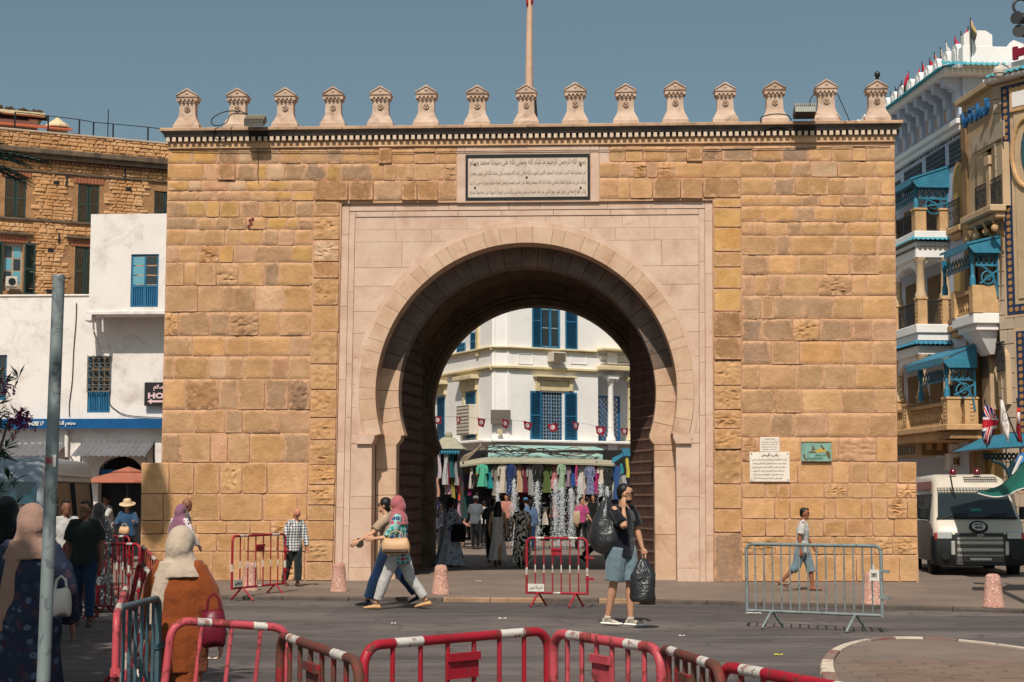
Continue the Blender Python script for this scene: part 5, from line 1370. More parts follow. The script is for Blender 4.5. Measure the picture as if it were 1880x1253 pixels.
for y0, y1, yy in ((395, 482, -.12), (1068, 1140, -.12)):
 zt_, zb_ = FM.at(*z3(1400, y0))[1], FM.at(*z3(1400, y1))[1]
 for x0, x1 in ((1290, 1338), (1410, 1535)):
  a1 = FM.at(*z3(x0, y0))[0]; a2 = FM.at(*z3(x1, y0))[0]; b = MB(); h = zt_-zb_; n = max(2, round((a2-a1)/.26))
  for i in range(n):
   cx_ = a1+(a2-a1)*(i+.5)/n; cz_ = (zt_+zb_)/2; r__ = min((a2-a1)/n, h)*.42
   b.tube([(cx_+r__*math.cos(t*PI/4), yy, cz_+r__*math.sin(t*PI/4)) for t in range(9)], .022, 4)
   b.tube([(cx_-r__, yy, cz_-r__), (cx_+r__, yy, cz_+r__)], .018, 4); b.tube([(cx_-r__, yy, cz_+r__), (cx_+r__, yy, cz_-r__)], .018, 4)
  b.box(a1, a2, yy-.05, yy+.05, zt_-.04, zt_); b.box(a1, a2, yy-.05, yy+.05, zb_, zb_+.05)
  stuff(fobj(b, 'pierced_balustrade', M_WHITE2, FM, mb))
 q1, q2 = FM.at(*z3(1340, y0))[0], FM.at(*z3(1408, y0))[0]; b = MB(); b.bbox(q1, q2, yy-.1, yy+.1, zb_, zt_, .01); fobj(b, 'balcony_pier', M_WHITE2, FM, mb)
for ya, yc in ((370, 392), (500, 535)):
 za_ = FM.at(*z3(1400, ya))[1]; zb_ = FM.at(*z3(1400, yc))[1]
 b = MB(); b.bbox(LO[0]-.1, lenM, -.55, .02, zb_, za_, .03); fobj(b, 'balcony_slab', M_CREAM, FM, mb)
# air conditioners and sign
def acbox(f, x0, x1, y0, y1, label, dep=.5):
 a, c, d, e = r3(f, x0, x1, y0, y1); t = f.thing('air_conditioner', label, 'air conditioner'); b = MB(); b.bbox(a, c, -dep, -.02, d, e, .02); b.obj('case', M_AC, t, local=True)
 b = MB(); n = 9
 for i in range(n): z = d+.05+(e-d-.1)*i/(n-1); b.box(a+.05, c-.05, -dep-.015, -dep, z-.01, z+.01)
 stuff(b.obj('grille', M_SLAT, t, local=True)); return t
acbox(FM, 905, 1005, 398, 468, 'old window air conditioner below the upper blue shutters')
acbox(FN, 303, 400, 785, 1005, 'tall boxed air conditioner beside the corner of the white building', .45)
t = FM.thing('grey_board', 'plain grey board fixed on the corner of the white building behind the pennants', 'board')
a, c, d, e = r3(FC, 482, 628, 822, 928); b = MB(); b.bbox(a, c, -.30, -.24, d, e, .01); fobj(b, 'panel', mk('grey board', srgb(112, 102, 96), .6, .15, 2, .1), FC, t)
q = r3(FM, 535, 565, 962, 1000); b = MB(); b.bbox(q[0], q[1], -.12, 0, q[2], q[3], .01); bb = fobj(b, 'meter_box', M_CREAM, FM, mb)
# lantern bracket on left wing
q = r3(FN, 150, 215, 950, 1005); b = MB(); b.tube([(q[0], -.05, q[3]), (q[0], -.6, q[3]), (q[0], -.6, q[2])], .02, 5); b.tube([(q[0]+.1*math.cos(i), -.35, (q[2]+q[3])/2+.1*math.sin(i)) for i in range(7)], .015, 4)
tag(fobj(b, 'iron_bracket', M_IRONB, FN, None), 'black scrolled iron bracket on the left wing of the white building', 'bracket')
# --- shop roof and awning over the clothes stall
SY = 62.0
M_PALET = mk('sun bleached turquoise roof', srgb(146, 186, 180), .8, .2, 2, .3, dirt=srgb(176, 150, 118), dirtamt=.7)
M_AWN = mk('bleached awning cloth', srgb(172, 164, 140), .85, .2, 2, .3, dirt=srgb(106, 120, 116), dirtamt=.6)
stall = thing('market_stall', 'open fronted clothes stall under a bleached turquoise awning behind the arch', 'stall', (P(990, 900, SY).x, SY, 0))
def q5(x, y): return (780+x/4.273, 800+y/4.273)      # zoom of the market
def W5(x, y, Y): p = q5(x, y); return P(p[0], p[1], Y)
b = MB(); A = [W5(x, y, SY+4) for x, y in ((500, 82), (560, 72), (1330, 88), (1400, 105))]; B_ = [W5(x, y, SY+2.4) for x, y in ((495, 160), (560, 150), (1380, 165), (1395, 172))]
b.loft([[tuple(p) for p in A], [tuple(p) for p in B_], [tuple(p-V((0, 0, .12))) for p in B_]], False, False, False); o = b.obj('upper_roof', M_PALET, stall); o.modifiers.new('t', 'SOLIDIFY').thickness = .05
xs = [(275, 234, 205), (430, 214, 178), (500, 208, 170), (700, 205, 170), (900, 207, 172), (1100, 212, 178), (1300, 218, 184), (1485, 226, 196)]
b = MB(); top = [tuple(W5(x, yt, SY+2.2)) for x, yb, yt in xs]; bot = [tuple(W5(x, yb, SY)) for x, yb, yt in xs]; dn = [(p[0], p[1]+.01, p[2]-.07) for p in bot]
b.loft([smooth(top, 4), smooth(bot, 4), smooth(dn, 4)], False, False, False); o = b.obj('front_awning', M_AWN, stall); o.modifiers.new('t', 'SOLIDIFY').thickness = .03
b = MB(); w0, w1 = W5(270, 300, SY+2.9).x, W5(1620, 300, SY+2.9).x
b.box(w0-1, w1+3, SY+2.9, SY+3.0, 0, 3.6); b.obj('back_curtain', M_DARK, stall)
b = MB(); rz = W5(900, 222, SY+.15).z; b.tube([(W5(330, 222, SY).x, SY+.15, rz-.1), (W5(1500, 222, SY).x, SY+.15, rz-.05)], .02, 6); b.obj('hanging_rail', M_GREY, stall)
for x in (300, 640, 990, 1350): b = MB(); p = W5(x, 500, SY+.5); b.tube([(p.x, SY+.5, 0), (p.x, SY+.5, 3.1)], .035, 6); b.obj('post', M_GREY, stall)
# tangled cables
CBL = 'cables tangled over the stall roof'
for i in range(9):
 x0 = 470+rnd.uniform(-30, 60); pts = []
 for k in range(7): pts.append(W5(x0+150*k*(.9+.1*rnd.random())+rnd.uniform(-30, 30), 100+rnd.uniform(-25, 45)+10*k*(rnd.random()), SY+2.0+rnd.uniform(-.3, .3)))
 b = MB(); b.tube(smooth(pts, 5), .014, 4); tag(b.obj('cable', M_INK), ['thick', 'slack', 'taut', 'kinked', 'drooping'][i % 5]+' brown cable '+['at the back', 'at the front'][i // 5]+' of the tangle over the turquoise stall roof', 'cable', CBL)
for i in range(5):
 b = MB(); b.tube(smooth([W5(440+8*i, 60+10*i, SY+2.6), W5(400-20*i, 120+8*i, SY+2.2), W5(330-14*i, 190+6*i, SY+1.8)], 6), .014, 4); tag(b.obj('cable', mk('pale rope', srgb(170, 150, 128), .8, .2, 5, .1)), ['first', 'second', 'third', 'fourth', 'last'][i]+' pale rope from the right, fanning down to the left awning end', 'rope', 'ropes at the left end of the awning')
# --- garments
GC = {}
def cloth(name, c, c2=None, scale=18):
 if name in GC: return GC[name]
 t = NT('cloth '+name); co = t.coord(); n = t.noise(co, 6, 4, .6)
 c = tuple(x*.8 for x in c); col = t.mix(n, tuple(x*.6 for x in c), c)
 if c2:
  vo = t.n('TexVoronoi'); vo.inputs['Scale'].default_value = scale; t.l(co, vo.inputs['Vector'])
  col = t.mix(t.ramp(vo.outputs['Distance'], .22, .30, (1, 1, 1), (0, 0, 0)), col, c2)
 w = t.noise(co, 14, 3, .6, 1.2)
 GC[name] = t.out(col, .88, t.bump(w, .5, .02), 0, .2); GC[name].node_tree.nodes['Principled BSDF'].inputs['Sheen Weight'].default_value = .2
 return GC[name]
def garment(x, yt, yb, w, Y, mat, label, kind, flip=0, sleeves=False, name='hanging_garment'):
 pt = W5(x, yt, Y); pb_ = W5(x, yb, Y); H = pt.z-pb_.z; wd = w/4.273/PPM(Y)/2
 b = MB(); rings = []; n = 18; ph = rnd.random()*6
 prof = {'dress': ((0, .55), (.06, 1.0), (.3, .72), (.6, .9), (1, 1.12)), 'shirt': ((0, .6), (.08, 1.05), (.4, .95), (1, 1.0)), 'trousers': ((0, .7), (.1, .8), (1, .75)), 'scarf': ((0, .5), (.1, .8), (1, .9))}[kind]
 for i, (v, k) in enumerate([(v0+(v1-v0)*j/3, k0+(k1-k0)*j/3) for (v0, k0), (v1, k1) in zip(prof, prof[1:]) for j in range(3)]+[prof[-1]]):
  r = []
  for j in range(n):
   a = 2*PI*j/n; f = 1+(.10+.16*v)*math.sin(5*a+ph+v*2)+.07*math.sin(9*a-ph)
   r.append((pt.x+wd*k*math.cos(a)*f+.02*math.sin(v*5+ph), Y+.07*math.sin(a)*f*(1+v), pt.z-H*v))
  rings.append(r)
 b.loft(rings); o = b.obj(name, mat, auto=70)
 if sleeves:
  for s in (-1, 1):
   m = MB(); m.tube([(pt.x+s*wd*.75, Y, pt.z-.05), (pt.x+s*wd*1.15, Y-.03, pt.z-H*.22), (pt.x+s*wd*1.1, Y-.03, pt.z-H*.42)], [(.05, .07), (.05, .07), (.045, .06)], 8); s_ = m.obj('sleeve', mat, None); s_.parent = o
 tag(o, label, kind if kind != 'scarf' else 'garment'); return o
cN = lambda *c: srgb(*c)
gs = [  # x, top, bottom, width, colour name, rgb, second tone, kind
 (365, 240, 415, 34, 'cream', (214, 204, 190), None, 'scarf'), (388, 300, 400, 24, 'black', (24, 24, 26), None, 'shirt'), (408, 250, 402, 24, 'mustard yellow', (216, 158, 40), None, 'scarf'),
 (450, 225, 400, 62, 'mint green', (92, 196, 160), None, 'dress'), (503, 225, 415, 58, 'turquoise', (30, 152, 160), None, 'dress'), (560, 225, 470, 52, 'grey patterned', (150, 142, 132), (70, 66, 66), 'dress'),
 (613, 222, 450, 62, 'cream white', (222, 208, 188), None, 'dress'), (675, 225, 465, 60, 'navy blue', (36, 58, 108), None, 'dress'), (738, 222, 445, 58, 'sand beige', (206, 172, 138), None, 'dress'),
 (785, 228, 448, 42, 'wine red', (112, 32, 56), None, 'dress'), (830, 222, 465, 46, 'pale grey', (164, 164, 158), None, 'dress'), (885, 222, 400, 56, 'black', (22, 22, 28), None, 'dress'),
 (955, 230, 448, 66, 'olive green', (94, 112, 58), None, 'dress'), (1018, 222, 420, 48, 'dusty pink', (212, 130, 132), None, 'dress'), (1072, 225, 420, 50, 'pale green patterned', (150, 182, 150), (214, 214, 196), 'dress'),
 (1122, 230, 400, 34, 'mauve striped', (180, 150, 168), (110, 90, 120), 'dress'), (1158, 250, 402, 40, 'royal blue', (40, 84, 158), None, 'shirt'), (1190, 235, 400, 22, 'hot pink', (214, 40, 118), None, 'scarf'),
 (1232, 232, 462, 64, 'ivory', (226, 214, 202), None, 'dress'), (1295, 230, 462, 60, 'blue speckled', (112, 120, 158), (204, 204, 214), 'dress'), (1342, 225, 458, 34, 'magenta', (206, 28, 128), None, 'dress'),
 (1388, 238, 380, 50, 'cream lace', (232, 216, 196), None, 'shirt'), (1436, 245, 440, 52, 'black patterned', (24, 26, 26), (90, 90, 84), 'dress'), (1474, 330, 500, 22, 'cream', (226, 214, 190), None, 'trousers'),
 (1505, 240, 500, 50, 'denim blue', (52, 96, 158), None, 'dress')]
for i, (x, yt, yb, w, cn, c, c2, kd) in enumerate(gs):
 prv = gs[i-1][4] if i else 'left post'; nx = gs[i+1][4] if i+1 < len(gs) else 'blue canopy'
 lab = f"{cn} {kd if kd != 'scarf' else 'garment'} under the stall awning between the {prv} and {nx} ones"
 if i == 0: lab = f'cream garment hanging first from the left under the stall awning'
 garment(x, yt, yb, w, SY+.1+rnd.uniform(-.06, .25), cloth(cn, cN(*c), cN(*c2) if c2 else None), lab, kd, sleeves=kd in ('dress', 'shirt'))
# heap of darker stock behind
for i, (x, yt, yb, w, c, lab) in enumerate(((350, 400, 470, 30, (150, 20, 110), 'purple garment hanging low in the dark left end of the stall'), (410, 400, 500, 60, (60, 62, 66), 'dark grey garment hanging low behind the mint green dress'),
  (1010, 470, 640, 60, (226, 130, 96), 'salmon pink dress on a low rail behind the fountain jets'), (945, 560, 700, 40, (224, 216, 204), 'ivory garment on a low rail behind the fountain'), (960, 450, 560, 50, (30, 28, 36), 'black garment on a low rail behind the fountain jets'),
  (1110, 470, 620, 60, (40, 44, 54), 'dark blue garment on a low rail right of the salmon dress'))):
 garment(x, yt, yb, w, SY+.9, cloth('x%d' % i, cN(*c)), lab, 'dress')
# dense stock further in, too close packed to tell apart
bc = [cloth('stock%d' % i, cN(*c)) for i, c in enumerate(((60, 62, 90), (110, 50, 70), (150, 130, 110), (40, 80, 80), (90, 90, 96), (150, 90, 60)))]
for k, mt in enumerate(bc):
 b = MB()
 for i in range(16):
  x = 290+rnd.uniform(0, 1220); yt = rnd.choice((250, 300, 430, 470)); p = W5(x, yt, SY+1.3+.1*k); w = rnd.uniform(.1, .26); h = rnd.uniform(.5, 1.2)
  b.loft([[(p.x+w*(1+.1*v)*math.cos(a)*(1+.15*math.sin(5*a)), p.y+.06*math.sin(a), p.z-h*v) for a in [PI/6*j for j in range(12)]] for v in (0, .15, .5, 1)])
 stuff(b.obj('packed_garments', mt, stall))
# left kiosk with clothes
KY = 56.0
ks = thing('kiosk', 'kiosk with scalloped turquoise canopy at the left edge of the arch opening', 'kiosk', (W5(180, 130, KY).x, KY, 0))
kx0, kx1 = W5(60, 130, KY).x, W5(272, 130, KY).x; kz0, kz1 = W5(180, 128, KY).z, W5(180, 104, KY).z
b = MB()
for i in range(10):
 x0 = kx0+(kx1-kx0)*i/10; x1 = kx0+(kx1-kx0)*(i+1)/10; b.prism([(x0, kz1), (x0, kz0), ((x0+x1)/2, kz0-.1), (x1, kz0), (x1, kz1)], KY, KY+.03)
b.obj('valance', M_CANO, ks)
b = MB(); m = (kx0+kx1)/2; b.loft([[(kx0-.1, KY-.05, kz1), (kx1+.15, KY-.05, kz1), (kx1+.15, KY+2, kz1), (kx0-.1, KY+2, kz1)], [(m-.2, KY+.8, kz1+.42), (m+.2, KY+.8, kz1+.42), (m+.2, KY+1.2, kz1+.42), (m-.2, KY+1.2, kz1+.42)]]); b.obj('roof', M_AWN, ks)
b = MB(); b.ball((m, KY+1, kz1+.5), .14, 8, 6); b.obj('finial', M_AWN, ks)
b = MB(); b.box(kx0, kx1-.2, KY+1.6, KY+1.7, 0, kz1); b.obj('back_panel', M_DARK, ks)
kg = [(115, 135, 335, 30, 'white print', (214, 196, 204), (120, 60, 110), 'dress'), (165, 135, 385, 42, 'silver white', (204, 204, 204), None, 'dress'), (185, 150, 380, 14, 'crimson', (170, 30, 80), None, 'scarf'), (212, 135, 330, 40, 'dark teal', (20, 100, 104), None, 'dress'),
 (248, 200, 390, 30, 'silver grey', (176, 176, 178), None, 'dress'), (105, 330, 480, 26, 'peach', (214, 158, 136), None, 'scarf'), (180, 380, 460, 50, 'pale rose', (208, 160, 172), None, 'shirt'), (222, 310, 495, 34, 'lime gold', (176, 160, 60), None, 'scarf'), (250, 370, 440, 28, 'raspberry', (150, 30, 66), None, 'shirt'), (268, 330, 510, 22, 'flame orange', (236, 96, 62), None, 'scarf'),
 (270, 520, 640, 26, 'floral pink', (214, 150, 170), (90, 150, 90), 'scarf'), (115, 520, 600, 30, 'rainbow blue', (70, 90, 180), (220, 90, 130), 'scarf')]
for i, (x, yt, yb, w, cn, c, c2, kd) in enumerate(kg):
 garment(x, yt, yb, w, KY+.15+.05*i, cloth('k'+cn, cN(*c), cN(*c2) if c2 else None), f"{cn} {kd if kd != 'scarf' else 'garment'} hanging on the left kiosk under the scalloped canopy", kd)
# right blue canopy with yellow garment
RY = 56.0
rc = thing('kiosk', 'turquoise lattice kiosk canopy at the right of the stall, half behind the door', 'kiosk', (W5(1560, 150, RY).x, RY, 0))
b = MB(); A = [W5(x, y, RY) for x, y in ((1468, 178), (1555, 135), (1558, 160), (1470, 222))]; b.add([tuple(p) for p in A]+[tuple(p+V((0, .06, 0))) for p in A], [(0, 1, 2, 3), (7, 6, 5, 4), (0, 4, 5, 1), (1, 5, 6, 2), (2, 6, 7, 3), (3, 7, 4, 0)]); b.obj('side_panel', M_CANO, rc)
a = W5(1552, 160, RY); c = W5(1640, 102, RY); b = MB(); b.box(a.x, c.x, RY, RY+1.2, a.z, c.z); b.obj('front_panel', M_CANO, rc)
for x, yt, yb, w, cn, c in ((1545, 220, 300, 26, 'teal', (24, 150, 160)), (1590, 175, 330, 30, 'lemon yellow', (222, 204, 70)), (1560, 310, 380, 44, 'pale grey', (176, 178, 176))):
 garment(x, yt, yb, w, RY+.1, cloth('r'+cn, cN(*c)), f'{cn} garment hanging on the right kiosk beside the studded door', 'scarf')
# --- pennants on a string
BY_ = 50.0
bt = thing('bunting', 'string of small red crescent pennants stretched across behind the arch', 'bunting', (P(980, 770, BY_).x, BY_, P(980, 770, BY_).z))
pp = [(90, 868), (250, 872), (420, 884), (600, 893), (765, 909), (940, 922), (1120, 912), (1305, 945), (1478, 957)]
ln = [P(*z3(x, y), BY_) for x, y in [(40, 862)]+pp+[(1600, 965)]]
b = MB(); b.tube(smooth(ln, 4), .004, 4); b.obj('string', M_INK, bt)
M_PRED = flat('red pennant cloth', srgb(140, 22, 48), .8); M_PWH = flat('white pennant disc', srgb(222, 214, 214), .8)
for i, (x, y) in enumerate(pp):
 p = P(*z3(x, y), BY_); w, h = rnd.uniform(.14, .18), rnd.uniform(.2, .26); tw = rnd.uniform(-1.1, 1.1); L = M.Translation(p) @ M.Rotation(tw, 4, 'Z') @ M.Rotation(rnd.uniform(-.3, .3), 4, 'Y')
 b = MB(); b.prism([(-w, 0), (w, 0), (w*.72, -h), (-w*.5, -h*.92)], -.004, .004, L); pn = b.obj('pennant', M_PRED, bt)
 b = MB(); b.prism([(.07*math.cos(k*PI/6), -h*.45+.07*math.sin(k*PI/6)) for k in range(12)], -.007, -.0045, L); dsc = b.obj('white_disc', M_PWH, pn)
 b = MB(); cr_ = [(.045*math.cos(k), -h*.45+.045*math.sin(k)) for k in [math.radians(40+28*j) for j in range(11)]]+[(.012+.036*math.cos(k), -h*.45+.036*math.sin(k)) for k in [math.radians(320-28*j) for j in range(11)]]
 b.prism(cr_, -.010, -.0075, L); b.obj('crescent', M_PRED, pn)
# --- door leaves folded back inside the passage
def door_leaf(label, hx, hy, fx, fy, side):
 ang = math.atan2(fy-hy, fx-hx); W = math.hypot(fx-hx, fy-hy)
 t = thing('door_leaf', label, 'door', (hx, hy, SW), ang)
 zc = CZ-SW; r_ = W; zc2 = zc-.1
 def top(u): return zc2+math.sqrt(max(0, 1-((W-u)/W)**2))*2.5
 n = 9
 for i in range(n):
  u0, u1 = W*i/n+.004, W*(i+1)/n-.004; b = MB()
  b.loft([[(u0, -.04, .05), (u1, -.04, .05), (u1, .04, .05), (u0, .04, .05)], [(u0, -.04, top(u0)), (u1, -.04, top(u1)), (u1, .04, top(u1)), (u0, .04, top(u0))]]); b.obj('plank', M_WOOD, t, local=True)
 b = MB()
 z = .3
 while z < 6.2:
  for k in range(22):
   u = W*(k+.5)/22
   if z < top(u)-.1:
    for s in (-1, 1):
     L = M.Translation((u, s*.042, z))
     b.loft([[(-.018, 0, -.024), (.018, 0, -.024), (.018, 0, .024), (-.018, 0, .024)], [(-.004, s*.032, -.006), (.004, s*.032, -.006), (.004, s*.032, .0), (-.004, s*.032, .0)]], c0=False, mx=L)
  z += .235
 stuff(b.obj('studs', M_IRON, t, local=True))
 return t
door_leaf('tall studded wooden door leaf folded back on the right of the passage', CX+R2+.12, GY+D1+.66, X(1160, GY+3.1, 800), GY+3.1, 1)
# left leaf, boarded with heavy horizontal battens
dl = thing('door_leaf', 'dark battened wooden door leaf folded back on the left of the passage', 'door', (CX-R2-.12, GY+D1+.66, SW))
lx0, ly0, lx1, ly1 = CX-R2-.1, GY+D1+.66, X(769, GY+3.4, 900), GY+3.4
W = math.hypot(lx1-lx0, ly1-ly0); L = M.Translation((lx0, ly0, SW)) @ M.Rotation(math.atan2(ly1-ly0, lx1-lx0), 4, 'Z')
b = MB(); b.box(0, W, -.03, .03, .05, 5.3, L); b.obj('board', M_WOOD, dl)
for i in range(21):
 z = .2+i*.245; b = MB(); b.bbox(.03, W-.03, -.075, -.032, z, z+.19, .02, L); b.obj('batten', M_WOOD, dl)
# --- fountain jets in the square behind
M_WATER = NT('spray'); M_WATER = M_WATER.out((.76, .79, .82), .3, None, 0, .6)
FG = 'fountain jets in the square behind the gate'
fy_ = 54.5
js = [(570, 370, 14, 'slim jet at the far left of the fountain'), (700, 345, 24, 'jet before the navy dress'), (880, 365, 26, 'tall broad jet left of the middle of the fountain'), (1025, 345, 26, 'jet before the dusty pink dress'), (1075, 410, 30, 'broad low jet in the middle of the fountain'),
 (1150, 420, 26, 'scattered jet before the royal blue shirt'), (1210, 335, 22, 'tall jet before the ivory dress'), (1380, 370, 22, 'jet before the cream lace shirt'), (1430, 405, 24, 'jet at the right end of the fountain')]
for x, yt, w, lab in js:
 yy = fy_+rnd.uniform(-.6, .8); pt = W5(x, yt, yy); r = w/4.273/PPM(yy); b = MB()
 for i in range(1700):
  v = rnd.random()**.8; z = .05+(pt.z-.05)*v; rr = r*((.25+1.1*(1-v)**.7)*(.5+rnd.random()**1.2)*(1+.35*math.sin(v*9+x))+1.8*rnd.random()**6)
  a = rnd.uniform(0, 2*PI); q = rr*math.sqrt(rnd.random()); s = rnd.uniform(.003, .011)
  c = V((pt.x+q*math.cos(a)+rnd.gauss(0, .02), yy+q*math.sin(a), z+rnd.gauss(0, .03)))
  b.add([c+V((s, 0, 0)), c+V((-s, 0, 0)), c+V((0, s, 0)), c+V((0, -s, 0)), c+V((0, 0, s*2.2)), c+V((0, 0, -s*2.2))], [(0, 2, 4), (2, 1, 4), (1, 3, 4), (3, 0, 4), (2, 0, 5), (1, 2, 5), (3, 1, 5), (0, 3, 5)])
 o = b.obj('water_jet', M_WATER); tag(o, lab+', white foaming water', 'fountain jet', FG)
b = MB(); p = W5(1030, 690, 53.6); b.prismz([(p.x+5.0*math.cos(a*PI/16), 54.6+1.9*math.sin(a*PI/16)) for a in range(32)], -.02, SW+.008); struct(b.obj('wet_paving', mk('wet dark paving', srgb(96, 88, 82), .2, .3, 2, .2, spec=.6)))
# ------------------------------------------------------------------ ornate hotel on the right, receding to the left
def camline(px, d, vang):
 """facade through the point seen at px at depth d, running away at angle vang (camera frame)"""
 p = CAM+(FW+RT*((px-940)/FPX))*d; p.z = 0
 return p
pa = camline(1780, 55, 0); FA = Facade((pa.x, pa.y), rad(97.8-180))          # long white wall; u<0 is farther away
pe = FA.at(1752, 500)
def q7(x, y): return (1600+x/2.982, y/2.982)
def q8(x, y): return (1630+x/3.13, 300+y/3.13)
def q9(x, y): return (1630+x/4.176, 600+y/4.176)
def ra(f, q, x0, x1, y0, y1): a = q(x0, y0); c = q(x1, y1); return rect(f, a[0], c[0], a[1], c[1])
ho = thing('hotel', 'ornate white and sand coloured hotel with turquoise balconies right of the gate', 'building', (pa.x, pa.y, 0))
def fo(b, name, mat, f, **kw):
 par = kw.pop('parent', ho); return fobj(b, name, mat, f, par, **kw)
M_BLUEW = mk('pale blue grey wall', srgb(190, 200, 216), .85, .08, 1, .2, 25, .006)
ztA = FA.at(1700, 190)[1]; uA0 = -16.0
zTeal = FA.at(*q7(330, 520))[1]; zCor = FA.at(*q7(330, 735))[1]
print('hotel heights', ztA, zTeal, zCor, FA.o)
b = MB(); b.box(uA0, 0, 0, 6, 0, zTeal); fo(b, 'wall', M_BLUEW, FA)
# upper white zone: corbels, teal tile eave, parapet
zE = zTeal
b = MB(); b.bbox(uA0, .35, -.75, 6, zE-.12, zE+.10, .02); fo(b, 'eave_slab', M_WHITE2, FA)
b = MB(); n = 90
for i in range(n):
 u = uA0+(16.35)*(i+.5)/n; b.loft([[(u-.085, -.95, zE+.06), (u, -.97, zE+.10), (u+.085, -.95, zE+.06)], [(u-.085, -.2, zE+.30), (u, -.22, zE+.34), (u+.085, -.2, zE+.30)]], False, False, False)
stuff(fo(b, 'roof_tiles', M_TEALT, FA))
FE = Facade((FA.o+FA.u*.35)[:2], FA.a+PI/2)        # end face, looking at us
b = MB(); n = 34
for i in range(n):
 u = -.9+6.6*(i+.5)/n; b.loft([[(u-.095, -.45, zE+.06), (u, -.47, zE+.10), (u+.095, -.45, zE+.06)], [(u-.095, .0, zE+.28), (u, -.02, zE+.32), (u+.095, .0, zE+.28)]], False, False, False)
stuff(fo(b, 'roof_tiles', M_TEALT, FE))
b = MB(); b.bbox(uA0, .0, -.12, .3, zE+.1, zE+.48, .02); fo(b, 'parapet', M_WHITE2, FA)
b = MB(); b.bbox(-.1, 6, -.02, .4, zE+.1, zE+.85, .02); b.prism([(1.5, zE+.85), (1.7, zE+1.1), (2.1, zE+.95), (6, zE+2.0), (6, zE+.85)], 0, .35); fo(b, 'end_parapet', M_WHITE2, FE)
def cren(f, u, y, z, w=.5, h=1.0):
 b = MB(); b.prism([(u-w/2, z), (u+w/2, z), (u+w/2, z+h*.74), (u+w*.28, z+h), (u-w*.28, z+h), (u-w/2, z+h*.74)], y, y+.28)
 return fo(b, 'crenel', M_WHITE2, f)
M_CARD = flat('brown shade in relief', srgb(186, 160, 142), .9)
for i in range(15):
 u = -.45-1.02*i*.93; cren(FA, u, -.1, zE+.48, .56, .62)
 b = MB(); b.prism([(u-.11, zE+.50), (u+.11, zE+.50), (u+.13, zE+.75), (u+.05, zE+.95), (u, zE+.9), (u-.05, zE+.95), (u-.13, zE+.75)], -.12, -.103); fo(b, 'relief', M_WHITE2, FA)
cren(FE, .45, 0, zE+.85, 1.0, .55)
# corbel brackets under the eave
zc1 = zE-.02; zc0 = FA.at(*q7(330, 745))[1]
print('corbel', zc0, zc1)
for i in range(16):
 u = -.3-.93*i; b = MB()
 st = [(0, zc0+.0), (.10, zc0+.1), (.10, zc0+.5), (.22, zc0+.55), (.22, zc0+.9), (.38, zc0+.95), (.38, zc1-.45), (.62, zc1-.4), (.62, zc1), (0, zc1)]
 b.loft([[(u-.16, -y, z) for y, z in st], [(u+.16, -y, z) for y, z in st]]); fo(b, 'corbel', M_BLUEW, FA)
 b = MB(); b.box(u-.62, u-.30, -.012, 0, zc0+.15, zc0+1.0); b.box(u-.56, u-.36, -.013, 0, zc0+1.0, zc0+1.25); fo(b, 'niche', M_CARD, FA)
z1 = FA.at(*q7(330, 765))[1]
b = MB(); b.bbox(uA0, .12, -.30, .02, z1-.18, z1+.02, .03); b.bbox(uA0, .08, -.18, .02, z1-.38, z1-.182, .02); fo(b, 'cornice', M_WHITE2, FA)
# scrolled band and dark grilles
z2 = FA.at(*q7(330, 820))[1]
b = MB()
for i in range(60):
 u = -.15-.26*i; b.tube([(u+.10*math.cos(t*.9+i), -.03, z2+.09*math.sin(t*.9)) for t in range(6)], .03, 4)
stuff(fo(b, 'scroll_band', mk('brown scroll relief', srgb(150, 120, 96), .9, .2, 4, .2), FA))
for x0, x1, ya, yb in ((428, 518, 735, 842), (300, 403, 808, 922), (178, 275, 892, 992), (100, 156, 965, 1030)):
 xm = (x0+x1)/2; ua, uc = FA.at(*q7(x0, 860))[0], FA.at(*q7(x1, 860))[0]; zt_ = FA.at(*q7(x0, ya+55 if x0 > 420 else ya+55))[1]; zb_ = zt_-.85
 b = MB(); b.box(ua, uc, -.02, .0, zb_, zt_); g = fo(b, 'attic_grille', mk('dark pierced screen', srgb(60, 72, 84), .7, .2, 20, .3), FA)
 b = MB()
 for i in range(5): b.box(ua+.03, uc-.03, -.05, -.022, zb_+.08+i*.17, zb_+.12+i*.17)
 stuff(fo(b, 'grille_bars', mk('grey screen bars', srgb(98, 108, 112), .7, .2, 5, .1), FA, parent=g))
# --- gallery: a long box standing 1.1 m out from the white wall
GP = 1.15
uG1 = FA.at(1746, 600)[0]; uG0 = uG1-9.0
pc = FA.o+FA.u*uG1-FA.n*GP; FG_ = Facade((pc.x, pc.y), FA.a); FGe = Facade((pc.x, pc.y), FA.a+PI/2)   # side and end faces meeting at the corner
print('corner px check', pc)
def zG(py): return FGe.at(1712, py)[1]
def ring_box(name, mat, z0, z1, out=0.0, bev=.02):
 b = MB(); b.bbox(-9, out, -out, GP, z0, z1, bev); return fo(b, name, mat, FG_)
lv = dict(a=(427, 440), teal=(436, 444), soff=(444, 481), f2=(596, 624), t2=(624, 634), s2=(634, 652), f1=(729+48, 790))
ring_box('balcony_slab', M_WHITE2, zG(438), zG(425), .10); ring_box('entablature', M_WHITE2, zG(474), zG(444), .06)
ring_box('balcony_slab', M_WHITE2, zG(612), zG(596), .12); ring_box('balcony_slab_base', M_WHITE2, zG(626), zG(612), .05); ring_box('entablature', M_WHITE2, zG(652), zG(635), .06)
ring_box('balcony_slab', M_TANC, zG(790), zG(778), .10); ring_box('balcony_slab_base', M_TAN, zG(812), zG(790), .0)
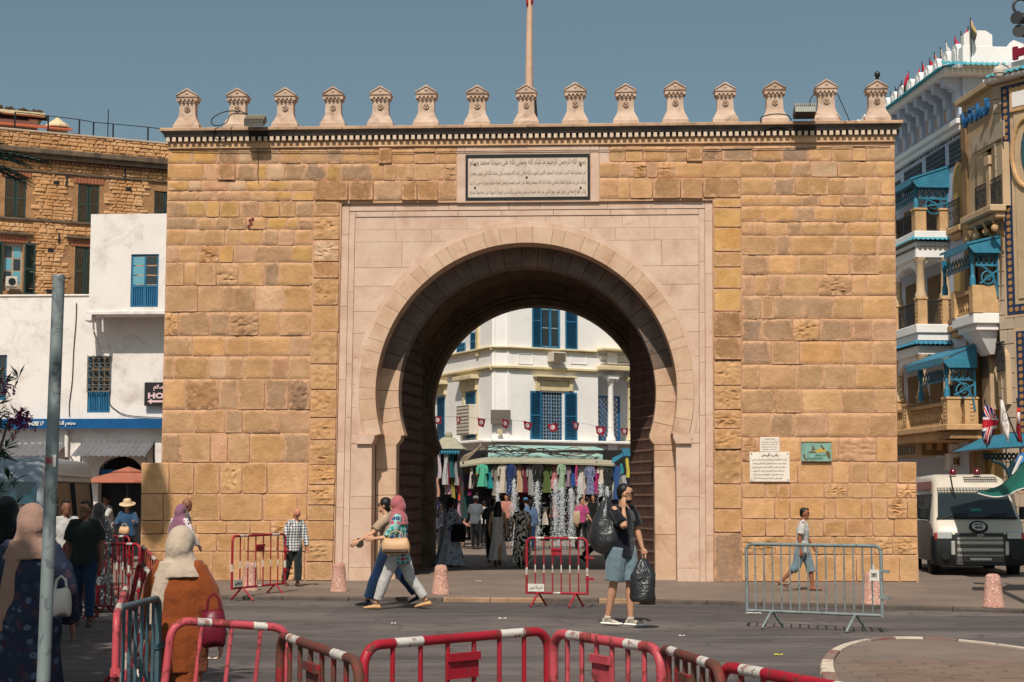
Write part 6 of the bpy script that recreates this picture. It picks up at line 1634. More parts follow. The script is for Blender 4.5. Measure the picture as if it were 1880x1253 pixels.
for py in (440, 631):
 z_ = zG(py); b = MB()
 for i in range(56): u = -9+9.1*(i+.5)/56; b.loft([[(u-.075, -.28, z_-.06), (u, -.30, z_-.02), (u+.075, -.28, z_-.06)], [(u-.075, .0, z_+.08), (u, -.02, z_+.12), (u+.075, .0, z_+.08)]], False, False, False)
 stuff(fo(b, 'tile_trim', M_TEALT if py < 500 else M_CANO, FG_)); b = MB()
 for i in range(8): u = -.2+1.35*(i+.5)/8; b.loft([[(u-.085, -.28, z_-.06), (u, -.30, z_-.02), (u+.085, -.28, z_-.06)], [(u-.085, .0, z_+.08), (u, -.02, z_+.12), (u+.085, .0, z_+.08)]], False, False, False)
 stuff(fo(b, 'tile_trim', M_TEALT if py < 500 else M_CANO, FGe))
b = MB()                                     # dentils under the upper entablature
for i in range(40): u = -.05-.2*i; b.box(u-.06, u+.02, -.10, -.06, zG(458), zG(453))
stuff(fo(b, 'dentil_course', M_SLAT, FG_)); b = MB()
for i in range(6): u = .08+.18*i; b.box(u-.04, u+.06, -.10, -.06, zG(458), zG(453))
stuff(fo(b, 'dentil_course', M_SLAT, FGe))
def colm(u, y, z0, z1, zp, r, f, ped=.17):
 """column on a panelled pedestal"""
 b = MB(); b.bbox(u-ped, u+ped, y-ped, y+ped, z0, zp-.08, .01); b.bbox(u-ped-.03, u+ped+.03, y-ped-.03, y+ped+.03, zp-.08, zp, .015); pd = fo(b, 'pedestal', M_TANC, f)
 b = MB()
 for i in range(5): b.ball((u, y-ped-.005, z0+(zp-z0)*(.2+.14*i)), (.07, .02, .05), 6, 4)
 stuff(fo(b, 'carving', M_TANC, f, parent=pd))
 if z1 > zp: b = MB(); b.lathe([(r*1.35, zp), (r*1.3, zp+.12), (r, zp+.22), (r*.88, z1-.28), (r*1.0, z1-.24), (r*1.0, z1-.18), (r*1.6, z1-.05), (r*1.6, z1)], n=14, mx=M.Translation((u, y, 0))); fo(b, 'column', M_TAN, f, auto=45)
cols = [(-.15, .15), (-2.6, .15), (-5.0, .15)]
for (zf, ztop_) in ((zG(596), zG(474)), (zG(778), zG(652))):
 zp = zf+.95
 for u, y in cols: colm(u, y, zf, ztop_, zp, .15, FG_)
 colm(-.15, GP-.12, zf, ztop_, zp, .15, FG_)
 # scalloped arches between columns
 for f, ua, uc in ((FG_, -2.45, -.3), (FG_, -4.85, -2.75), (FGe, .3, .95)):
  b = MB(); k = 12; h = min(.55, (uc-ua)*.35); pts = [(ua, ztop_), (ua, ztop_-h)]
  pts += [((ua+uc)/2-(uc-ua)/2*math.cos(PI*i/k), ztop_-h+h*.72*math.sin(PI*i/k)*(1 if i % 3 else .86)) for i in range(1, k)]
  pts += [(uc, ztop_-h), (uc, ztop_)]; b.prism(pts, .05, .2); fo(b, 'scalloped_arch', M_WHITE2, f)
def railing(f, ua, uc, z0, z1, y=.1, n=None):
 b = MB(); n = n or int(abs(uc-ua)/.10)+2
 b.tube([(ua, y, z1), (uc, y, z1)], .025, 5); b.tube([(ua, y, z0+.06), (uc, y, z0+.06)], .02, 5); b.tube([(ua, y, z1-.14), (uc, y, z1-.14)], .015, 5)
 for i in range(n): u = ua+(uc-ua)*i/(n-1); b.tube([(u, y, z0+.06), (u, y, z1)], .012, 4)
 for i in range(max(1, n//4)):
  u = ua+(uc-ua)*(i+.5)/max(1, n//4); b.tube([(u+.09*math.cos(t), y, (z0+z1)/2+.14*math.sin(t)) for t in range(7)], .012, 4)
 return stuff(fo(b, 'iron_railing', M_IRONB, f))
def baluster_row(f, ua, uc, z0, z1, y=.12):
 b = MB(); b.bbox(ua, uc, y-.09, y+.09, z1-.12, z1, .015); b.bbox(ua, uc, y-.09, y+.09, z0, z0+.1, .01); hr = fo(b, 'handrail', M_TANC, f)
 n = max(2, int((uc-ua)/.2))
 for i in range(n):
  u = ua+(uc-ua)*(i+.5)/n; h = z1-z0-.22; b = MB()
  b.lathe([(.045, z0+.1), (.045, z0+.14), (.03, z0+.18), (.068, z0+.1+h*.35), (.03, z0+.1+h*.75), (.045, z0+.1+h*.9), (.045, z0+.1+h)], n=8, mx=M.Translation((u, y, 0))); fo(b, 'baluster', M_TANC, f, smooth=True, parent=hr)
zf = zG(596)
railing(FG_, -2.4, -.35, zf, zf+.85); railing(FG_, -4.8, -2.8, zf, zf+.85); railing(FGe, .35, .9, zf, zf+.85)
# top terrace: pedestals, railing, turquoise canopy
zf = zG(425); zr_ = zG(388)
for u, y in ((-.15, .15), (-2.6, .15), (-.15, GP-.12)):
 b = MB(); b.bbox(u-.2, u+.2, y-.2, y+.2, zf, zr_+.1, .015); b.bbox(u-.24, u+.24, y-.24, y+.24, zr_+.02, zr_+.1, .015); pd = fo(b, 'pedestal', M_TANC, FG_)
railing(FG_, -2.4, -.35, zf, zf+.75); railing(FG_, -4.9, -2.8, zf, zf+.75); railing(FGe, .38, .85, zf, zf+.75)
def canopy(f, fe, u0, dep, z_eave, z_wall, zpost, label, wend=None, post=True):
 """pitched timber canopy on a long side f, its end face fe; end width dep"""
 t = thing('balcony_canopy', label, 'canopy', (f.o.x, f.o.y, 0))
 k = LOC[t.name]
 def w(b, name, ff, mat=M_CANO): return fobj(b, name, mat, ff, t)
 b = MB(); b.loft([[(u0, -.25, z_eave), (.25, -.25, z_eave), (.25, dep, z_wall), (u0, dep, z_wall)], [(u0, -.25, z_eave+.07), (.25, -.25, z_eave+.07), (.25, dep, z_wall+.07), (u0, dep, z_wall+.07)]]); w(b, 'roof', f)
 b = MB(); n = int(-u0/.13)
 for i in range(n): u = .25-.13*i; b.prism([(u-.11, z_eave), (u, z_eave), (u, z_eave-.13), (u-.055, z_eave-.2), (u-.11, z_eave-.13)], -.25, -.235)
 stuff(w(b, 'valance', f))
 b = MB(); b.prism([(-.2, z_eave-.02), (dep, z_wall-.02), (dep, z_eave-.25), (0, z_eave-.25)], -.22, -.17); w(b, 'gable_board', fe)
 # lattice panel and arched bracket with ring on the end face
 za, zb_ = z_eave-.25, z_eave-.62; b = MB(); w0, w1 = .12, dep-.04
 for z in (za-.02, zb_): b.box(w0, w1, -.04, .02, z-.03, z+.03)
 m = 4
 for i in range(m):
  x0, x1 = w0+(w1-w0)*i/m, w0+(w1-w0)*(i+1)/m; b.tube([(x0, 0, zb_), (x1, 0, za)], .02, 4); b.tube([(x0, .01, za), (x1, .01, zb_)], .02, 4)
 stuff(w(b, 'lattice', fe))
 b = MB(); pts = [(w1-(w1-w0)*.95*math.cos(q), -.01, zb_-.95+.92*math.sin(q)) for q in [PI/2*i/8 for i in range(9)]]
 pts = [(w0+(w1-w0)*math.sin(q), -.01, zb_-1.0*(1-math.cos(q))) for q in [PI/2*i/8 for i in range(9)]]; b.tube(pts, .035, 5); w(b, 'arched_brace', fe)
 b = MB(); b.tube([(w1, -.01, zb_-.15), (w0+.12, -.01, zpost+.05)], .03, 5); w(b, 'diagonal_brace', fe)
 cx_, cz_ = (w0+w1)/2+.03, (zb_-.15+zpost)/2; r__ = min(.3, (w1-w0)*.3); b = MB(); b.tube([(cx_+r__*math.cos(i*PI/8), -.01, cz_+r__*math.sin(i*PI/8)) for i in range(17)], .025, 5, caps=False)
 b.tube([(cx_+r__*.4*math.cos(i*PI/6), -.01, cz_+r__*.4*math.sin(i*PI/6)) for i in range(13)], .015, 4, caps=False); w(b, 'ring_ornament', fe)
 for u, y in ([(-.12, .05), (-2.6, .05)] if post else []):
  b = MB(); b.lathe([(.10, zpost), (.09, zpost+.25), (.06, zpost+.35), (.055, z_eave-.5), (.08, z_eave-.42), (.10, z_eave-.1)], n=10, mx=M.Translation((u, y, 0))); w(b, 'post', f)
 b = MB(); b.box(dep-.06, dep, -.06, .02, zpost, z_wall-.1); w(b, 'wall_post', fe)
 # same lattice along the long side
 b = MB(); m = 9; L_ = 2.3
 for i in range(m):
  x0, x1 = -.2-L_*i/m, -.2-L_*(i+1)/m; b.tube([(x0, .02, zb_), (x1, .02, za)], .02, 4); b.tube([(x0, .03, za), (x1, .03, zb_)], .02, 4)
 b.box(-L_-.2, -.2, 0, .05, zb_-.04, zb_); stuff(w(b, 'side_lattice', f))
 return t
canopy(FG_, FGe, -5.2, GP, zG(336)+.05, zG(314)+.1, zr_+.1, 'turquoise timber canopy over the topmost balcony beside the gate')
# dark doors of the gallery behind columns
for zf, zt_ in ((zG(596), zG(496)), (zG(778), zG(676)), (zG(425), zG(350))):
 for ua, uc in ((-2.2, -.9), (-4.6, -3.3)):
  b = MB(); b.box(ua+uG1, uc+uG1, -.03, .01, zf, zt_); b.box(ua+uG1+.12, uc+uG1-.12, -.045, -.031, zf, zt_-.14); fo(b, 'balcony_door', mk('dim ochre door', srgb(128, 104, 72), .8, .3, 3, .2), FA)
# openings of the white wall between gallery and sand wing, three storeys
for x0, x1, yt, yb, arch in ((1752, 1773, 302, 418, 1), (1754, 1774, 476, 598, 0), (1757, 1776, 640, 735, 0)):
 a, c, d, e = rect(FA, x0, x1, yt, yb); m = (a+c)/2; r__ = (c-a)/2; tp = [(m+r__*math.cos(PI*i/10), e-r__+r__*1.2*math.sin(PI*i/10)) for i in range(11)] if arch else [(c, e), (a, e)]
 b = MB(); b.prism([(a, d), (c, d)]+tp, -.05, -.0); w_ = fo(b, 'tall_window', M_TANC, FA)
 g = .13; tp = [(m+(r__-g)*math.cos(PI*i/10), e-r__+(r__-g)*1.2*math.sin(PI*i/10)) for i in range(11)] if arch else [(c-g, e-g), (a+g, e-g)]
 b = MB(); b.prism([(a+g, d+.02), (c-g, d+.02)]+tp, -.07, -.051); fo(b, 'shaded_recess', mk('ochre curtain', srgb(190, 156, 96)), FA, parent=w_)
 b = MB(); b.bbox(a-.1, c+.1, -.3, .0, d-.2, d, .02); b.bbox(a+.05, c-.05, -.2, .0, d-.42, d-.202, .03); fo(b, 'window_sill', M_TANC, FA, parent=w_)
 railing(FA, a, c, d+.0, d+.9, -.24)
# --- ground floor: tiled pier blocks, awnings, deep shade
b = MB(); b.box(-9, 0, -.2, GP, zG(836), zG(812)); fo(b, 'balcony_soffit', M_TAN, FG_)
b = MB()
for i in range(40): u = -.1-.2*i; b.box(u-.07, u+.03, -.28, -.2, zG(834), zG(818))
stuff(fo(b, 'bracket_course', M_SLAT, FG_))
for i in range(3):
 u = .22+.36*i; b = MB(); b.bbox(u-.06, u+.10, -.16, .0, zG(826), zG(802), .01); fo(b, 'console', M_TANC, FGe)
b = MB(); b.box(-.0, 1.3, -.0, .4, zG(836), zG(812)); fo(b, 'end_soffit', M_TANC, FGe)
def tile_pier(px, py0, py1, d, label=None):
 p = camline(px, d, 0); x = Facade((p.x, p.y), rad(2)); z1_, z0_ = x.at(px, py0)[1], x.at(px, py1)[1]; w = .32
 zm0, zm1 = x.at(px, py0+ (py1-py0)*.42)[1], z0_
 b = MB(); b.bbox(-w*.8, w*.8, -w*.8, w*.8, zm0, z1_, .01); b.bbox(-w*1.1, w*1.1, -w*1.1, w*1.1, zm0-.08, zm0, .01); b.bbox(-w, w, -w, w, z0_, zm0-.08, .01); b.bbox(-w*1.1, w*1.1, -w*1.1, w*1.1, z0_-.08, z0_, .01); pr = fo(b, 'pier_block', M_WHITE2, x)
 b = MB(); b.box(-w*.62, w*.62, -w-.012, -w, z0_+.08, zm0-.16); fo(b, 'tile_panel', mk('dark tile', srgb(74, 60, 50), .5, .3, 8, .1), x, parent=pr)
 b = MB(); zc_4 = (z0_+zm0-.08)/2; b.tube([(.13*math.cos(i*PI/8), -w-.014, zc_4+.13*math.sin(i*PI/8)) for i in range(17)], .03, 4, caps=False); b.ball((0, -w-.014, zc_4), (.05, .02, .05), 8, 4); fo(b, 'tile_rosette', mk('ochre glaze', srgb(190, 150, 96), .4, .2, 8, .1), x, parent=pr)
 b = MB(); b.lathe([(.27, 0), (.24, .3), (.22, z0_-.35), (.28, z0_-.09)], n=16); fo(b, 'round_column', M_WHITE2, x, auto=45)
tile_pier(1751, 815, 858, 56.5); tile_pier(1704, 842, 862, 62.5)
b = MB(); b.box(-13, 0, 3.2, 3.3, 0, 4.3); b.box(-13, -.0, .4, 3.2, 3.9, 4.0); fo(b, 'arcade_back', mk('dim shop front', srgb(96, 82, 66), .9, .4, 1, .3), FG_)
b = MB(); b.box(uG1+.1, 0, -.02, 0, 0, zG(430)); fo(b, 'wall_strip', M_BLUEW, FA)
def shop_awning(px0, px1, py0, py1, py2, d, label):
 p = camline(px0, d, 0); f = Facade((p.x, p.y), rad(0)); a, c, e0, e1 = rect(f, px0, px1, py2, py0); zm = f.at(px0, py1)[1]
 t = f.thing('shop_awning', label, 'awning'); b = MB(); b.loft([[(a, 0, zm), (c, 0, zm), ], [(a+.15, 1.4, e1+.25), (c+.0, 1.4, e1+.25)]], False, False, False); o = b.obj('sheet', M_AWN, t, local=True); o.modifiers.new('t', 'SOLIDIFY').thickness = .02
 b = MB(); b.loft([[(a, 0, zm), (c, 0, zm)], [(a, -.02, e0), (c, -.02, e0)]], False, False, False); o = b.obj('valance', M_AWN, t, local=True); o.modifiers.new('t', 'SOLIDIFY').thickness = .02
 b = MB(); b.bbox(c-.1, c+.25, -.02, .3, zm-.15, zm+.2, .02); b.obj('arm', M_WHITE2, t, local=True)
shop_awning(1669, 1728, 823, 832, 845, 57.0, 'beige shop awning under the hotel balcony left of the tiled pier')
shop_awning(1640, 1668, 828, 838, 846, 62.0, 'beige shop awning partly hidden by the gate wall')
# --- sand coloured wing, nearer, with brick pilaster and arched windows
pb2 = camline(1778, 54.0, 0); FB = Facade((pb2.x, pb2.y), FA.a); LB = FB.at(1839, 700)[0]
FBe = Facade((pb2.x, pb2.y), FA.a-PI/2)
zB = FB.at(*q7(620, 500))[1]
holes = [ra(FB, q7, 575, 632, 845, 1180), ra(FB, q7, 660, 718, 790, 1140)]
holes = [(a, c, d, e) for a, c, d, e in holes]
hB2 = []
for x0, x1, yt, yb in ((722, 785, 215, 640), (846, 908, 180, 600)):
 a, c, d, e = ra(FB, q9, x0, x1, yt, yb); m = (a+c)/2; r__ = (c-a)/2
 hB2.append([(a, d), (c, d)]+[(m+r__*math.cos(PI*i/10), e-r__+r__*1.3*math.sin(PI*i/10)) for i in range(11)])
b = MB(); wall_h(b, [(-.02, 0), (LB, 0), (LB, zB), (-.02, zB)], holes+hB2, 0, .45); fo(b, 'sand_wing_wall', M_TAN, FB)
b = MB(); b.box(-.02, LB, .45, .5, 0, zB); b.box(-.02, LB, .5, 6, zB-.3, zB); fo(b, 'window_back', mk('ochre curtain', srgb(190, 156, 96), .9, .25, 3, .2), FB)
pB = pb2; FBx = Facade((pb2.x, pb2.y), FA.a+PI/2)
b = MB(); b.box(-.0, -.42, -.0, .3, 0, zB)
b = MB(); b.bbox(-.02, .42, -.08, -.002, 0, zB-.3, .01); fo(b, 'brick_pilaster', mk('brown brick', srgb(150, 118, 84), .9, .3, 2, .5, 60, .01), FB)
b = MB(); b.box(0, .6, 0, .05, 0, zB); fo(b, 'return_wall', M_TAN, FBx)
b = MB(); b.bbox(-.1, LB, -.22, .6, zB-.02, zB+.18, .02); fo(b, 'coping', M_TAN, FB)
b = MB(); a, c, d, e = ra(FB, q7, 556, 730, 640, 830); b.box(a, c, -.04, 0, d+.2, e-.4); fo(b, 'attic_panel', M_CLAD, FB)
for a, c, d, e in holes: railing(FB, a, c, d, d+.95, -.05);
a0_, c0_ = holes[0][0]-.25, holes[1][1]+.2; d0_ = min(holes[0][2], holes[1][2])
b = MB(); b.bbox(a0_, c0_, -.5, .02, d0_-.22, d0_, .03); b.bbox(a0_+.1, c0_-.1, -.3, .02, d0_-.4, d0_-.222, .03); fo(b, 'balcony_slab', M_TAN, FB)
for i in range(4): u = a0_+.2+(c0_-a0_-.4)*i/3; b = MB(); b.loft([[(u-.09, -.0, d0_-1.0), (u+.09, 0, d0_-1.0)], [(u-.09, -.25, d0_-.7), (u+.09, -.25, d0_-.7)], [(u-.09, -.42, d0_-.41), (u+.09, -.42, d0_-.41)], [(u-.09, 0, d0_-.41), (u+.09, 0, d0_-.41)]], False, False, False); b.ball((u, -.3, d0_-.72), (.1, .12, .12), 8, 5); fo(b, 'console', M_TANC, FB)
m_ = (holes[0][1]+holes[1][0])/2; b = MB(); b.bbox(m_-.14, m_+.14, -.06, .02, holes[0][2], holes[0][3]-.2, .01); b.bbox(m_-.2, m_+.2, -.1, .02, holes[0][3]-.5, holes[0][3]-.2, .02); fo(b, 'mullion_pier', M_TAN, FB)
# blue script sign on the wing
sgn = thing('script_sign', 'blue Arabic script sign leaning along the top of the sand coloured wing', 'sign', tuple(FB.at and (FB.o.x, FB.o.y, zB)))
p0 = FB.at(*q7(548, 640)); p1 = FB.at(*q7(694, 530))
tx = text(arabic('نزل رويال فيكتوريا'), 'lettering', M_DBLUE, abs(p1[0]-p0[0]), .55, .04, sgn, tuple(FB.o+FB.u*p0[0]-FB.n*.32+V((0, 0, zB-1.0))), M.Rotation(FB.a, 4, 'Z'), bold=.02)
# corner oriel with small canopy
uo = FB.at(1796, 500)[0]; po = FB.o+FB.u*LB-FB.n*.85; FO = Facade((po.x, po.y), FA.a); FOe = Facade((po.x, po.y), FA.a+PI/2)
zO = lambda py: FOe.at(1820, py)[1]
b = MB(); b.bbox(-1.9, 0, 0, .85, zO(594), zO(575), .02); b.bbox(-1.7, -.1, .12, .85, zO(606), zO(594), .02); b.loft([[(-1.6, .2, zO(606)), (-.2, .2, zO(606)), (-.2, .85, zO(606)), (-1.6, .85, zO(606))], [(-1.3, .7, zO(648)), (-.5, .7, zO(648)), (-.5, .85, zO(648)), (-1.3, .85, zO(648))]][::-1]); fo(b, 'oriel_base', M_WHITE2, FO)
for u, y in ((-.15, .15), (-1.75, .15)):
 b = MB(); b.bbox(u-.17, u+.17, y-.17, y+.17, zO(575), zO(524), .015); fo(b, 'pedestal', M_TANC, FO)
baluster_row(FO, -1.58, -.32, zO(575), zO(530), .15)
b = MB(); b.bbox(.15, .85, .02, .22, zO(575), zO(524), .01); fo(b, 'pedestal', M_TANC, FOe)
canopy(FO, FOe, -2.2, .85, zO(452), zO(437), zO(524), 'small turquoise canopy over the oriel balcony of the sand coloured wing')
b = MB(); b.box(-1.6, -.3, .8, .86, zO(575), zO(466)); fo(b, 'oriel_door', mk('dim ochre door', srgb(128, 104, 72)), FO)
for q in hB2:
 m = (q[0][0]+q[1][0])/2; railing(FB, q[0][0], q[1][0], q[0][1]+1.0, q[0][1]+1.95, -.04)
# long lower balcony with balustrade and canopy
pl = camline(1736, 52.5, 0); FLb_ = Facade((pl.x, pl.y), FA.a); FLe = Facade((pl.x, pl.y), FA.a+PI/2); zL = lambda py: FLe.at(1764, py)[1]
print('low balcony', FLe.at(1796, 750)[0], zL(779))
wL = FLe.at(1796, 750)[0]
b = MB(); b.bbox(-11, .05, -.05, 2.4, zL(790), zL(779), .02); b.bbox(-11, -.1, .1, 2.4, zL(806), zL(790), .02); fo(b, 'balcony_slab', M_TANC, FLb_)
b = MB(); b.bbox(-.0, wL+.05, .0, 1.2, zL(790), zL(779.4), .02); b.bbox(0.1, wL, .1, 1.2, zL(806), zL(790.2), .02); fo(b, 'balcony_slab', M_TANC, FLe)
for f, u in ((FLb_, -.22), (FLb_, -4.2)): colm(u, .22, zL(779), 0, zL(729), .1, f, .22)
colm(wL-.22, .22, zL(779), 0, zL(729), .1, FLe, .22)
baluster_row(FLb_, -3.95, -.5, zL(779), zL(736), .22); baluster_row(FLb_, -8.2, -4.5, zL(779), zL(736), .22); baluster_row(FLe, .5, wL-.5, zL(779), zL(736), .22)
canopy(FLb_, FLe, -3.4, wL-.08, zL(662), zL(640)+.1, zL(729), 'turquoise timber canopy with ring brackets over the first floor balcony', post=True)
# --- near corner block: grey cladding and tile framed panel
pcn = FB.o+FB.u*LB; FCn = Facade((pcn.x, pcn.y), rad(-51.8)); zK = lambda py: FCn.at(1860, py)[1]
rC = lambda x0, x1, y0, y1: rect(FCn, x0, x1, y0, y1)
b = MB(); b.box(0, 8, 0, 3, 0, zK(133)); fo(b, 'corner_wall', mk('joint shadow', srgb(120, 104, 88), .9, .2, 2, .2), FCn)
z = .05; k = 0
while z < zK(133)-.1:
 u = .0; h = .46
 for (ua, uc) in ((.0, .55), (.55, 1.05)) if k % 2 else ((.0, .3), (.3, 1.05)):
  b = MB(); b.bbox(ua+.012, uc-.012, -.05, 0, z+.012, z+h-.012, .01); fo(b, 'cladding_slab', M_CLAD, FCn)
 z += h; k += 1
def tileframe(px0, py0, py1, uw=2.5):
 a = FCn.at(px0, (py0+py1)/2)[0]; z0, z1_ = zK(py1), zK(py0)
 b = MB(); b.bbox(a-.1, a+uw, -.06, 0, z0-.1, z1_+.1, .01); par_ = fo(b, 'panel_surround', M_TAN, FCn)
 b = MB(); b.box(a, a+.30, -.075, -.061, z0, z1_); b.box(a+.30, a+uw, -.075, -.061, z1_-.30, z1_); b.box(a+.3, a+uw, -.075, -.061, z0, z0+.3); fo(b, 'tile_border', mk('dark blue tile', srgb(44, 62, 92), .4, .3, 10, .1), FCn, parent=par_)
 b = MB(); pts = []
 z = z0+.15
 while z < z1_: pts.append((a+.15, z)); z += .21
 for i in range(1, 9): pts += [(a+.15+.22*i, z1_-.15), (a+.15+.22*i, z0+.15)]
 for (u, zz) in pts[:140]:
  b = MB(); b.lathe([(.03, 0), (.078, 0), (.078, .012), (.03, .012)], n=9, mx=M.Translation((u, -.076, zz)) @ M.Rotation(PI/2, 4, 'X')); fo(b, 'tile_ring', mk('orange glaze', srgb(176, 130, 86), .4, .2, 8, .05), FCn, parent=par_)
 return a, z0, z1_
a, z0, z1_ = tileframe(1846, 156, 578)
b = MB(); b.bbox(a+.45, a+2.4, -.10, -.061, z0+.45, z1_-.42, .02); pan = fo(b, 'carved_panel', M_TAN, FCn)
q = rC(1858, 1895, 160, 205); b = MB(); b.bbox(q[0], q[1], -.16, -.102, q[2], q[3], .02); fr_ = fo(b, 'window_frame', M_TANC, FCn); b = MB(); b.box(q[0]+.12, q[1], -.175, -.161, q[2]+.15, q[3]-.15); fo(b, 'white_panel', M_WHITE2, FCn, parent=fr_)
# carved roundel
c_ = FCn.at(1893, 280); b = MB()
b.tube([(c_[0]+.62*math.cos(i*PI/14), -.13, c_[1]+1.1*math.sin(i*PI/14)) for i in range(29)], .07, 6, caps=False); fo(b, 'arched_surround', M_TANC, FCn); b = MB(); b.ball((c_[0]+.1, -.1, c_[1]), (.42, .04, .9), 14, 8); fo(b, 'leaded_pane', mk('leaded glass', srgb(70, 104, 112), .2, .5, 12, .1), FCn)
tileframe(1872, 610, 900, 1.6)
b = MB()
for i in range(26): u = .1+.22*i; b.loft([[(u-.1, -.5, zK(140)), (u, -.52, zK(137)), (u+.1, -.5, zK(140))], [(u-.1, .1, zK(126)), (u, .08, zK(123)), (u+.1, .1, zK(126))]], False, False, False)
stuff(fo(b, 'roof_tiles', M_TEALT, FCn))
b = MB(); b.bbox(-.1, 8, -.4, .2, zK(146), zK(140), .02); b.bbox(0, 8, .1, .5, zK(126), zK(112), .02); b.bbox(.6, 8, 1.0, 1.4, zK(126), zK(70), .02); fo(b, 'corner_cornice', M_WHITE2, FCn)
rs = thing('roof_sign', 'dark red roof sign letter H on the white parapet at the right edge', 'sign', (pcn.x, pcn.y, zK(110)))
q = rC(1862, 1892, 84, 108); L = MB(); w = (q[1]-q[0])*.26
L.box(q[0], q[0]+w, -.1, 0, q[2], q[3]); L.box(q[1]-w, q[1], -.1, 0, q[2], q[3]); L.box(q[0]+w, q[1]-w, -.1, 0, (q[2]+q[3])/2-.12, (q[2]+q[3])/2+.12); fobj(L, 'letter', flat('dark red letter', srgb(140, 26, 50), .5), FCn, rs)
# dome camera and lamp head
p = P(1834, 135, 50.6); t = thing('security_camera', 'white dome security camera on the corner of the hotel roof', 'camera', tuple(p)); b = MB(); b.lathe([(.02, .22), (.14, .2), (.18, .1), (.18, 0), (.15, -.02)], n=14); b.obj('housing', M_AC, t, local=True); b = MB(); b.ball((0, 0, -.04), .15, 12, 8); b.obj('dome', M_AC, t, smooth=True, local=True); b = MB(); b.tube([(0, 0, .2), (.1, .1, .35), (.4, .4, .3)], .03, 6); b.obj('arm', M_AC, t, local=True)
# --- row of little flags on the parapet
fcs = [((222, 208, 200), (180, 40, 60)), ((90, 150, 70), (220, 210, 190)), ((40, 50, 90), (190, 30, 50)), ((44, 48, 66), (150, 40, 50)), ((180, 34, 60), (50, 60, 50)), ((200, 50, 70), (110, 170, 120)), ((190, 34, 50), (210, 200, 190)), ((190, 36, 60), (220, 210, 206)),
 ((200, 120, 120), (40, 44, 50)), ((170, 170, 160), (60, 60, 60)), ((210, 206, 200), (40, 40, 44)), ((200, 40, 70), (50, 40, 40)), ((40, 70, 50), (60, 50, 40)), ((200, 40, 60), (180, 30, 50)), ((200, 170, 120), (60, 60, 50))]
ft = [(1627, 188, 176), (1635, 186, 168), (1642, 178, 159), (1653, 165, 147), (1669, 158, 131), (1686, 150, 124), (1694, 143, 113), (1704, 132, 106), (1717, 118, 96), (1726, 112, 87), (1738, 110, 76), (1751, 100, 66), (1763, 85, 57), (1775, 76, 48), (1782, 70, 33)]
for i, ((px, pyb, pyt), (c1, c2)) in enumerate(zip(ft, fcs)):
 u, zt_ = FA.at(px, pyt, .1); p = FA.o+FA.u*u+FA.n*.1; zb_ = zE+.7
 def nmc(c):
  r, g, b_ = c
  if r > 160 and g < 90: return 'red'
  if r > 190: return 'white'
  if g > r+20: return 'green'
  return 'dark' if max(c) < 100 else 'grey'
 t = thing('small_flag', f"{nmc(c1)} and {nmc(c2)} flag on the hotel parapet, number {['one','two','three','four','five','six','seven','eight','nine','ten','eleven','twelve','thirteen','fourteen','fifteen'][i]} from the gate", 'flag', (p.x, p.y, zb_), 0, 'small flags along the hotel parapet')
 h = zt_-zb_; ln = rnd.uniform(-.06, .06); b = MB(); b.tube([(0, 0, -.3), (ln, 0, h)], .018, 5); b.obj('staff', M_IRONB, t, local=True)
 s = rnd.choice((-1, 1, 1)); fh = rnd.uniform(.55, .75)
 for (v0, v1, c, nm_) in ((0, .5, c1, 'upper_cloth'), (.5, 1, c2, 'lower_cloth')):
  b = MB(); rings = []
  for k in range(4):
   v = v0+(v1-v0)*k/3; wv = .15+.08*math.sin(v*3)
   rings.append([(ln+s*wv*j/4*(1-.3*v), .04*math.sin(j*1.9+v*4+i), h-.04-fh*v-.28*(j/4)) for j in range(5)])
  b.loft(rings, False, False, False); o = b.obj(nm_, flat('cloth %d %d %d' % c, srgb(*c), .85), t, smooth=True, local=True); o.modifiers.new('t', 'SOLIDIFY').thickness = .01
# lamp head in the upper right corner: horn speakers and ring
p = P(1876, 40, 24); t = thing('lamp_post', 'dark ornamental lamp post head with horn loudspeakers in the upper right corner', 'street lamp', (p.x+.12, 24, 0))
b = MB(); b.tube([(0, 0, 0), (0, 0, p.z+2)], .07, 12); b.obj('post', M_GREY, t, local=True)
c = P(1871, 16, 24); L0 = V((p.x+.12, 24, 0)); b = MB(); r__ = .11; b.tube([V((c.x+r__*math.cos(i*PI/10), 23.9, c.z+r__*math.sin(i*PI/10)))-L0 for i in range(21)], .022, 8, caps=False); b.obj('ring', M_GREY, t, local=True)
for py, s in ((42, -1), (66, -.6)):
 c = P(1872, py, 24); b = MB(); b.tube([V((c.x+.10, 24, c.z))-L0, V((c.x+.0, 23.9, c.z+.01))-L0, V((c.x-.10*abs(s), 23.8, c.z+.02))-L0], [.03, .06, .10], 12); b.obj('horn_speaker', M_GREY, t, local=True)
# --- flags and tent on the near right
def flag_on_pole(px0, py0, px1, py1, Y, label, base, strip, cols, wpx, hpx):
 a, c = P(px0, py0, Y), P(px1, py1, Y); t = thing('flag', label, 'flag', tuple(c), 0, 'flags on slanting poles beside the tent')
 b = MB(); b.tube([a+(a-c)*.02, c], .015, 6); b.obj('staff', M_IRONB, t); return a, c, t
def hang(t, pts_l, pts_r, n, mat, name, Y):
 b = MB(); rings = []
 for k in range(len(pts_l)):
  l, r = P(*pts_l[k], Y), P(*pts_r[k], Y); rings.append([tuple(l.lerp(r, j/n)+V((0, .05*math.sin(j*1.5+k), 0))) for j in range(n+1)])
 b.loft(rings, False, False, False); o = b.obj(name, mat, t, smooth=True); o.modifiers.new('t', 'SOLIDIFY').thickness = .008; return o
UJ = NT('union flag cloth'); _t = UJ
_uv = _t.n('UVMap'); _sp = _t.n('SeparateXYZ'); _t.l(_uv.outputs[0], _sp.inputs[0])
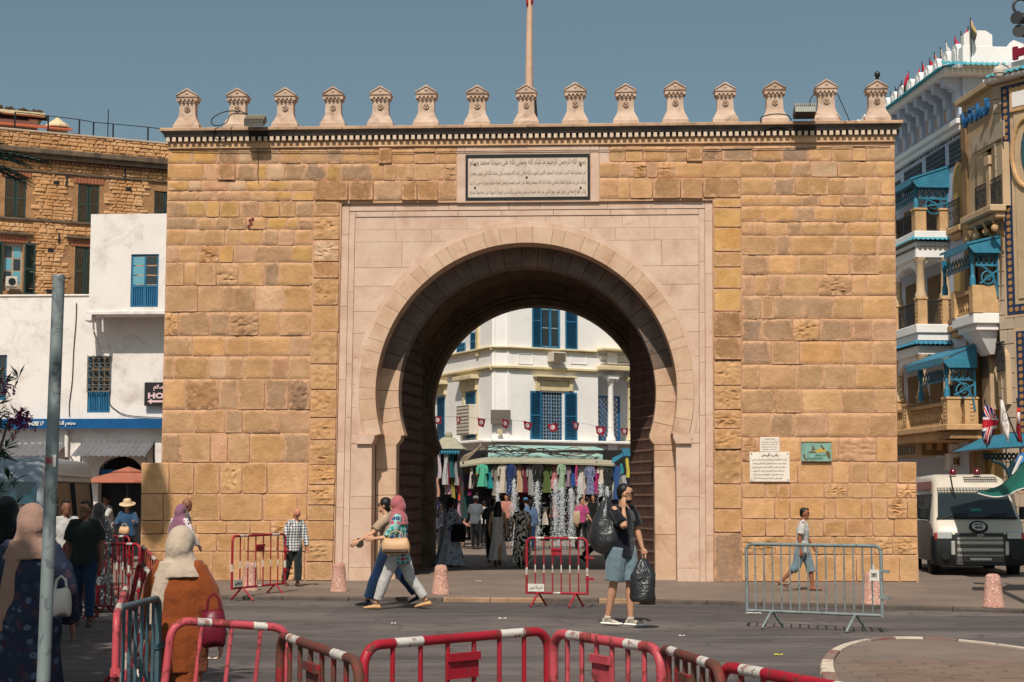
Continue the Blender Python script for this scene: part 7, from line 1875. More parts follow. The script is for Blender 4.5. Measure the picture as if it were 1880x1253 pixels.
u_, v_ = _sp.outputs[0], _sp.outputs[1]
def ab(a, b_): return _t.math('ABSOLUTE', _t.math('SUBTRACT', a, b_))
du, dv = ab(u_, .5), ab(v_, .5); dg = _t.math('MINIMUM', ab(u_, v_), ab(u_, _t.math('SUBTRACT', 1.0, v_))); cr = _t.math('MINIMUM', _t.math('MULTIPLY', du, 1.0), _t.math('MULTIPLY', dv, .6))
def lt(a, k): return _t.math('LESS_THAN', a, k)
c_ = _t.mix(lt(dg, .10), srgb(30, 34, 84), srgb(214, 206, 206)); c_ = _t.mix(lt(dg, .045), c_, srgb(190, 34, 52)); c_ = _t.mix(lt(cr, .10), c_, srgb(214, 206, 206)); c_ = _t.mix(lt(cr, .06), c_, srgb(190, 34, 52))
UJ = _t.out(c_, .85)
def uvgrid(o, nu, nv):
 me = o.data; uv = me.uv_layers.new(name='UVMap')
 for lp in me.loops: k = lp.vertex_index; uv.data[lp.index].uv = ((k % (nu+1))/nu, 1-(k//(nu+1))/nv)
a, c, t = flag_on_pole(1808, 735, 1812, 822, 30, 'blue red and white crossed flag hanging on a pole above the tent', 0, 0, 0, 0, 0)
o = hang(t, [(1808, 742), (1806, 760), (1805, 778), (1803, 800), (1806, 815)], [(1822, 750), (1832, 768), (1834, 774), (1826, 792), (1816, 818)], 8, UJ, 'cloth', 29.95); uvgrid(o, 8, 4)
a, c, t = flag_on_pole(1836, 731, 1870, 812, 30, 'white flag with a pale emblem hanging on a slanting pole above the tent', 0, 0, 0, 0, 0)
M_WFLAG = flat('white flag cloth', srgb(222, 212, 208), .85)
hang(t, [(1837, 733), (1838, 752), (1838, 778), (1848, 805), (1850, 812)], [(1842, 738), (1848, 756), (1852, 776), (1852, 790), (1851, 812)], 5, M_WFLAG, 'cloth', 29.95)
b = MB(); cc = P(1845, 765, 29.85); b.tube([(cc.x+.05*math.cos(i*PI/6), 29.84, cc.z+.09*math.sin(i*PI/6)) for i in range(13)], .006, 4, caps=False); b.obj('emblem', M_SLAT, t)
a, c, t = flag_on_pole(1867, 733, 1876, 814, 29.8, 'narrow red and white flag hanging nearest the right edge', 0, 0, 0, 0, 0)
hang(t, [(1867, 748), (1868, 768), (1867, 790), (1872, 812)], [(1872, 750), (1873, 770), (1874, 792), (1876, 812)], 4, M_FRED, 'cloth', 29.75)
hang(t, [(1868.5, 758), (1869, 768), (1869, 778)], [(1871, 757), (1872, 768), (1872.5, 780)], 3, M_WFLAG, 'white_band', 29.6)
# kiosk roof in turquoise with lattice under it
kr = thing('kiosk', 'turquoise kiosk roof with lattice bracket behind the tent at the right edge', 'kiosk', tuple(P(1860, 830, 33)))
b = MB(); A = [P(x, y, 33) for x, y in ((1789, 825), (1960, 815), (1960, 800), (1850, 796), (1805, 818))]; b.prism([(p.x, p.z) for p in A], 32.8, 35); b.obj('roof', M_CANO, kr)
b = MB()
for i in range(8):
 x0, x1 = X(1805+8*i, 33, 830), X(1813+8*i, 33, 830); za, zb_ = Z(832, 33, 1840), Z(845, 33, 1840); b.tube([(x0, 33, za), (x1, 33, zb_)], .02, 4); b.tube([(x0, 33.02, zb_), (x1, 33.02, za)], .02, 4)
stuff(b.obj('lattice', mk('dark teal iron', srgb(30, 60, 70), .6, .2, 5, .1), kr)); b = MB(); b.tube(smooth([P(1822, 847, 33), P(1838, 852, 33), P(1850, 866, 33), P(1854, 880, 33)], 5), .035, 6); b.tube([P(1860, 850, 33), P(1848, 868, 33)], .03, 5); b.tube([P(1858, 845, 33), P(1859, 882, 33)], .05, 8); b.obj('bracket', MATS['dark teal iron'], kr)
# green and blue tent cloth
M_GTENT = mk('dark green canvas', srgb(20, 96, 84), .8, .25, 1.5, .3, 20, .01); M_BTENT = mk('bright blue canvas', srgb(60, 130, 190), .8, .2, 1.5, .3, 20, .01)
tn = thing('market_tent', 'green and blue market tent flap sagging in front of the police van', 'tent', tuple(P(1880, 900, 29)))
top = [(1794, 902), (1815, 898), (1838, 890), (1860, 868), (1885, 842), (1920, 815)]; bot = [(1795, 906), (1812, 911), (1832, 913), (1854, 908), (1872, 899), (1920, 888)]
b = MB(); rings = []
for k in range(5): rings.append(smooth([P(a_[0]+(c_[0]-a_[0])*k/4, a_[1]+(c_[1]-a_[1])*k/4, 29.6-.28*k) for a_, c_ in zip(top, bot)], 4))
b.loft(rings, False, False, False); o = b.obj('green_flap', M_GTENT, tn, smooth=True); o.modifiers.new('t', 'SOLIDIFY').thickness = .01
b = MB(); b.tube([p+V((0, -.01, 0)) for p in rings[-1]], .012, 5); b.obj('piping', M_WFLAG, tn)
b = MB(); tp = [(1858, 872), (1866, 842), (1872, 834), (1900, 826)]; bt_ = [(1862, 874), (1880, 850), (1895, 846), (1930, 842)]
b.loft([[P(*p, 29.9) for p in tp], [P(*p, 29.6) for p in bt_]], False, False, False); o = b.obj('blue_flap', M_BTENT, tn, smooth=True); o.modifiers.new('t', 'SOLIDIFY').thickness = .01
b = MB(); b.tube([P(1860, 872, 29.55), P(1872, 845, 29.55), P(1876, 838, 29.55)], .03, 5); b.obj('white_strap', M_WFLAG, tn)
b = MB(); x_ = P(1885, 900, 29.2).x; b.tube([(x_, 29.2, 0), (x_, 29.2, P(1885, 842, 29.2).z)], .03, 6); b.obj('tent_pole', M_GREY, tn)
# ------------------------------------------------------------------ vehicles
M_VW = mk('dusty cream van paint', srgb(216, 206, 190), .4, .12, 1.5, .1, 30, .002, dirt=srgb(180, 164, 142), dirtamt=.3, spec=.5)
M_VDK = mk('black plastic bumper', srgb(34, 36, 38), .5, .3, 4, .2)
M_CHR = flat('bright metal', srgb(200, 198, 192), .35, .4)
M_RUB_ = flat('tyre rubber', (.02, .02, .02), .85)
M_VGL = NT('vehicle glass'); M_VGL = M_VGL.out((.02, .028, .03), .06, None, 0, .7)
M_LAMP = NT('head lamp glass'); M_LAMP = M_LAMP.out(srgb(200, 204, 204), .12, None, .3, .7)
def shell(b, prof, wf, r=.10):
 n = len(prof); cx_ = sum(p[0] for p in prof)/n; cz_ = sum(p[1] for p in prof)/n
 def shr(p, k): d = V((cx_-p[0], 0, cz_-p[1])); L = d.length; d = d/L; return (p[0]+d.x*k, p[1]+d.z*k)
 def ring(k, s, rr): return [(shr(p, k)[0], s*(wf(p[1])-rr), shr(p, k)[1]) for p in prof]
 b.loft([ring(r*1.0, -1, 0), ring(r*.35, -1, r*.3), ring(0, -1, r), ring(0, 1, r), ring(r*.35, 1, r*.3), ring(r*1.0, 1, 0)])
def wheel(t, x, y, r=.34, w=.2):
 b = MB(); b.lathe([(r*.6, -w/2), (r*.93, -w/2), (r, -w*.36), (r, w*.36), (r*.93, w/2), (r*.6, w/2)], n=24, mx=M.Translation((x, y, r)) @ M.Rotation(PI/2, 4, 'X')); wl_ = b.obj('wheel', M_RUB_, t, auto=40, local=True)
 b = MB(); b.lathe([(.01, -w*.3), (r*.6, -w*.3), (r*.62, -w*.5), (r*.5, -w*.42), (r*.2, -w*.5), (.01, -w*.5), (.01, w*.5), (r*.2, w*.5), (r*.5, w*.42), (r*.62, w*.5), (r*.62, w*.3)][::1], n=20, mx=M.Translation((x, y, r)) @ M.Rotation(PI/2, 4, 'X')); b.obj('rim', M_GREY, wl_, auto=40, local=True)
def side_panel(t, name, poly, y, s, mat, th=.012):
 b = MB(); b.prism(poly, s*y, s*(y+th)); return b.obj(name, mat, t, local=True)
# --- police van: front to us
D = 35.2; pc_ = CAM+(FW+RT*((1802-940)/FPX))*D
amb = thing('police_van', 'dusty cream police van with wire grille guard and dark front parked right of the gate', 'van', (pc_.x, pc_.y+2.4, 0), rad(-94))
prof = [(2.40, .30), (2.46, .45), (2.46, .72), (2.45, .95), (2.37, 1.12), (2.22, 1.25), (1.88, 1.60), (1.52, 1.92), (1.20, 2.16), (.6, 2.24), (-2.2, 2.22), (-2.38, 2.0), (-2.42, .8), (-2.40, .32)]
wf = lambda z: .94-(.0 if z < 1.15 else (z-1.15)*.16)
b = MB(); shell(b, prof, wf, .13); b.obj('body', M_VW, amb, auto=50, local=True)
b = MB(); shell(b, [(2.44, .28), (2.51, .42), (2.51, .66), (2.46, .94), (1.9, .94), (1.85, .28)], lambda z: .955, .08); b.obj('front_bumper', M_VDK, amb, auto=40, local=True)
ws = [(2.10, 1.235), (1.60, 1.86)]
def front_quad(z0, z1, y0, y1, off, mat, name, xo=None, sub=None):
 """panel lying on the windscreen slope"""
 def X_(z): return 2.21+(1.60-2.21)*(z-1.25)/(1.86-1.25)
 b = MB(); n = V((.78, 0, .62))*off; q = []
 for dz in (0, .012):
  for z, y in ((z0, -y0), (z0, y0), (z1, y1), (z1, -y1)): p = V((X_(z)+.01, y, z))+V((.78, 0, .62))*(off+dz); q.append(p)
 b.add(q, [(0, 1, 2, 3), (7, 6, 5, 4), (0, 4, 5, 1), (1, 5, 6, 2), (2, 6, 7, 3), (3, 7, 4, 0)]); return b.obj(name, mat, sub or amb, local=True)
wsc = front_quad(1.29, 1.80, .82, .74, .02, M_VGL, 'windscreen')
front_quad(1.25, 1.285, .85, .84, .02, M_VDK, 'cowl')
b = MB()
for y in (-.72, .1):
 b.tube([(2.25, y, 1.28), (2.20, y+.25, 1.36), (2.17, y+.55, 1.39)], .012, 5)
for y0 in (-.72, .1): pass
stuff(b.obj('wipers', M_VDK, amb, local=True))
front_quad(1.40, 1.46, .11, .11, .036, flat('green display', srgb(60, 150, 130), .5), 'route_card', sub=wsc)
# sun visor mesh strip and roof wire guard
b = MB()
for i in range(22): y = -.72+.068*i; b.tube([(1.66, y, 1.83), (1.56, y, 1.93)], .006, 4)
for z, x in ((1.83, 1.67), (1.88, 1.62), (1.93, 1.57)): b.tube([(x, -.74, z), (x, .74, z)], .008, 4)
stuff(b.obj('wire_guard', M_VDK, amb, local=True))
b = MB()
for i in range(16): y = -.1+.045*i; b.tube([(1.34, y, 2.08), (1.18, y, 2.17)], .006, 4)
for z, x in ((2.08, 1.36), (2.125, 1.28), (2.17, 1.20)): b.tube([(x, -.12, z), (x, .6, z)], .008, 4)
stuff(b.obj('roof_wire_guard', M_VDK, amb, local=True))
b = MB(); b.tube([(1.9, -.42+.1, 1.45), (1.72, -.42, 1.9), (1.7, -.46, 2.2)], .018, 6); b.obj('antenna', M_VDK, amb, local=True)
for y in (-.30, .22):
 b = MB(); b.lathe([(.085, 0), (.085, .05), (.07, .12), (.03, .145), (.001, .146)], n=14, mx=M.Translation((1.0, y, 2.22))); b.obj('beacon', NT('red beacon glass').out(srgb(96, 18, 36), .2, None, 0, .7), amb, smooth=True, local=True)
for s in (-1, 1):
 b = MB(); b.bbox(2.34, 2.475, min(s*.55, s*.90), max(s*.55, s*.90), .78, 1.0, .03); hl = b.obj('headlight', M_LAMP, amb, local=True)
 b = MB(); b.bbox(2.30, 2.480, min(s*.86, s*.93), max(s*.86, s*.93), .82, .98, .02); b.obj('indicator', flat('red lamp glass', srgb(170, 60, 60), .3), hl, local=True)
 b = MB(); b.bbox(2.45, 2.535, min(s*.50, s*.60), max(s*.50, s*.60), .50, .80, .02); b.obj('bright_panel', M_CHR, amb, local=True)
 b = MB(); b.lathe([(.02, 0), (.09, 0), (.09, .02), (.02, .02)], n=14, mx=M.Translation((2.52, s*.72, .50)) @ M.Rotation(PI/2, 4, 'Y')); b.obj('fog_lamp', M_VDK, amb, local=True)
for z, h in ((.86, .05), (.77, .075), (.62, .07), (.50, .03)):
 b = MB(); b.bbox(2.49, 2.55, -.5, .5, z-h/2, z+h/2, .01); b.obj('grille_bar', M_CHR, amb, local=True)
b = MB(); b.box(2.44, 2.50, -.5, .5, .34, .97); b.obj('grille_recess', M_VDK, amb, local=True)
b = MB()
for i in range(34): y = -.49+.03*i; b.tube([(2.56, y, .36), (2.56, y, .92)], .0022, 3)
for i in range(16): z = .37+.035*i; b.tube([(2.56, -.5, z), (2.56, .5, z)], .0022, 3)
stuff(b.obj('guard_mesh', M_CHR, amb, local=True))
b = MB(); b.tube([(2.57, -.5, .32), (2.57, -.5, .90), (2.57, -.46, .94), (2.57, .46, .94), (2.57, .5, .90), (2.57, .5, .32), (2.57, -.5, .32)], .022, 8); b.obj('guard_frame', M_GREY, amb, auto=60, local=True)
b = MB(); b.box(2.575, 2.59, -.22, .22, .40, .45); b.obj('licence_plate', M_PLATE, amb, local=True)
def ell(r1, r2, cy, cz, x, n=24): return [(x, cy+r1*math.cos(2*PI*i/n), cz+r2*math.sin(2*PI*i/n)) for i in range(n+1)]
b = MB(); b.tube(ell(.075, .05, 0, .90, 2.595), .007, 5, caps=False); b.tube(ell(.028, .05, 0, .90, 2.595, 16), .006, 5, caps=False); b.tube(ell(.045, .02, 0, .92, 2.595, 16), .006, 5, caps=False); b.obj('maker_badge', M_CHR, amb, local=True)
# emblem on the bonnet
E0 = M.Translation((2.405, .0, 1.105)) @ M.Rotation(rad(-38), 4, 'Y')
b = MB(); b.tube([E0 @ V((0.0, .17*math.cos(2*PI*i/28), .135*math.sin(2*PI*i/28)+.0)) for i in range(29)], [(.03, .012)]*29, 6, caps=False); em = b.obj('emblem_ring', M_BLK, amb, local=True)
b = MB(); b.loft([[E0 @ V((x, .145*math.cos(2*PI*i/24), .11*math.sin(2*PI*i/24))) for i in range(24)] for x in (-.03, .012)]); b.obj('emblem_field', M_PLATE, em, local=True)
b = MB(); b.add([E0 @ V(p) for p in ((.018, -.11, .02), (.018, -.02, .045), (.018, 0, .02), (.018, .02, .045), (.018, .11, .02), (.018, .05, .075), (.018, .0, .055), (.018, -.05, .075))], [(0, 1, 7), (1, 2, 6), (1, 6, 7), (2, 3, 6), (3, 5, 6), (3, 4, 5)]); b.obj('eagle_mark', M_BLK, em, local=True)
tx = text('BIS', 'lettering', M_BLK, .15, .06, .002, None, V((0, 0, 0)), bold=.03)
LW = E0 @ M.Translation((.02, -.075, -.065)) @ M.Rotation(PI/2, 4, 'Z'); tx.data.transform(LW); tx.parent = em; LOC[tx.name] = LOC[amb.name]
for s in (-1, 1):
 yw = wf(1.4)
 for x0, x1, nm_ in ((.95, 1.78, 'front_side_window'), (-.4, .85, 'side_window'), (-2.1, -.5, 'rear_side_window')):
  z1_ = 1.82; pol = [(x0, 1.22), (x1, 1.22), (x1-(.38 if x1 > 1.5 else 0), z1_), (x0, z1_)]
  b = MB()
  q = [(x, s*(wf(z)+.006), z) for x, z in pol]+[(x, s*(wf(z)-.03), z) for x, z in pol]
  b.add(q, [(0, 1, 2, 3), (7, 6, 5, 4), (0, 4, 5, 1), (1, 5, 6, 2), (2, 6, 7, 3), (3, 7, 4, 0)]); g = b.obj(nm_, M_VGL, amb, local=True)
  b = MB(); n = int((x1-x0)/.09)
  for i in range(n): x = x0+.05+.09*i; b.tube([(x, s*(wf(1.25)+.03), 1.24), (x, s*(wf(1.8)+.03), 1.8)], .006, 3)
  stuff(b.obj('window_bars', M_VDK, g, local=True))
 b = MB(); pol = [(-2.3, 1.9), (1.35, 1.9), (1.15, 2.08), (-2.3, 2.08)]; b.add([(x, s*(wf(z)+.004), z) for x, z in pol], [(0, 1, 2, 3)]); b.obj('roof_stripe', mk('red and grey roof stripe', srgb(190, 160, 150), .6, .4, 6, .1, c2=srgb(180, 70, 66)), amb, local=True)
 b = MB(); pol = [(-2.38, .36), (2.2, .36), (2.3, 1.0), (1.9, 1.17), (-2.38, 1.17)]; b.add([(x, s*(wf(z)+.004), z) for x, z in pol], [(0, 1, 2, 3, 4)]); b.obj('lower_side_panel', mk('dark livery', srgb(44, 44, 46), .35, .5, 3, .1, c2=srgb(120, 104, 94)), amb, local=True)
 for x in (1.55, -1.5): wheel(amb, x, s*.84)
 b = MB(); b.bbox(1.62, 1.78, min(s*.98, s*1.16), max(s*.98, s*1.16), 1.25, 1.52, .03); b.tube([(1.7, s*.9, 1.22), (1.7, s*1.05, 1.3)], .02, 5); b.obj('wing_mirror', M_VDK, amb, local=True)
# --- grey van in the shade at the left
D = 27.5; pc_ = CAM+(FW+RT*((-55-940)/FPX))*25.3
van = thing('parked_van', 'large grey white van parked in the shade at the left edge', 'van', (pc_.x-.25, pc_.y+2.6, 0), rad(-83))
M_VG = mk('grey white van paint', srgb(146, 156, 164), .35, .12, 1, .08, 30, .002, spec=.5)
prof = [(2.75, .30), (2.82, .5), (2.78, .95), (2.62, 1.12), (2.25, 1.25), (1.75, 1.95), (1.35, 2.28), (.8, 2.40), (-2.6, 2.38), (-2.75, 2.1), (-2.8, .8), (-2.78, .35)]
wf2 = lambda z: 1.0-(.0 if z < 1.2 else (z-1.2)*.12)
b = MB(); shell(b, prof, wf2, .14); b.obj('body', M_VG, van, auto=50, local=True)
b = MB(); q = []
for dz in (.015, .03):
 for x, z, y in ((2.24, 1.27, -.9), (2.24, 1.27, .9), (1.78, 1.94, .82), (1.78, 1.94, -.82)): q.append((x+dz, y, z+dz))
b.add(q, [(0, 1, 2, 3), (7, 6, 5, 4), (0, 4, 5, 1), (1, 5, 6, 2), (2, 6, 7, 3), (3, 7, 4, 0)]); b.obj('windscreen', NT('teal tinted glass').out(srgb(24, 62, 74), .08, None, 0, .7), van, local=True)
for s in (-1, 1):
 for x0, x1, z0, z1_, m_, nm_ in ((1.05, 2.02, 1.28, 1.9, .34, 'front_side_window'), (-.55, .85, 1.25, 1.98, 0, 'side_window'), (-2.4, -.75, 1.25, 1.98, 0, 'rear_side_window')):
  pol = [(x0, z0), (x1, z0), (x1-m_, z1_), (x0, z1_)]; b = MB(); q = [(x, s*(wf2(z)+.008), z) for x, z in pol]+[(x, s*(wf2(z)-.03), z) for x, z in pol]
  b.add(q, [(0, 1, 2, 3), (7, 6, 5, 4), (0, 4, 5, 1), (1, 5, 6, 2), (2, 6, 7, 3), (3, 7, 4, 0)]); g = b.obj(nm_, mk('dusty side glass', srgb(38, 46, 52), .45, .2, 1, 0, spec=.3), van, local=True)
  b = MB(); cp = [(x, s*(wf2(z)+.02), z) for x, z in pol]; b.tube(cp+[cp[0]], .018, 4); b.obj('window_rubber', M_VDK, g, local=True)
 for z in (.75, 1.12, 2.1): b = MB(); b.bbox(-2.7, 1.0 if z > 1.5 else 2.2, min(s*(wf2(z)), s*(wf2(z)+.02)), max(s*wf2(z), s*(wf2(z)+.02)), z-.02, z+.02, .005); b.obj('side_moulding', M_VG, van, local=True)
 for x in (1.75, -1.7): wheel(van, x, s*.9, .36)
 b = MB(); b.bbox(2.55, 2.80, min(s*.62, s*.95), max(s*.62, s*.95), .82, 1.05, .03); b.obj('headlight', M_LAMP, van, local=True)
 b = MB(); b.bbox(1.85, 2.05, min(s*1.05, s*1.22), max(s*1.05, s*1.22), 1.3, 1.62, .03); b.obj('wing_mirror', M_VDK, van, local=True)
b = MB(); b.bbox(2.70, 2.86, -.95, .95, .30, .55, .04); b.obj('bumper', M_VDK, van, local=True)
# --- small car nearer, lower left
pc_ = CAM+(FW+RT*((-150-940)/FPX))*17.5
car = thing('parked_car', 'pale small car roof showing in the shade at the left edge before the van', 'car', (pc_.x-.35, pc_.y+1.9, 0), rad(-85))
prof = [(1.9, .25), (1.98, .45), (1.9, .72), (1.5, .86), (.95, .95), (.35, 1.50), (-.2, 1.66), (-1.3, 1.64), (-1.75, 1.2), (-1.9, .9), (-1.9, .3)]
wf3 = lambda z: .85-(0 if z < .95 else (z-.95)*.25)
b = MB(); shell(b, prof, wf3, .12); b.obj('body', mk('pale champagne car paint', srgb(176, 172, 158), .35, .1, 1, .05, spec=.5), car, auto=50, local=True)
b = MB(); q = []
for dz in (.01, .022):
 for x, z, y in ((.96, .98, -.74), (.96, .98, .74), (.40, 1.47, .64), (.40, 1.47, -.64)): q.append((x+dz, y, z+dz))
b.add(q, [(0, 1, 2, 3), (7, 6, 5, 4), (0, 4, 5, 1), (1, 5, 6, 2), (2, 6, 7, 3), (3, 7, 4, 0)]); b.obj('windscreen', M_VGL, car, local=True)
for s in (-1, 1):
 pol = [(-1.5, 1.0), (.75, 1.0), (.25, 1.5), (-1.3, 1.52)]; b = MB(); q = [(x, s*(wf3(z)+.008), z) for x, z in pol]+[(x, s*(wf3(z)-.03), z) for x, z in pol]
 b.add(q, [(0, 1, 2, 3), (7, 6, 5, 4), (0, 4, 5, 1), (1, 5, 6, 2), (2, 6, 7, 3), (3, 7, 4, 0)]); b.obj('side_window', M_VGL, car, local=True)
 for x in (1.25, -1.2): wheel(car, x, s*.78, .29, .17)
 b = MB(); b.bbox(1.6, 1.93, min(s*.5, s*.8), max(s*.5, s*.8), .62, .78, .03); b.obj('headlight', M_LAMP, car, local=True)
# ------------------------------------------------------------------ plants
def leafmat(name, a, b_):
 t = NT(name); co = t.coord(False); g = t.n('NewGeometry'); c = t.mix(g.outputs['Random Per Island'], a, b_); m = t.out(c, .55, None, 0, .35)
 t.b.inputs['Subsurface Weight'].default_value = 0; return m
M_OLE = leafmat('oleander leaf', srgb(34, 58, 44), srgb(70, 96, 64)); M_PET = leafmat('magenta petal', srgb(96, 26, 70), srgb(150, 58, 110)); M_PALM = leafmat('palm leaflet', srgb(26, 58, 56), srgb(56, 88, 70))
M_FIC = leafmat('ficus leaf', srgb(26, 48, 26), srgb(56, 82, 40)); M_BARK = mk('grey bark', srgb(120, 104, 86), .95, .4, 3, .8, 18, .02)
def blade(b, p, d, L, w, up=V((0, 0, 1)), fold=.0):
 d = d.normalized(); s = d.cross(up)
 if s.length < .01: s = V((1, 0, 0))
 s.normalize(); n = s.cross(d)
 m = p+d*L*.5; b.add([p, m+s*w+n*fold, p+d*L-V((0, 0, L*.12)), m-s*w+n*fold], [(0, 1, 2), (0, 2, 3)])
r5 = random.Random(5)
oc = P(-25, 770, 13.2)
ole = thing('oleander_bush', 'oleander bush with long dark leaves and magenta flowers at the left edge', 'bush', (oc.x-.35, 13.3, 0))
b = MB()
for k in range(7):
 a = k*.9; e = V((oc.x-.35+.5*math.cos(a), 13.3+.4*math.sin(a), oc.z+.1*math.sin(k))); b.tube([V((oc.x-.35+.05*math.cos(a), 13.3, 0)), V((oc.x-.35+.2*math.cos(a), 13.3+.1*math.sin(a), 1.2)), e], [.03, .02, .01], 6)
b.obj('stems', M_BARK, ole)
b = MB()
for k in range(170):
 c = V((oc.x-.30+r5.uniform(-.7, .42), 13.3+r5.uniform(-.5, .5), oc.z+r5.uniform(-.75, .42)))
 if ((c.x-oc.x+.3)/.75)**2+((c.z-oc.z+.15)/.65)**2 > 1: continue
 ax = V((r5.uniform(-.3, 1), r5.uniform(-.6, .6), r5.uniform(-.2, .9)))
 for j in range(11): d = (ax.normalized()*.5+V((r5.uniform(-1, 1), r5.uniform(-1, 1), r5.uniform(-.7, 1)))).normalized(); blade(b, c, d, r5.uniform(.10, .17), r5.uniform(.008, .013))
b.obj('leaves', M_OLE, ole)['kind'] = 'stuff'
b = MB()
for px, py, n in ((42, 764, 30), (28, 776, 16), (48, 776, 18), (4, 712, 16), (22, 716, 5), (34, 788, 10)):
 c = P(px, py, 12.9)
 for j in range(n):
  q = c+V((r5.gauss(0, .035), r5.gauss(0, .035), r5.gauss(0, .03)))
  for k in range(5): a = k*1.257+j; blade(b, q, V((math.cos(a), -.35, math.sin(a))), .026, .012)
b.obj('flowers', M_PET, ole)['kind'] = 'stuff'
# palm, mostly outside the frame, two fronds reaching in
pc2 = P(-150, 290, 18)
pm = thing('palm_tree', 'palm tree whose dark frond tips reach in at the upper left edge', 'palm', (pc2.x, 18, 0))
b = MB(); b.tube([(pc2.x, 18, 0), (pc2.x+.05, 18, 2.5), (pc2.x, 18, pc2.z)], [.24, .19, .17], 12); b.obj('trunk', M_BARK, pm)
for k in range(16):
 a = k*2.4;
 b = MB(); L_ = 1.35; el = r5.uniform(.1, .9)
 if k == 0: a, el, L_ = .05, .12, 1.2
 if k == 1: a, el, L_ = -.25, .42, 1.0
 prev = V((pc2.x, 18, pc2.z)); d = V((math.cos(a)*math.cos(el), math.sin(a)*math.cos(el), math.sin(el))); pts = [prev]
 for j in range(16):
  d = (d+V((0, 0, -.035))).normalized(); prev = prev+d*L_/16; pts.append(prev)
  s = d.cross(V((0, 0, 1))).normalized()
  for q in (-1, 1):
   for h in range(2): blade(b, prev+d*L_/32*h, (d*.9+s*q*.55+V((0, 0, .22-.3*h))), .34-.012*j, .010)
 b.tube(pts, .014, 4); b.obj('frond', M_PALM, pm)['kind'] = 'stuff'
# shade trees standing left of the view, behind the barriers; they throw the shade on the crowd
for i, (x, y, h, r) in enumerate(((-6.1, 4.6, 7.4, 2.3), (-7.4, 8.8, 8, 3.0), (-9.0, 13.9, 8.2, 3.1), (-12.8, 19.6, 9.4, 3.3), (-14.5, 14, 9, 3.0))):
 t = thing('shade_tree', ['nearest', 'second', 'third', 'fourth', 'outermost'][i]+' of the dark clipped trees shading the crowd on the left', 'tree', (x, y, 0), 0, 'shade trees left of the square')
 b = MB(); b.tube([(0, 0, 0), (.1, .05, h*.4), (0, 0, h*.75)], [.22, .17, .12], 10)
 for k in range(6): a = k*1.05; b.tube([(0, 0, h*.6), (r*.35*math.cos(a), r*.35*math.sin(a), h*.85), (r*.7*math.cos(a), r*.7*math.sin(a), h*1.02)], [.09, .06, .03], 6)
 b.obj('trunk', M_BARK, t, local=True)
 b = MB()
 for k in range(9000):
  u = r5.random()**.4; a = r5.uniform(0, 2*PI); el = math.asin(r5.uniform(-1, 1)); rr = r*u*(1+.12*math.sin(a*5+el*3))
  c = V((rr*math.cos(a)*math.cos(el), rr*math.sin(a)*math.cos(el), h+rr*.72*math.sin(el)))
  blade(b, c, V((r5.uniform(-1, 1), r5.uniform(-1, 1), r5.uniform(-.6, .6))), .26, .07)
 b.obj('crown', M_FIC, t, local=True)['kind'] = 'stuff'
# litter on the road
for i, (px, py, s, c, lab) in enumerate(((722, 1146, .03, (226, 220, 210), 'scrap of white paper on the road left of the centre'), (922, 1137, .05, (226, 222, 216), 'larger scrap of white paper on the road before the arch'), (1252, 1169, .035, (220, 214, 206), 'scrap of paper on the road right of the man in black'),
  (1430, 1204, .05, (206, 200, 80), 'yellow scrap of litter on the road near the round kerb'), (1385, 1127, .12, (214, 200, 190), 'flattened paper by the foot of the long grey barrier'), (878, 1068, .05, (220, 214, 206), 'bit of paper on the pavement beside the centre bollard'), (388, 1211, .05, (224, 200, 180), 'small paper scrap on the road behind the brown tunic'))):
 p = Gd(px, py, SW if py < 1100 else 0); b = MB(); b.loft([[(p.x-s+s*.5*j+s*.2*math.sin(j*2+i), p.y-s*(.6+.3*math.sin(j*3+i)), p.z+.006+.006*(j % 2)) for j in range(5)], [(p.x-s+s*.5*j-s*.2*math.sin(j+i), p.y+s*(.6+.4*math.sin(j*2+i)), p.z+.004+.008*((j+1) % 3)) for j in range(5)]], False, False, False)
 o = b.obj('litter', flat('litter%d' % i, srgb(*c), .8)); o.modifiers.new('t', 'SOLIDIFY').thickness = .003; tag(o, lab, 'litter')
# unseen lamp added so its drop shaped lantern shades the gate corner
t = thing('added_shadow_lamp', 'unseen tall lamp with a drop shaped lantern, added to shade the gate corner', 'street lamp', (-10.05, 22.7, 0))
b = MB(); b.tube([(0, 0, 0), (0, 0, 13.75)], [.05, .022], 8); b.obj('post', M_GREY, t, local=True)
b = MB(); b.lathe([(.02, 13.7), (.26, 13.8), (.36, 14.05), (.36, 14.3), (.26, 14.65), (.14, 15.0), (.05, 15.3), (.005, 15.5)], n=20); b.obj('lantern', mk('milky lamp glass', srgb(220, 216, 206), .3, .1, 4, 0), t, smooth=True, local=True)
# ------------------------------------------------------------------ people
SKIN = {}
def skin(c):
 k = 'skin %d %d %d' % c
 if k not in SKIN: SKIN[k] = mk(k, srgb(*c), .55, .12, 12, .1, 80, .001, spec=.35)
 return SKIN[k]
def hairm(c=(26, 20, 18)): return mk('hair %d' % c[0], srgb(*c), .5, .4, 25, .5, 60, .004)
def remesh(o, vox, it=4, fac=.5, disp=0):
 m = o.modifiers.new('union', 'REMESH'); m.mode = 'VOXEL'; m.voxel_size = vox; m.use_smooth_shade = True
 s = o.modifiers.new('soft', 'SMOOTH'); s.factor = fac; s.iterations = it
 if disp:
  tx = bpy.data.textures.get('folds') or bpy.data.textures.new('folds', 'CLOUDS'); tx.noise_scale = .2; tx.noise_depth = 2
  d = o.modifiers.new('folds', 'DISPLACE'); d.texture = tx; d.strength = disp; d.mid_level = .5; d.texture_coords = 'LOCAL'
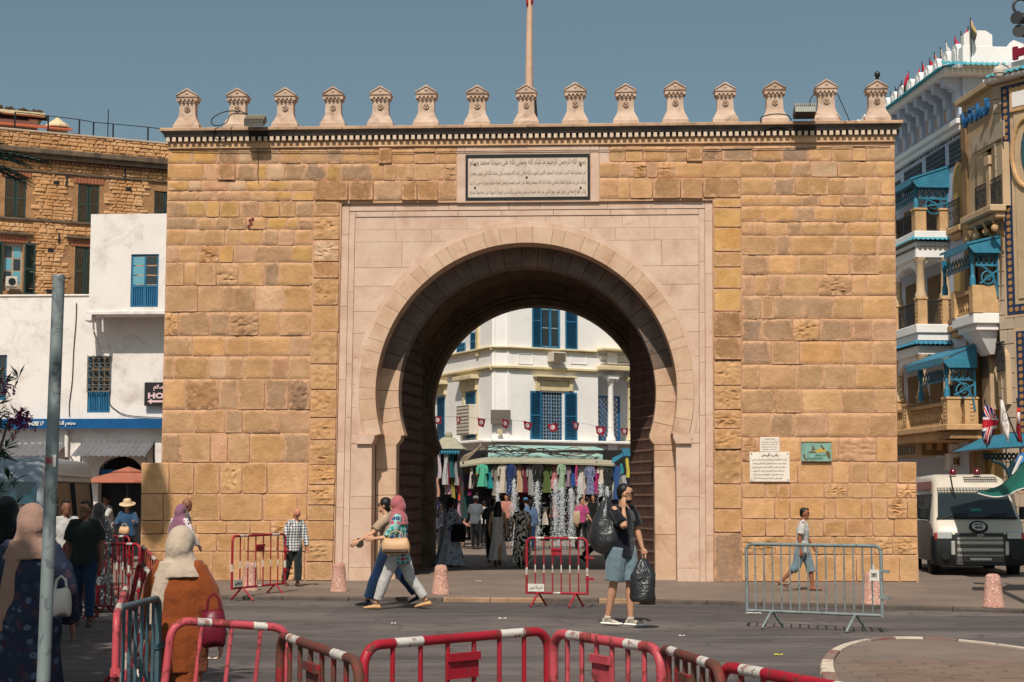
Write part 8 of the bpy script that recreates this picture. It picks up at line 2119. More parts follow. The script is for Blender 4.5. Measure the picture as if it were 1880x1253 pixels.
def fr(p, d, a, b_, n=12, up=V((1, 0, 0))):
 """ellipse ring of radii a (along side) b_ (front-back) across direction d"""
 d = V(d).normalized(); s = V((0, 1, 0)); f = s.cross(d).normalized(); s = d.cross(f).normalized()
 return [V(p)+s*a*math.cos(2*PI*i/n)+f*b_*math.sin(2*PI*i/n) for i in range(n)]
class Body:
 """joints of a figure 1.75 m tall facing +x"""
 def __init__(s, lean=2, leg=((0, 0), (0, 0)), arms=None, head=(0, 0), female=False, wide=1.0, stance=.085):
  s.w = wide; s.female = female
  L = rad(lean); s.leg = leg; hips = []; knees = []; ank = []
  for i, sd in enumerate((1, -1)):       # left, right
   a, k = rad(leg[i][0]), rad(leg[i][1]); h = V((0, sd*stance, 0)); kn = h+V((math.sin(a), sd*.005, -math.cos(a)))*.43
   an = kn+V((math.sin(a-k), 0, -math.cos(a-k)))*.42; hips.append(h); knees.append(kn); ank.append(an)
  low = min(p.z for p in ank); up = V((0, 0, .085-low)); s.hip = [p+up for p in hips]; s.knee = [p+up for p in knees]; s.ank = [p+up for p in ank]
  s.pel = V((0, 0, 0))+up; ax = V((math.sin(L), 0, math.cos(L))); s.ax = ax
  s.waist = s.pel+ax*.14; s.chest = s.pel+ax*.34; s.neck = s.pel+ax*.53; s.sh = [s.pel+ax*.475+V((0, sd*.18*(.9 if female else 1)*(.6+.4*wide), 0)) for sd in (1, -1)]
  s.hc = s.neck+ax*.07+V((.02, 0, .068)); s.hm = M.Translation(s.hc) @ M.Rotation(rad(head[0]), 4, 'Z') @ M.Rotation(rad(head[1]), 4, 'Y')
  s.elb = []; s.wri = []; s.hdir = []
  arms = arms or ({}, {})
  for i, sd in enumerate((1, -1)):
   A = arms[i]; u = rad(A.get('a', 0)); ab = rad(A.get('ab', 8)); e = rad(A.get('e', 12)); inn = rad(A.get('in', 0))
   d = V((math.sin(u), sd*math.sin(ab), -math.cos(u)*math.cos(ab))).normalized(); el = s.sh[i]+d*.29
   d2 = V((math.sin(u+e), sd*math.sin(ab)*.3-sd*math.sin(inn), -math.cos(u+e))).normalized(); wr = el+d2*.25
   if 'E' in A: el = V(A['E'])+up-V((0, 0, .935))
   if 'W' in A: wr = V(A['W'])+up-V((0, 0, .935))
   s.elb.append(el); s.wri.append(wr); s.hdir.append(V(A['H']).normalized() if 'H' in A else (wr-el).normalized())
  s.top = (s.hm @ V((0, 0, .125))).z
def add_body(B, b, hands=True, bare_feet=False):
 w = B.w*(.93 if B.female else 1)
 b.loft([fr(B.pel+B.ax*-.08, B.ax, .13*w, .09), fr(B.pel, B.ax, .15*w, .10), fr(B.waist, B.ax, .125*w, .088), fr(B.chest, B.ax, .145*w, .10), fr(B.chest+B.ax*.1, B.ax, .15*w, .09), fr(B.neck, B.ax, .075, .06)])
 b.tube([B.neck-B.ax*.03, B.hm @ V((-.01, 0, -.03))], [.058, .052], 12)
 for i in (0, 1):
  b.tube([B.chest+B.ax*.12, B.sh[i], B.sh[i].lerp(B.elb[i], .5), B.elb[i]], [.05, .055, .047, .038], 10); m = B.elb[i].lerp(B.wri[i], .3); b.tube([B.elb[i], m, B.wri[i]], [.038, .040, .024], 10)
  b.tube([B.hip[i]+V((0, 0, .04)), B.hip[i].lerp(B.knee[i], .35), B.knee[i], B.knee[i].lerp(B.ank[i], .3), B.ank[i]], [.085*w, .078*w, .052, .055, .034], 12)
  if hands: add_hand(b, B.wri[i], B.hdir[i], 1 if i == 0 else -1)
 # skull, face, ears
 for c, r in (((0, 0, .022), (.094, .076, .103)), ((.028, 0, -.05), (.062, .054, .062)), ((.062, 0, -.088), (.028, .03, .024)), ((.030, 0, .0), (.066, .060, .05))): b.ball(c, r, 16, 10, B.hm)
 b.loft([[(.078, -.008, .03), (.078, .008, .03), (.086, .006, .02)], [(.070, -.018, -.028), (.070, .018, -.028), (.112, 0, -.022)]], mx=B.hm)
 b.ball((.085, 0, -.053), (.012, .024, .010), 8, 5, B.hm)
 for s in (-1, 1): b.ball((0, s*.077, -.002), (.018, .010, .032), 8, 6, B.hm)
def add_hand(b, p, d, side):
 d = V(d).normalized(); a = V((0, 1, 0)) if abs(d.y) < .8 else V((1, 0, 0)); n = d.cross(a).normalized(); s = n.cross(d).normalized()
 # palm wide along the body's front-back axis n, thin across
 b.loft([[p+n*(.026*math.cos(2*PI*i/10))+s*(.018*math.sin(2*PI*i/10)) for i in range(10)], [p+d*.04+n*(.040*math.cos(2*PI*i/10))+s*(.017*math.sin(2*PI*i/10)) for i in range(10)], [p+d*.09+n*(.040*math.cos(2*PI*i/10))+s*(.014*math.sin(2*PI*i/10)) for i in range(10)]])
 for k, (o, L_) in enumerate(((.031, .066), (.011, .076), (-.010, .072), (-.030, .056))):
  q = p+d*.085+n*o; inn = -s*side
  b.tube([q, q+d*L_*.5+inn*.008, q+d*L_*.85+inn*.026, q+d*L_*.95+inn*.038], [.0098, .0092, .0082, .007], 7)
 q = p+d*.025+n*.034; b.tube([q, q+d*.03+n*.022, q+d*.062+n*.026-s*side*.012], [.013, .011, .009], 7)
def shoe(b, B, i, kind='shoe'):
 a = B.ank[i]; leg = (B.ank[i]-B.knee[i]).normalized(); pitch = max(0, min(.9, (a.z-.085)*4.5)); f = V((math.cos(pitch), 0, -math.sin(pitch))); u = V((math.sin(pitch), 0, math.cos(pitch)))
 h = a-u*.05
 r = [(-.07, .02, .032, .0), (-.05, .04, .036, .01), (.02, .034, .040, .012), (.10, .026, .046, .006), (.15, .02, .044, .0), (.19, .012, .024, -.004)]
 rings = []
 for x, hz, wy, oz in r: c = h+f*x+u*(oz-.005); rings.append([c+V((0, 1, 0))*wy*math.cos(2*PI*j/10)+u*hz*math.sin(2*PI*j/10)*1.0 for j in range(10)])
 b.loft(rings)
 if kind != 'flat': b.tube([a+u*.02, h+u*.01], [.040, .042], 10)
 return h, f, u
def top_garment(B, b, hem, sleeve, loose, w0=1.0):
 w = B.w*(.95 if B.female else 1); k = loose; lo = B.pel-V((0, 0, hem))+B.ax*0
 b.loft([fr(lo, B.ax, (.155+k)*w, .115+k), fr(B.pel, B.ax, (.16+k)*w, .115+k), fr(B.waist, B.ax, (.145+k*.8)*w, .105+k*.8), fr(B.chest, B.ax, (.165+k*.6)*w, .118+k*.5), fr(B.chest+B.ax*.09, B.ax, .15*w+k*.3, .105+k*.3), fr(B.chest+B.ax*.14, B.ax, .115*w, .09), fr(B.neck-B.ax*.005, B.ax, .078, .066)])
 for i in (0, 1):
  s, e, r = B.sh[i], B.elb[i], B.wri[i]; b.tube([B.neck-B.ax*.015, (B.neck-B.ax*.03).lerp(s, .55), s+V((0, 0, .004))], [.058, .054+k*.3, .056+k*.4], 12)
  if sleeve == 'short': m = s.lerp(e, .78); b.tube([B.chest+B.ax*.09, s-B.ax*.012, s.lerp(m, .5), m], [.062, .062+k*.2, .062+k*.5, .062+k*.7], 12)
  elif sleeve == 'long': b.tube([B.chest+B.ax*.09, s-B.ax*.012, s.lerp(e, .5), e], [.062, .062+k*.2, .057+k*.5, .050+k*.6], 12); b.tube([s.lerp(e, .8), e, e.lerp(r, .93)], [.050+k*.5, .050+k*.6, .036+k*.6], 12)
  elif sleeve == 'elbow': b.tube([B.chest+B.ax*.09, s-B.ax*.012, s.lerp(e, .5), e.lerp(r, .15)], [.062, .062+k*.2, .060+k*.7, .062+k], 12)
def trousers(B, b, to, loose, flare=0):
 k = loose; w = B.w*(.97 if B.female else 1)
 b.loft([fr(B.pel-V((0, 0, .09)), B.ax, (.15)*w, .105), fr(B.pel, B.ax, (.158+k*.5)*w, .112+k*.4), fr(B.waist-B.ax*.03, B.ax, (.135+k*.3)*w, .098+k*.3)])
 for i in (0, 1):
  h, n, a = B.hip[i]+V((0, 0, .03)), B.knee[i], B.ank[i]
  if to <= 1: b.tube([h, h.lerp(n, .4), h.lerp(n, to)], [(.092)*w+k*.5, .090*w+k, .078+k+flare], 12)
  else: t = to-1; b.tube([h, h.lerp(n, .4), n, n.lerp(a, t)], [.092*w+k*.5, .086*w+k, .062+k, .050+k+flare], 12)
def skirt(B, mat, z_top, z_hem, r_top, r_hem, folds=9, amp=.03, name='skirt', parent=None, xoff=0.0, sx=1.0):
 b = MB(); n = 44; c0 = B.pel; rings = []; ph = rnd.random()*6; zs = 12
 for k in range(zs+1):
  v = k/zs; z = z_top+(z_hem-z_top)*v; r = r_top+(r_hem-r_top)*v**1.1; cx_ = xoff*v
  rings.append([(cx_+r*(.78+.16*v)*sx*math.cos(a)*(1+amp*3*v*math.sin(folds*a+ph+v)), r*math.sin(a)*(1+amp*3*v*math.sin(folds*a+ph+v)), z+.012*math.sin(folds*a+ph)*v) for a in [2*PI*j/n for j in range(n)]])
 b.loft(rings); return b.obj(name, mat, parent, auto=80, local=True)
def person(label, px, top, feet, heading, B, skin_c=(190, 140, 110), z=0.0, Y=None, near=False, hair='short', hair_c=(26, 20, 18), parts=(), bag=None, group=None, shoes=None, shoe_mat=None, bare=False):
 """parts: list of (kind, material, args)"""
 if Y is None: p = Gd(px, feet, z)
 else: p = P(px, 900, Y); p.z = z
 H = Z(top, p.y, px)-z; k = H/B.top
 t = thing('person', label, 'person', (p.x, p.y, z), rad(heading), group); t.scale = (k, k, k)
 vox = .0095 if near else .016
 b = MB(); add_body(B, b, hands=True)
 if bare:
  for i in (0, 1): shoe(b, B, i)
 o = b.obj('body', skin(skin_c), t, local=True); remesh(o, vox, 3)
 if not bare:
  for i in (0, 1): b = MB(); h, f, u = shoe(b, B, i, shoes or 'shoe'); so_ = b.obj('shoe', shoe_mat or M_BLK, t, smooth=True, local=True);
 for kind, mat, *a in parts:
  if kind == 'top': b = MB(); top_garment(B, b, *a); o = b.obj('shirt', mat, t, local=True); remesh(o, vox*1.1, 3, disp=.034)
  elif kind == 'trousers': b = MB(); trousers(B, b, *a); o = b.obj('trousers' if a[0] > 1.5 else 'shorts', mat, t, local=True); remesh(o, vox*1.1, 3, disp=.026)
  elif kind == 'skirt': skirt(B, mat, *a, parent=t)
  elif kind == 'hijab': hijab(B, mat, t, vox, *a)
  elif kind == 'cape':
   b = MB(); b.loft([fr(B.neck+B.ax*.02, B.ax, .08, .08), fr(B.neck-B.ax*.08, B.ax, .205, .125), fr(B.chest, B.ax, .235, .16), fr(B.waist-B.ax*a[0], B.ax, .25, .19)]); o = b.obj('shawl', mat, t, local=True); remesh(o, vox*1.1, 3, disp=.03)
  elif kind == 'beard': b = MB(); b.ball((.034, 0, -.078), (.060, .054, .036), 12, 8, B.hm); b.ball((.088, 0, -.040), (.008, .024, .005), 8, 5, B.hm); o = b.obj('beard', mat, t, smooth=True, local=True)
  elif kind == 'glasses':
   b = MB()
   for s in (-1, 1): b.tube([B.hm @ V((.098, s*.033+.024*math.cos(q), .010+.018*math.sin(q))) for q in [PI/5*i for i in range(11)]], .0035, 5, caps=False); b.tube([B.hm @ V((.098, s*.056, .014)), B.hm @ V((.0, s*.082, .014))], .003, 4)
   b.tube([B.hm @ V((.100, -.01, .014)), B.hm @ V((.100, .01, .014))], .003, 4); g = b.obj('glasses', mat, t, local=True)
   for s in (-1, 1): b = MB(); b.ball((.096, s*.033, .010), (.003, .022, .016), 10, 5, B.hm); b.obj('lens', M_VGL, g, local=True)
  elif kind == 'straphat':
   b = MB(); b.lathe([(.20, .045), (.19, .05), (.10, .062), (.098, .12), (.085, .16), (.05, .175), (.001, .178)], n=24, mx=B.hm @ M.Translation((-.01, 0, .0))); b.obj('straw_hat', mat, t, smooth=True, local=True)
  elif kind == 'cap':
   b = MB(); b.lathe([(.099, .045), (.10, .08), (.085, .125), (.05, .148), (.001, .152)], n=18, mx=B.hm); b.ball((.10, 0, .052), (.055, .06, .010), 12, 5, B.hm); b.obj('cap', mat, t, smooth=True, local=True)
  elif kind == 'strap':
   b = MB(); b.tube([V(q) for q in a[0]], a[1], 5); b.obj('strap', mat, t, local=True)
 if near:
  for s in (-1, 1):
   b = MB(); b.ball((.082, s*.031, .010), (.010, .015, .008), 8, 5, B.hm); b.obj('eye', M_BLK, t, local=True)
   b = MB(); b.tube([B.hm @ V((.088, s*.014, .032)), B.hm @ V((.086, s*.034, .038)), B.hm @ V((.072, s*.054, .032))], .0045, 5); b.obj('eyebrow', hairm(), t, local=True)
 if hair in ('short', 'thin'):
  b = MB(); g = 0 if hair == 'short' else -.006
  b.ball((-.022, 0, .038), (.090+g, .080+g, .095+g), 16, 10, B.hm); b.ball((.035, 0, .102), (.05, .05, .026), 10, 6, B.hm); b.ball((-.045, 0, -.01), (.058, .068, .07), 12, 8, B.hm)
  o = b.obj('hair', hairm(hair_c), t, local=True); remesh(o, .010 if near else .014, 2, disp=.008)
 elif hair in ('long', 'bun', 'pony'):
  b = MB(); b.ball((-.014, 0, .032), (.102, .088, .102), 16, 10, B.hm); b.ball((-.05, 0, -.02), (.065, .078, .085), 12, 8, B.hm)
  if hair == 'long': b.loft([[B.hm @ V((-.03+.055*math.cos(q), .095*math.sin(q), .03)) for q in [PI/5*i for i in range(10)]], [B.hm @ V((-.07+.055*math.cos(q), .11*math.sin(q), -.12)) for q in [PI/5*i for i in range(10)]], [B.hm @ V((-.11+.045*math.cos(q), .115*math.sin(q), -.27)) for q in [PI/5*i for i in range(10)]], [B.hm @ V((-.10+.02*math.cos(q), .06*math.sin(q), -.40)) for q in [PI/5*i for i in range(10)]]])
  if hair == 'bun': b.ball((-.115, 0, .045), (.045, .05, .045), 10, 8, B.hm)
  if hair == 'pony': b.tube([B.hm @ V(q) for q in ((-.09, 0, .05), (-.15, 0, -.02), (-.14, 0, -.16), (-.13, 0, -.24))], [.035, .04, .032, .012], 8)
  o = b.obj('hair', hairm(hair_c), t, local=True); remesh(o, .011 if near else .015, 2, disp=.01)
 t['k'] = k; return t, k
def hijab(B, mat, t, vox, tail=0, drape=.10, cap=True):
 b = MB(); b.ball((-.014, 0, .018), (.112, .102, .122), 18, 12, B.hm); b.ball((-.05, 0, -.03), (.098, .100, .115), 14, 10, B.hm); b.ball((-.03, 0, -.085), (.10, .105, .10), 14, 10, B.hm)
 def rg(c, a, f): return [V(c)+V((f*math.cos(q), a*math.sin(q), 0)) for q in [PI/8*i for i in range(16)]]
 h0 = B.hm @ V((-.02, 0, -.06))
 b.loft([rg(h0, .100, .098), rg(h0.lerp(B.neck, .6), .118, .108), rg(B.neck+V((-.005, 0, -.02)), .155, .128), rg(B.neck-B.ax*(drape*.55+.02), .185, .142), rg(B.neck-B.ax*(drape+.05), .205, .150)])
 if tail:
  s = 1 if tail > 0 else -1; L_ = abs(tail); c = B.neck+V((-.10, s*.07, 0))
  b.loft([[c+V((.03*math.cos(q)-.03*min(1, v*2), (.052+.02*v)*math.sin(q)+s*.07*v, .02-L_*v)) for q in [PI/6*i for i in range(12)]] for v in (0, .2, .4, .6, .8, 1)])
 o = b.obj('headscarf', mat, t, local=True); remesh(o, vox*.95, 4, disp=.020)
def hang_bag(label, t_loc, size, mat, cat='bag', name='bag', shape='tote', rot=0, group=None):
 p = V(t_loc); w, d, h = size; t = thing(name, label, cat, tuple(p), rot, group); b = MB()
 if shape == 'tote':
  b.loft([[(.54*w*f*math.copysign(abs(math.cos(q))**.6, math.cos(q)), .6*d*g*math.copysign(abs(math.sin(q))**.7, math.sin(q)), z+.012*math.sin(q*3+w*40)) for q in [PI/10*i for i in range(20)]] for z, f, g in ((-h*1.0, .70, .5), (-h*.96, .90, .85), (-h*.85, 1, 1), (-h*.5, 1.02, 1.1), (-h*.2, .93, .8), (-h*.05, .85, .45), (0, .80, .25))]); o = b.obj('pouch', mat, t, auto=65, local=True)
  b = MB(); b.tube([(-w*.3, 0, -h*.05), (-w*.22, 0, h*.35), (0, 0, h*.5), (w*.22, 0, h*.35), (w*.3, 0, -h*.05)], .009, 6); b.obj('handle', mat, t, local=True)
 else:
  rings = []; n = 26
  for k in range(15):
   v = k/14; r = {'sack': (math.sin(min(1, v*1.35)*PI*.5)**.8*(1 if v < .72 else math.cos((v-.72)/.28*PI*.5)**.55)), 'carrier': (.12+.9*min(1, v*2.6)**.7)*(1 if v < .96 else .93)}[shape]
   rings.append([(w/2*max(r, .03)*math.cos(a)*(1+.10*math.sin(a*5+v*7)+.05*math.sin(a*11-v*13)), d/2*max(r, .03)*math.sin(a)*(1+.12*math.sin(a*4+v*9)), -h*v+.015*math.sin(a*7)*(1-v)) for a in [2*PI*j/n for j in range(n)]])
  b.loft(rings); o = b.obj('pouch', mat, t, smooth=True, local=True)
  if shape == 'carrier': b = MB(); b.tube([(-.02, 0, -.02), (-.015, 0, .06), (0.015, 0, .06), (.02, 0, -.02)], .012, 6); b.obj('handle', mat, t, local=True)
 return t
def loc2w(t, k, p): return tuple(M.Translation(t.location) @ M.Rotation(t.rotation_euler[2], 4, 'Z') @ (V(p)*k))
M_NAVY = cloth('plain navy', cN(22, 26, 38)); M_BKC = cloth('plain black', cN(20, 21, 24)); M_DEN = cloth('washed denim', cN(134, 156, 166), cN(98, 120, 134), 9); M_WHC = cloth('off white cotton', cN(224, 220, 216)); M_DKT = cloth('charcoal green', cN(44, 52, 50))
M_SNK = mk('grey beige trainer', srgb(196, 182, 166), .8, .2, 20, .3); M_TANS = mk('tan leather', srgb(206, 160, 112), .6, .2, 8, .1); M_LEA = mk('brown leather', srgb(92, 70, 54), .6, .2, 8, .1)
def plaid():
 t = NT('blue checked cloth'); co = t.coord(False); sp = t.n('SeparateXYZ'); t.l(co, sp.inputs[0])
 def st(o, ph): return t.math('GREATER_THAN', t.math('SINE', t.math('ADD', t.math('MULTIPLY', o, 105.0), ph)), .0)
 a = t.math('MAXIMUM', st(sp.outputs[0], 0.0), st(sp.outputs[1], .5)); b_ = st(sp.outputs[2], 1.0)
 c = t.mix(t.math('MULTIPLY', t.math('ADD', st(sp.outputs[1], .4), b_), .5), srgb(226, 222, 216), srgb(40, 66, 92)); return t.out(c, .85)
M_PLAID = plaid()
def bwprint():
 t = NT('black and white print'); co = t.coord(False); w = t.n('TexWave'); w.inputs['Scale'].default_value = 5; w.inputs['Distortion'].default_value = 9; w.inputs['Detail'].default_value = 1; w.inputs['Detail Scale'].default_value = 1.6; t.l(co, w.inputs['Vector'])
 return t.out(t.ramp(w.outputs['Fac'], .49, .51, srgb(24, 24, 28), srgb(222, 214, 204)), .85)
M_BWP = bwprint()
def dots():
 t = NT('black dots on cream'); co = t.coord(False); v = t.n('TexVoronoi'); v.inputs['Scale'].default_value = 17; v.inputs['Randomness'].default_value = .15; t.l(co, v.inputs['Vector'])
 return t.out(t.ramp(v.outputs['Distance'], .33, .36, srgb(40, 30, 40), srgb(216, 200, 200)), .85)
M_DOT = dots()
def printed(name, base, cols, sc, rdm=1.0, lo=.36, wob=0.0):
 t = NT(name); co = t.coord(False)
 if wob: nn = t.n('TexNoise'); nn.inputs['Scale'].default_value = 14; t.l(co, nn.inputs['Vector']); vm = t.n('VectorMath', operation='MULTIPLY_ADD'); t.l(nn.outputs['Color'], vm.inputs[0]); vm.inputs[1].default_value = (wob,)*3; t.l(co, vm.inputs[2]); co = vm.outputs[0]
 v = t.n('TexVoronoi'); v.inputs['Scale'].default_value = sc; v.inputs['Randomness'].default_value = rdm; t.l(co, v.inputs['Vector'])
 sx = t.n('SeparateXYZ'); t.l(v.outputs['Color'], sx.inputs[0]); r = t.n('ValToRGB'); r.color_ramp.interpolation = 'CONSTANT'; e = r.color_ramp.elements
 e[0].color = (*srgb(*cols[0]), 1); e[1].position = 1/len(cols); e[1].color = (*srgb(*cols[1]), 1)
 for i in range(2, len(cols)): q = e.new(i/len(cols)); q.color = (*srgb(*cols[i]), 1)
 t.l(sx.outputs[0], r.inputs[0]); c = t.mix(t.ramp(v.outputs['Distance'], lo, lo+.05), r.outputs[0], srgb(*base)); c = t.mix(t.ramp(v.outputs['Distance'], .12, .14, (1, 1, 1), (0, 0, 0)), c, srgb(*base))
 n = t.noise(co, 9, 3, .6); return t.out(c, .85, t.bump(n, .4, .02))
M_RETRO = printed('teal and red ring print', (140, 176, 172), [(30, 120, 116), (40, 62, 110), (190, 50, 80), (40, 150, 130)], 15, .25, .46)
M_FLOR = printed('pale floral print', (176, 182, 196), [(60, 76, 130), (176, 182, 196), (150, 110, 96), (176, 182, 196), (80, 90, 120)], 11, 1.0, .36, .06)
M_SPK = printed('white speckled print', (214, 210, 206), [(120, 110, 106), (214, 210, 206), (160, 150, 150)], 30)
M_DRES = printed('dark blue embroidered print', (36, 42, 62), [(70, 50, 64), (84, 94, 116), (36, 42, 62), (50, 60, 84), (60, 38, 52)], 17, 1.0, .42, .05)
M_PINKH = cloth('rose headscarf', cN(206, 118, 122)); M_MAUV = cloth('mauve shawl', cN(166, 112, 136)); M_CREAMH = cloth('cream headscarf', cN(222, 200, 178)); M_PEACH = cloth('peach headscarf', cN(186, 148, 130)); M_RUSTC = cloth('rust brown cloth', cN(158, 78, 32)); M_PINKT = cloth('pink t shirt', cN(206, 84, 140)); M_GRYT = cloth('grey t shirt', cN(104, 110, 118)); M_BLUT = cloth('blue shirt', cN(96, 124, 160)); M_CRM = cloth('cream blouse', cN(206, 178, 148)); M_DNAV = cloth('navy trousers', cN(24, 52, 88))
M_BAG = NT('black plastic bag'); _c = M_BAG.coord(); _n = M_BAG.noise(_c, 4.5, 3, .6, 2.8); M_BAG = M_BAG.out((.018, .018, .02), .36, M_BAG.bump(_n, .5, .06), 0, 1.0)
A_ = lambda **k: k
# 1 man in black
B = Body(3, ((7, 6), (-9, 4)), (A_(E=(.03, .27, 1.17), W=(.11, .27, .94), H=(.25, 0, -1)), A_(E=(.20, -.22, 1.20), W=(.14, -.15, 1.42), H=(-.15, .1, 1))), (32, 6), wide=1.1)
t, k = person('man in black t shirt and glasses carrying black bags across the road', 1143, 889, 1149, -38, B, (196, 146, 116), near=True, hair='short', parts=[('top', M_NAVY, .10, 'short', .022), ('trousers', M_DEN, .92, .030, .012), ('beard', hairm((48, 34, 28))), ('glasses', M_BLK)], shoe_mat=M_SNK)
for i in (0, 1):
 h = B.ank[i]; b = MB(); b.bbox(h.x-.085, h.x+.205, h.y-.050, h.y+.050, h.z-.085, h.z-.058, .012); b.obj('shoe_sole', M_WHITE2, t, local=True)
 for j in range(3): b = MB(); b.tube([V((h.x+.04+.025*j, h.y-.040, h.z-.045)), V((h.x+.02+.025*j, h.y-.034, h.z+.0))], .006, 4); b.obj('shoe_stripe', M_BLK, t, local=True)
hang_bag('big crumpled black plastic sack slung over the shoulder of the man in black', P(1112, 910, 22.3), (.43, .40, .82), M_BAG, 'bag', 'plastic_sack', 'sack', 0)
hang_bag('full black plastic carrier bag hanging from the left hand of the man in black', P(1180, 1026, 21.7), (.31, .22, .56), M_BAG, 'bag', 'carrier_bag', 'carrier', 0)
# 2 woman in pink scarf and companion
B = Body(3, ((27, 8), (-20, 16)), (A_(a=14, ab=6, e=72), A_(a=-4, e=30)), (0, 0), female=True)
t, k = person('woman in rose headscarf, printed tunic and white trousers striding left', 733, 912, 1119, 180, B, (206, 156, 124), near=True, hair=None, parts=[('top', M_RETRO, .20, 'elbow', .035), ('trousers', M_WHC, 1.86, .022), ('hijab', M_PINKH, 0, .10)], shoe_mat=M_TANS, shoes='flat')
hang_bag('beige and brown handbag held at the hip of the woman in the rose headscarf', P(727, 989, Gd(733, 1119).y-.30), (.40, .14, .24), mk('beige leather', srgb(206, 164, 124), .5, .15, 6, .1), 'handbag', 'handbag', 'tote')
b = MB(); q = P(727, 1016, Gd(733, 1119).y-.31); b.bbox(-.19, .19, -.095, .095, 0, .07, .02, M.Translation(q)); hb = b.obj('base_band', M_LEA, bpy.data.objects['handbag'])
B = Body(4, ((24, 6), (-24, 18)), (A_(a=38, ab=10, e=22), A_(a=-10)), (0, -4), female=True)
t, k = person('woman with dark bun and glasses walking left beyond the rose headscarf', 712, 914, 1113, 180, B, (212, 160, 128), near=True, hair='bun', parts=[('top', M_CRM, .06, 'short', .02), ('trousers', M_DNAV, 1.9, .018, .02), ('glasses', M_BLK), ('strap', M_LEA, [(.06, .1, 1.42), (.12, -.02, 1.2), (.13, -.1, 1.02)], .008)], shoe_mat=M_NAVY)
# 4 man in white shirt
B = Body(4, ((20, 14), (-16, 30)), (A_(a=8, ab=6, e=26), A_(a=-12, e=14)), (-8, 8))
t, k = person('man in white polo shirt and denim shorts walking right behind the grey barrier', 1474, 933, 1085, -12, B, (150, 92, 64), z=SW, near=True, hair='short', parts=[('top', M_WHC, .13, 'short', .028), ('trousers', M_DEN, 1.28, .034, .012)], bare=True)
for i in (0, 1): b = MB(); h = B.ank[i]; b.bbox(h.x-.08, h.x+.19, h.y-.045, h.y+.045, h.z-.088, h.z-.070, .005); b.obj('flip_flop', M_BLK, t, local=True)
# 5 old man
B = Body(9, ((8, 10), (-10, 14)), (A_(a=4, ab=10, e=14), A_(a=-6, ab=9, e=14)), (6, 38))
t, k = person('bald old man in blue checked shirt walking with bowed head by the gate wall', 538, 936, 1077, -50, B, (196, 128, 104), z=SW, near=True, hair=None, parts=[('top', M_PLAID, .14, 'long', .03), ('trousers', M_DKT, 1.9, .028, .006)], shoe_mat=M_LEA)
# 6,7 couple by the wall
B = Body(3, ((12, 8), (-10, 6)), (A_(a=6, e=20), A_(a=10, ab=18, e=30)), (0, 8), female=True, wide=1.2)
t, k = person('woman in mauve shawl over a dotted dress walking beside the gate wall', 326, 927, 1094, 62, B, (186, 136, 110), z=SW, hair=None, parts=[('top', M_DOT, .1, 'long', .03), ('skirt', M_DOT, .95, .12, .20, .30), ('hijab', M_MAUV, 0, .14), ('cape', M_MAUV, .05)])
B = Body(2, ((10, 5), (-8, 5)), None, (0, 0))
person('bald man in pale grey shirt just beyond the woman in the mauve shawl', 336, 915, 1088, 15, B, (142, 94, 72), z=SW, hair=None, parts=[('top', M_GRYT, .1, 'short', .02), ('trousers', M_BKC, 1.9, .02)])
# 8 woman in brown
B = Body(2, ((8, 4), (-6, 4)), (A_(a=10, ab=16, e=30), A_(a=2, ab=16, e=22)), (-6, 4), female=True, wide=1.12)
t, k = person('woman in rust brown tunic and cream headscarf standing at the leaning pink barrier', 332, 969, 0, 84, B, (200, 150, 120), Y=10.6, near=True, hair=None, parts=[('top', M_RUSTC, .26, 'long', .06), ('trousers', M_RUSTC, 1.9, .035, .01), ('hijab', M_CREAMH, .46, .05)], shoe_mat=M_LEA)
hang_bag('dark red leather handbag on the arm of the woman in rust brown', P(392, 1122, 10.45), (.15, .10, .22), mk('dark red leather', srgb(110, 26, 44), .4, .2, 6, .1), 'handbag', 'handbag', 'tote', .3)
# 9 woman in dark patterned dress
B = Body(2, ((6, 4), (-6, 4)), (A_(a=6, ab=14, e=16), A_(a=4, ab=16, e=20)), (8, 6), female=True, wide=1.12)
t, k = person('woman in long dark patterned dress and peach headscarf standing behind the steel pole', 58, 928, 0, 96, B, (150, 104, 84), Y=10.9, near=True, hair=None, parts=[('top', M_DRES, .2, 'long', .06), ('skirt', M_DRES, .98, .10, .20, .30, 11, .02), ('hijab', M_PEACH, .62, .06)])
hang_bag('white leather purse hanging at the side of the woman in the dark dress', P(112, 1082, 10.7), (.13, .07, .17), mk('white leather', srgb(206, 196, 186), .5, .15, 6, .1), 'handbag', 'handbag', 'tote', .2)
# 10 black veiled figure
B = Body(2, ((4, 2), (-4, 2)), None, (0, 0), female=True, wide=1.3)
person('figure in a long black veil in front of the peach headscarf at the left edge', 8, 914, 0, 80, B, (120, 84, 70), Y=12.4, hair=None, parts=[('top', M_BKC, .2, 'long', .06), ('skirt', M_BKC, .98, .05, .26, .40), ('hijab', M_BKC, 0, .3), ('cape', M_BKC, .2)])
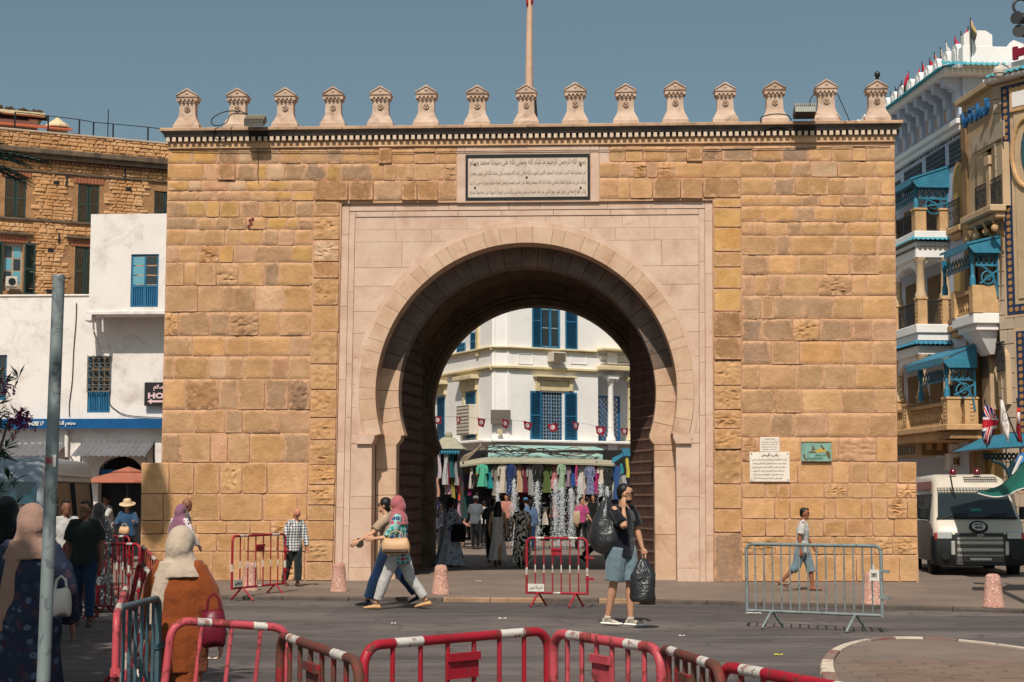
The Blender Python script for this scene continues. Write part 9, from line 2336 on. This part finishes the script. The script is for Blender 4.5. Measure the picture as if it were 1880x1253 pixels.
# 11..16 crowd in the shade
B = Body(1, ((6, 4), (-8, 4)), (A_(a=2, e=10), A_(a=-4, e=12)), (-30, 0), wide=1.12)
person('man in dark green t shirt and jeans walking towards us behind the shaded barriers', 152, 920, 1150, -78, B, (128, 88, 68), near=True, hair='short', hair_c=(44, 42, 42), parts=[('top', M_DKT, .1, 'short', .025), ('trousers', cloth('dark jeans', cN(40, 66, 104)), 1.9, .012)], shoe_mat=M_LEA)
B = Body(2, ((8, 4), (-8, 6)), None, (0, 0))
person('man in white t shirt looking right behind the dark green shirt', 116, 919, 1120, -60, B, (132, 90, 68), hair='short', parts=[('top', M_WHC, .1, 'short', .02), ('trousers', M_BKC, 1.9, .02)])
B = Body(2, ((6, 4), (-8, 6)), None, (0, 0), female=True)
person('woman in grey headscarf far back between the white and green shirts', 131, 917, 1090, -80, B, (150, 110, 90), hair=None, parts=[('top', M_GRYT, .1, 'long', .03), ('skirt', M_GRYT, .95, .1, .2, .3), ('hijab', cloth('stone grey headscarf', cN(176, 166, 160)), 0, .14)])
B = Body(2, ((6, 4), (-8, 6)), None, (0, 0), female=True)
person('woman in black headscarf and speckled dress right of the dark green shirt', 176, 924, 1125, 75, B, (150, 110, 90), hair=None, parts=[('top', cloth('black speckled dress', cN(40, 44, 52), cN(150, 150, 150), 26), .1, 'long', .03), ('skirt', GC['black speckled dress'], .95, .12, .2, .3), ('hijab', M_BKC, 0, .16)])
B = Body(3, ((8, 4), (-12, 10)), (A_(a=30, e=40), A_(a=20, e=30)), (0, 6))
person('young man in white shirt facing left before the parasol', 197, 911, 1040, 215, B, (110, 74, 60), hair='short', parts=[('top', M_WHC, .1, 'short', .02), ('trousers', M_BKC, 1.9, .02)])
B = Body(3, ((5, 4), (-5, 5)), (A_(a=24, ab=12, e=80), A_(a=24, ab=12, e=70)), (0, 18), female=True, wide=1.15)
t, k = person('woman in straw hat and denim jacket looking into her bag left of the gate', 232, 920, 1052, -86, B, (190, 140, 112), hair='pony', parts=[('top', cloth('denim jacket', cN(56, 92, 128)), .06, 'long', .03), ('trousers', M_BKC, 1.9, .01), ('straphat', mk('straw', srgb(214, 186, 150), .9, .2, 30, .4))])
hang_bag('small beige shoulder bag held open by the woman in the straw hat', loc2w(t, k, (.34, 0, 1.1)), (.22, .10, .16), MATS['beige leather'], 'handbag', 'handbag', 'tote')
# people under and beyond the arch
def pw(x, y): return q5(x, y)
B = Body(2, ((10, 6), (-8, 4)), (A_(a=60, ab=10, e=95), A_(a=20, e=40)), (0, 0), female=True, wide=1.1)
person('woman in floral dress and dark hat photographing at the left of the passage', 826, 917, 1040, 60, B, (190, 140, 112), z=SW, hair='pony', parts=[('top', M_FLOR, .06, 'long', .03), ('skirt', M_FLOR, 1.02, .04, .16, .42, 9, .03), ('straphat', M_BKC)])
hang_bag('large black shoulder bag at the back of the woman in the floral dress', P(842, 963, 39.5), (.34, .2, .42), M_BKC, 'bag', 'shoulder_bag', 'tote')
B = Body(1, ((3, 2), (-3, 2)), (A_(a=10, e=60), A_(a=4, e=50)), (0, 10), wide=1.05)
person('man in grey polo shirt and flat cap standing by the fountain with his back turned', 873, 912, 1009, 80, B, (96, 66, 52), z=SW, hair='thin', parts=[('top', M_GRYT, .12, 'short', .025), ('trousers', M_BKC, 1.92, .02), ('cap', mk('grey cap', srgb(120, 118, 112), .9, .2, 9, .2))])
B = Body(3, ((16, 10), (-16, 20)), (A_(a=6, ab=12, e=10), A_(a=-6, ab=12, e=10)), (0, 0), female=True)
person('woman with long black hair in a white speckled dress walking through the arch', 914, 921, 1040, 86, B, (196, 146, 116), z=SW, hair='long', parts=[('top', M_SPK, .08, 'none', .015), ('skirt', M_SPK, 1.02, .16, .15, .24, 7, .03)], shoe_mat=M_LEA)
B = Body(3, ((14, 8), (-16, 20)), (A_(a=4, ab=16, e=14), A_(a=2, ab=8, e=20)), (0, 0), female=True, wide=1.12)
person('woman in bold black and white print dress walking through the arch', 958, 922, 1041, 86, B, (176, 122, 96), z=SW, hair='bun', parts=[('top', M_BWP, .08, 'short', .035), ('skirt', M_BWP, 1.02, .09, .19, .27, 8, .025)], shoe_mat=M_LEA)
B = Body(3, ((16, 10), (-14, 14)), None, (0, 0))
person('man in dark t shirt walking half hidden left of the white speckled dress', 903, 915, 1033, 90, B, (120, 84, 66), z=SW, hair='short', parts=[('top', cloth('dark grey t shirt', cN(62, 66, 68)), .1, 'short', .03), ('trousers', M_NAVY, 1.92, .02)])
B = Body(1, ((4, 2), (-4, 2)), None, (0, 0), female=True)
person('woman in pale blue shirt with a dark ponytail watching the fountain', 974, 918, 1012, 88, B, (150, 106, 82), z=SW, hair='pony', parts=[('top', M_BLUT, .12, 'long', .03), ('trousers', M_DNAV, 1.92, .015)])
B = Body(1, ((16, 6), (-14, 8)), (A_(a=10, ab=8, e=50), A_(a=4, ab=8, e=20)), (10, 4), female=True)
t, k = person('smiling woman in pink t shirt and black trousers walking towards us by the fountain', 1068, 913, 1010, -70, B, (190, 140, 110), z=SW, hair='bun', parts=[('top', M_PINKT, .04, 'short', .012), ('trousers', M_BKC, 1.92, .02, .01)])
hang_bag('cream canvas bag on the shoulder of the woman in the pink t shirt', loc2w(t, k, (.08, -.20, 1.25)), (.22, .12, .42), M_CRM, 'bag', 'canvas_bag', 'tote')
B = Body(5, ((24, 14), (-22, 28)), (A_(a=20, e=40), A_(a=-10, e=20)), (0, 12))
person('man in black clothes striding away behind the big black sack', 1102, 912, 1038, 20, B, (120, 84, 66), z=SW, hair='short', parts=[('top', M_BKC, .12, 'long', .03), ('trousers', M_BKC, 1.92, .03)])
B = Body(1, ((6, 2), (-4, 2)), (A_(a=60, ab=20, e=70), A_(a=50, ab=20, e=70)), (0, 0), female=True)
person('small child in pink dress beside the man in the flat cap', 851, 951, 1005, 20, B, (190, 140, 112), z=SW, hair='short', parts=[('top', cloth('pale pink dress', cN(222, 150, 150)), .1, 'short', .02), ('skirt', GC['pale pink dress'], 1.0, .60, .15, .24)])
far_p = [(888, 920, 1003, 80, 'man in white shirt partly hidden behind the flat cap', M_WHC, M_BKC, 'short', 0), (893, 931, 1000, -80, 'child in white top between the flat cap and the black haired woman', M_WHC, M_DEN, 'short', 1), (930, 908, 995, -90, 'shop assistant in salmon top deep inside the stall left of the jets', cloth('salmon top', cN(206, 140, 124)), M_BKC, 'short', 0),
  (950, 912, 994, -80, 'woman in dark scarf inside the stall beside the navy dress', M_BKC, M_BKC, 'long', 1), (965, 915, 999, 90, 'person in a bright blue cap looking into the stall', M_BLUT, M_BKC, 'short', 0), (1078, 912, 998, 60, 'man reaching up to the garments behind the pink t shirt', cloth('beige shirt', cN(180, 150, 120)), M_BKC, 'short', 2),
  (1090, 908, 1000, -100, 'woman in black headscarf facing us right of the pink t shirt', M_BKC, M_BKC, 'long', 1), (808, 925, 1018, 40, 'woman in dark patterned wrap at the left kiosk', cloth('dark patterned wrap', cN(50, 56, 70), cN(120, 110, 130), 20), M_BKC, 'long', 1)]
for px, tp, ft_, hd, lab, m1, m2, hr, fem in far_p:
 B = Body(2, ((5, 3), (-5, 4)), (A_(a=140, ab=15, e=20), A_(a=5)) if fem == 2 else (A_(a=15, e=40), A_(a=8, e=30)), (0, 5), female=fem == 1)
 person(lab, px, tp, ft_, hd, B, (170, 120, 94), z=SW, hair=hr, parts=[('top', m1, .1, 'short' if fem != 1 else 'long', .025), ('trousers', m2, 1.92, .02)]+([('cap', M_BLUE)] if 'cap looking' in lab else []))
for o in bpy.data.objects:
 if 'k' in o.keys(): del o['k']
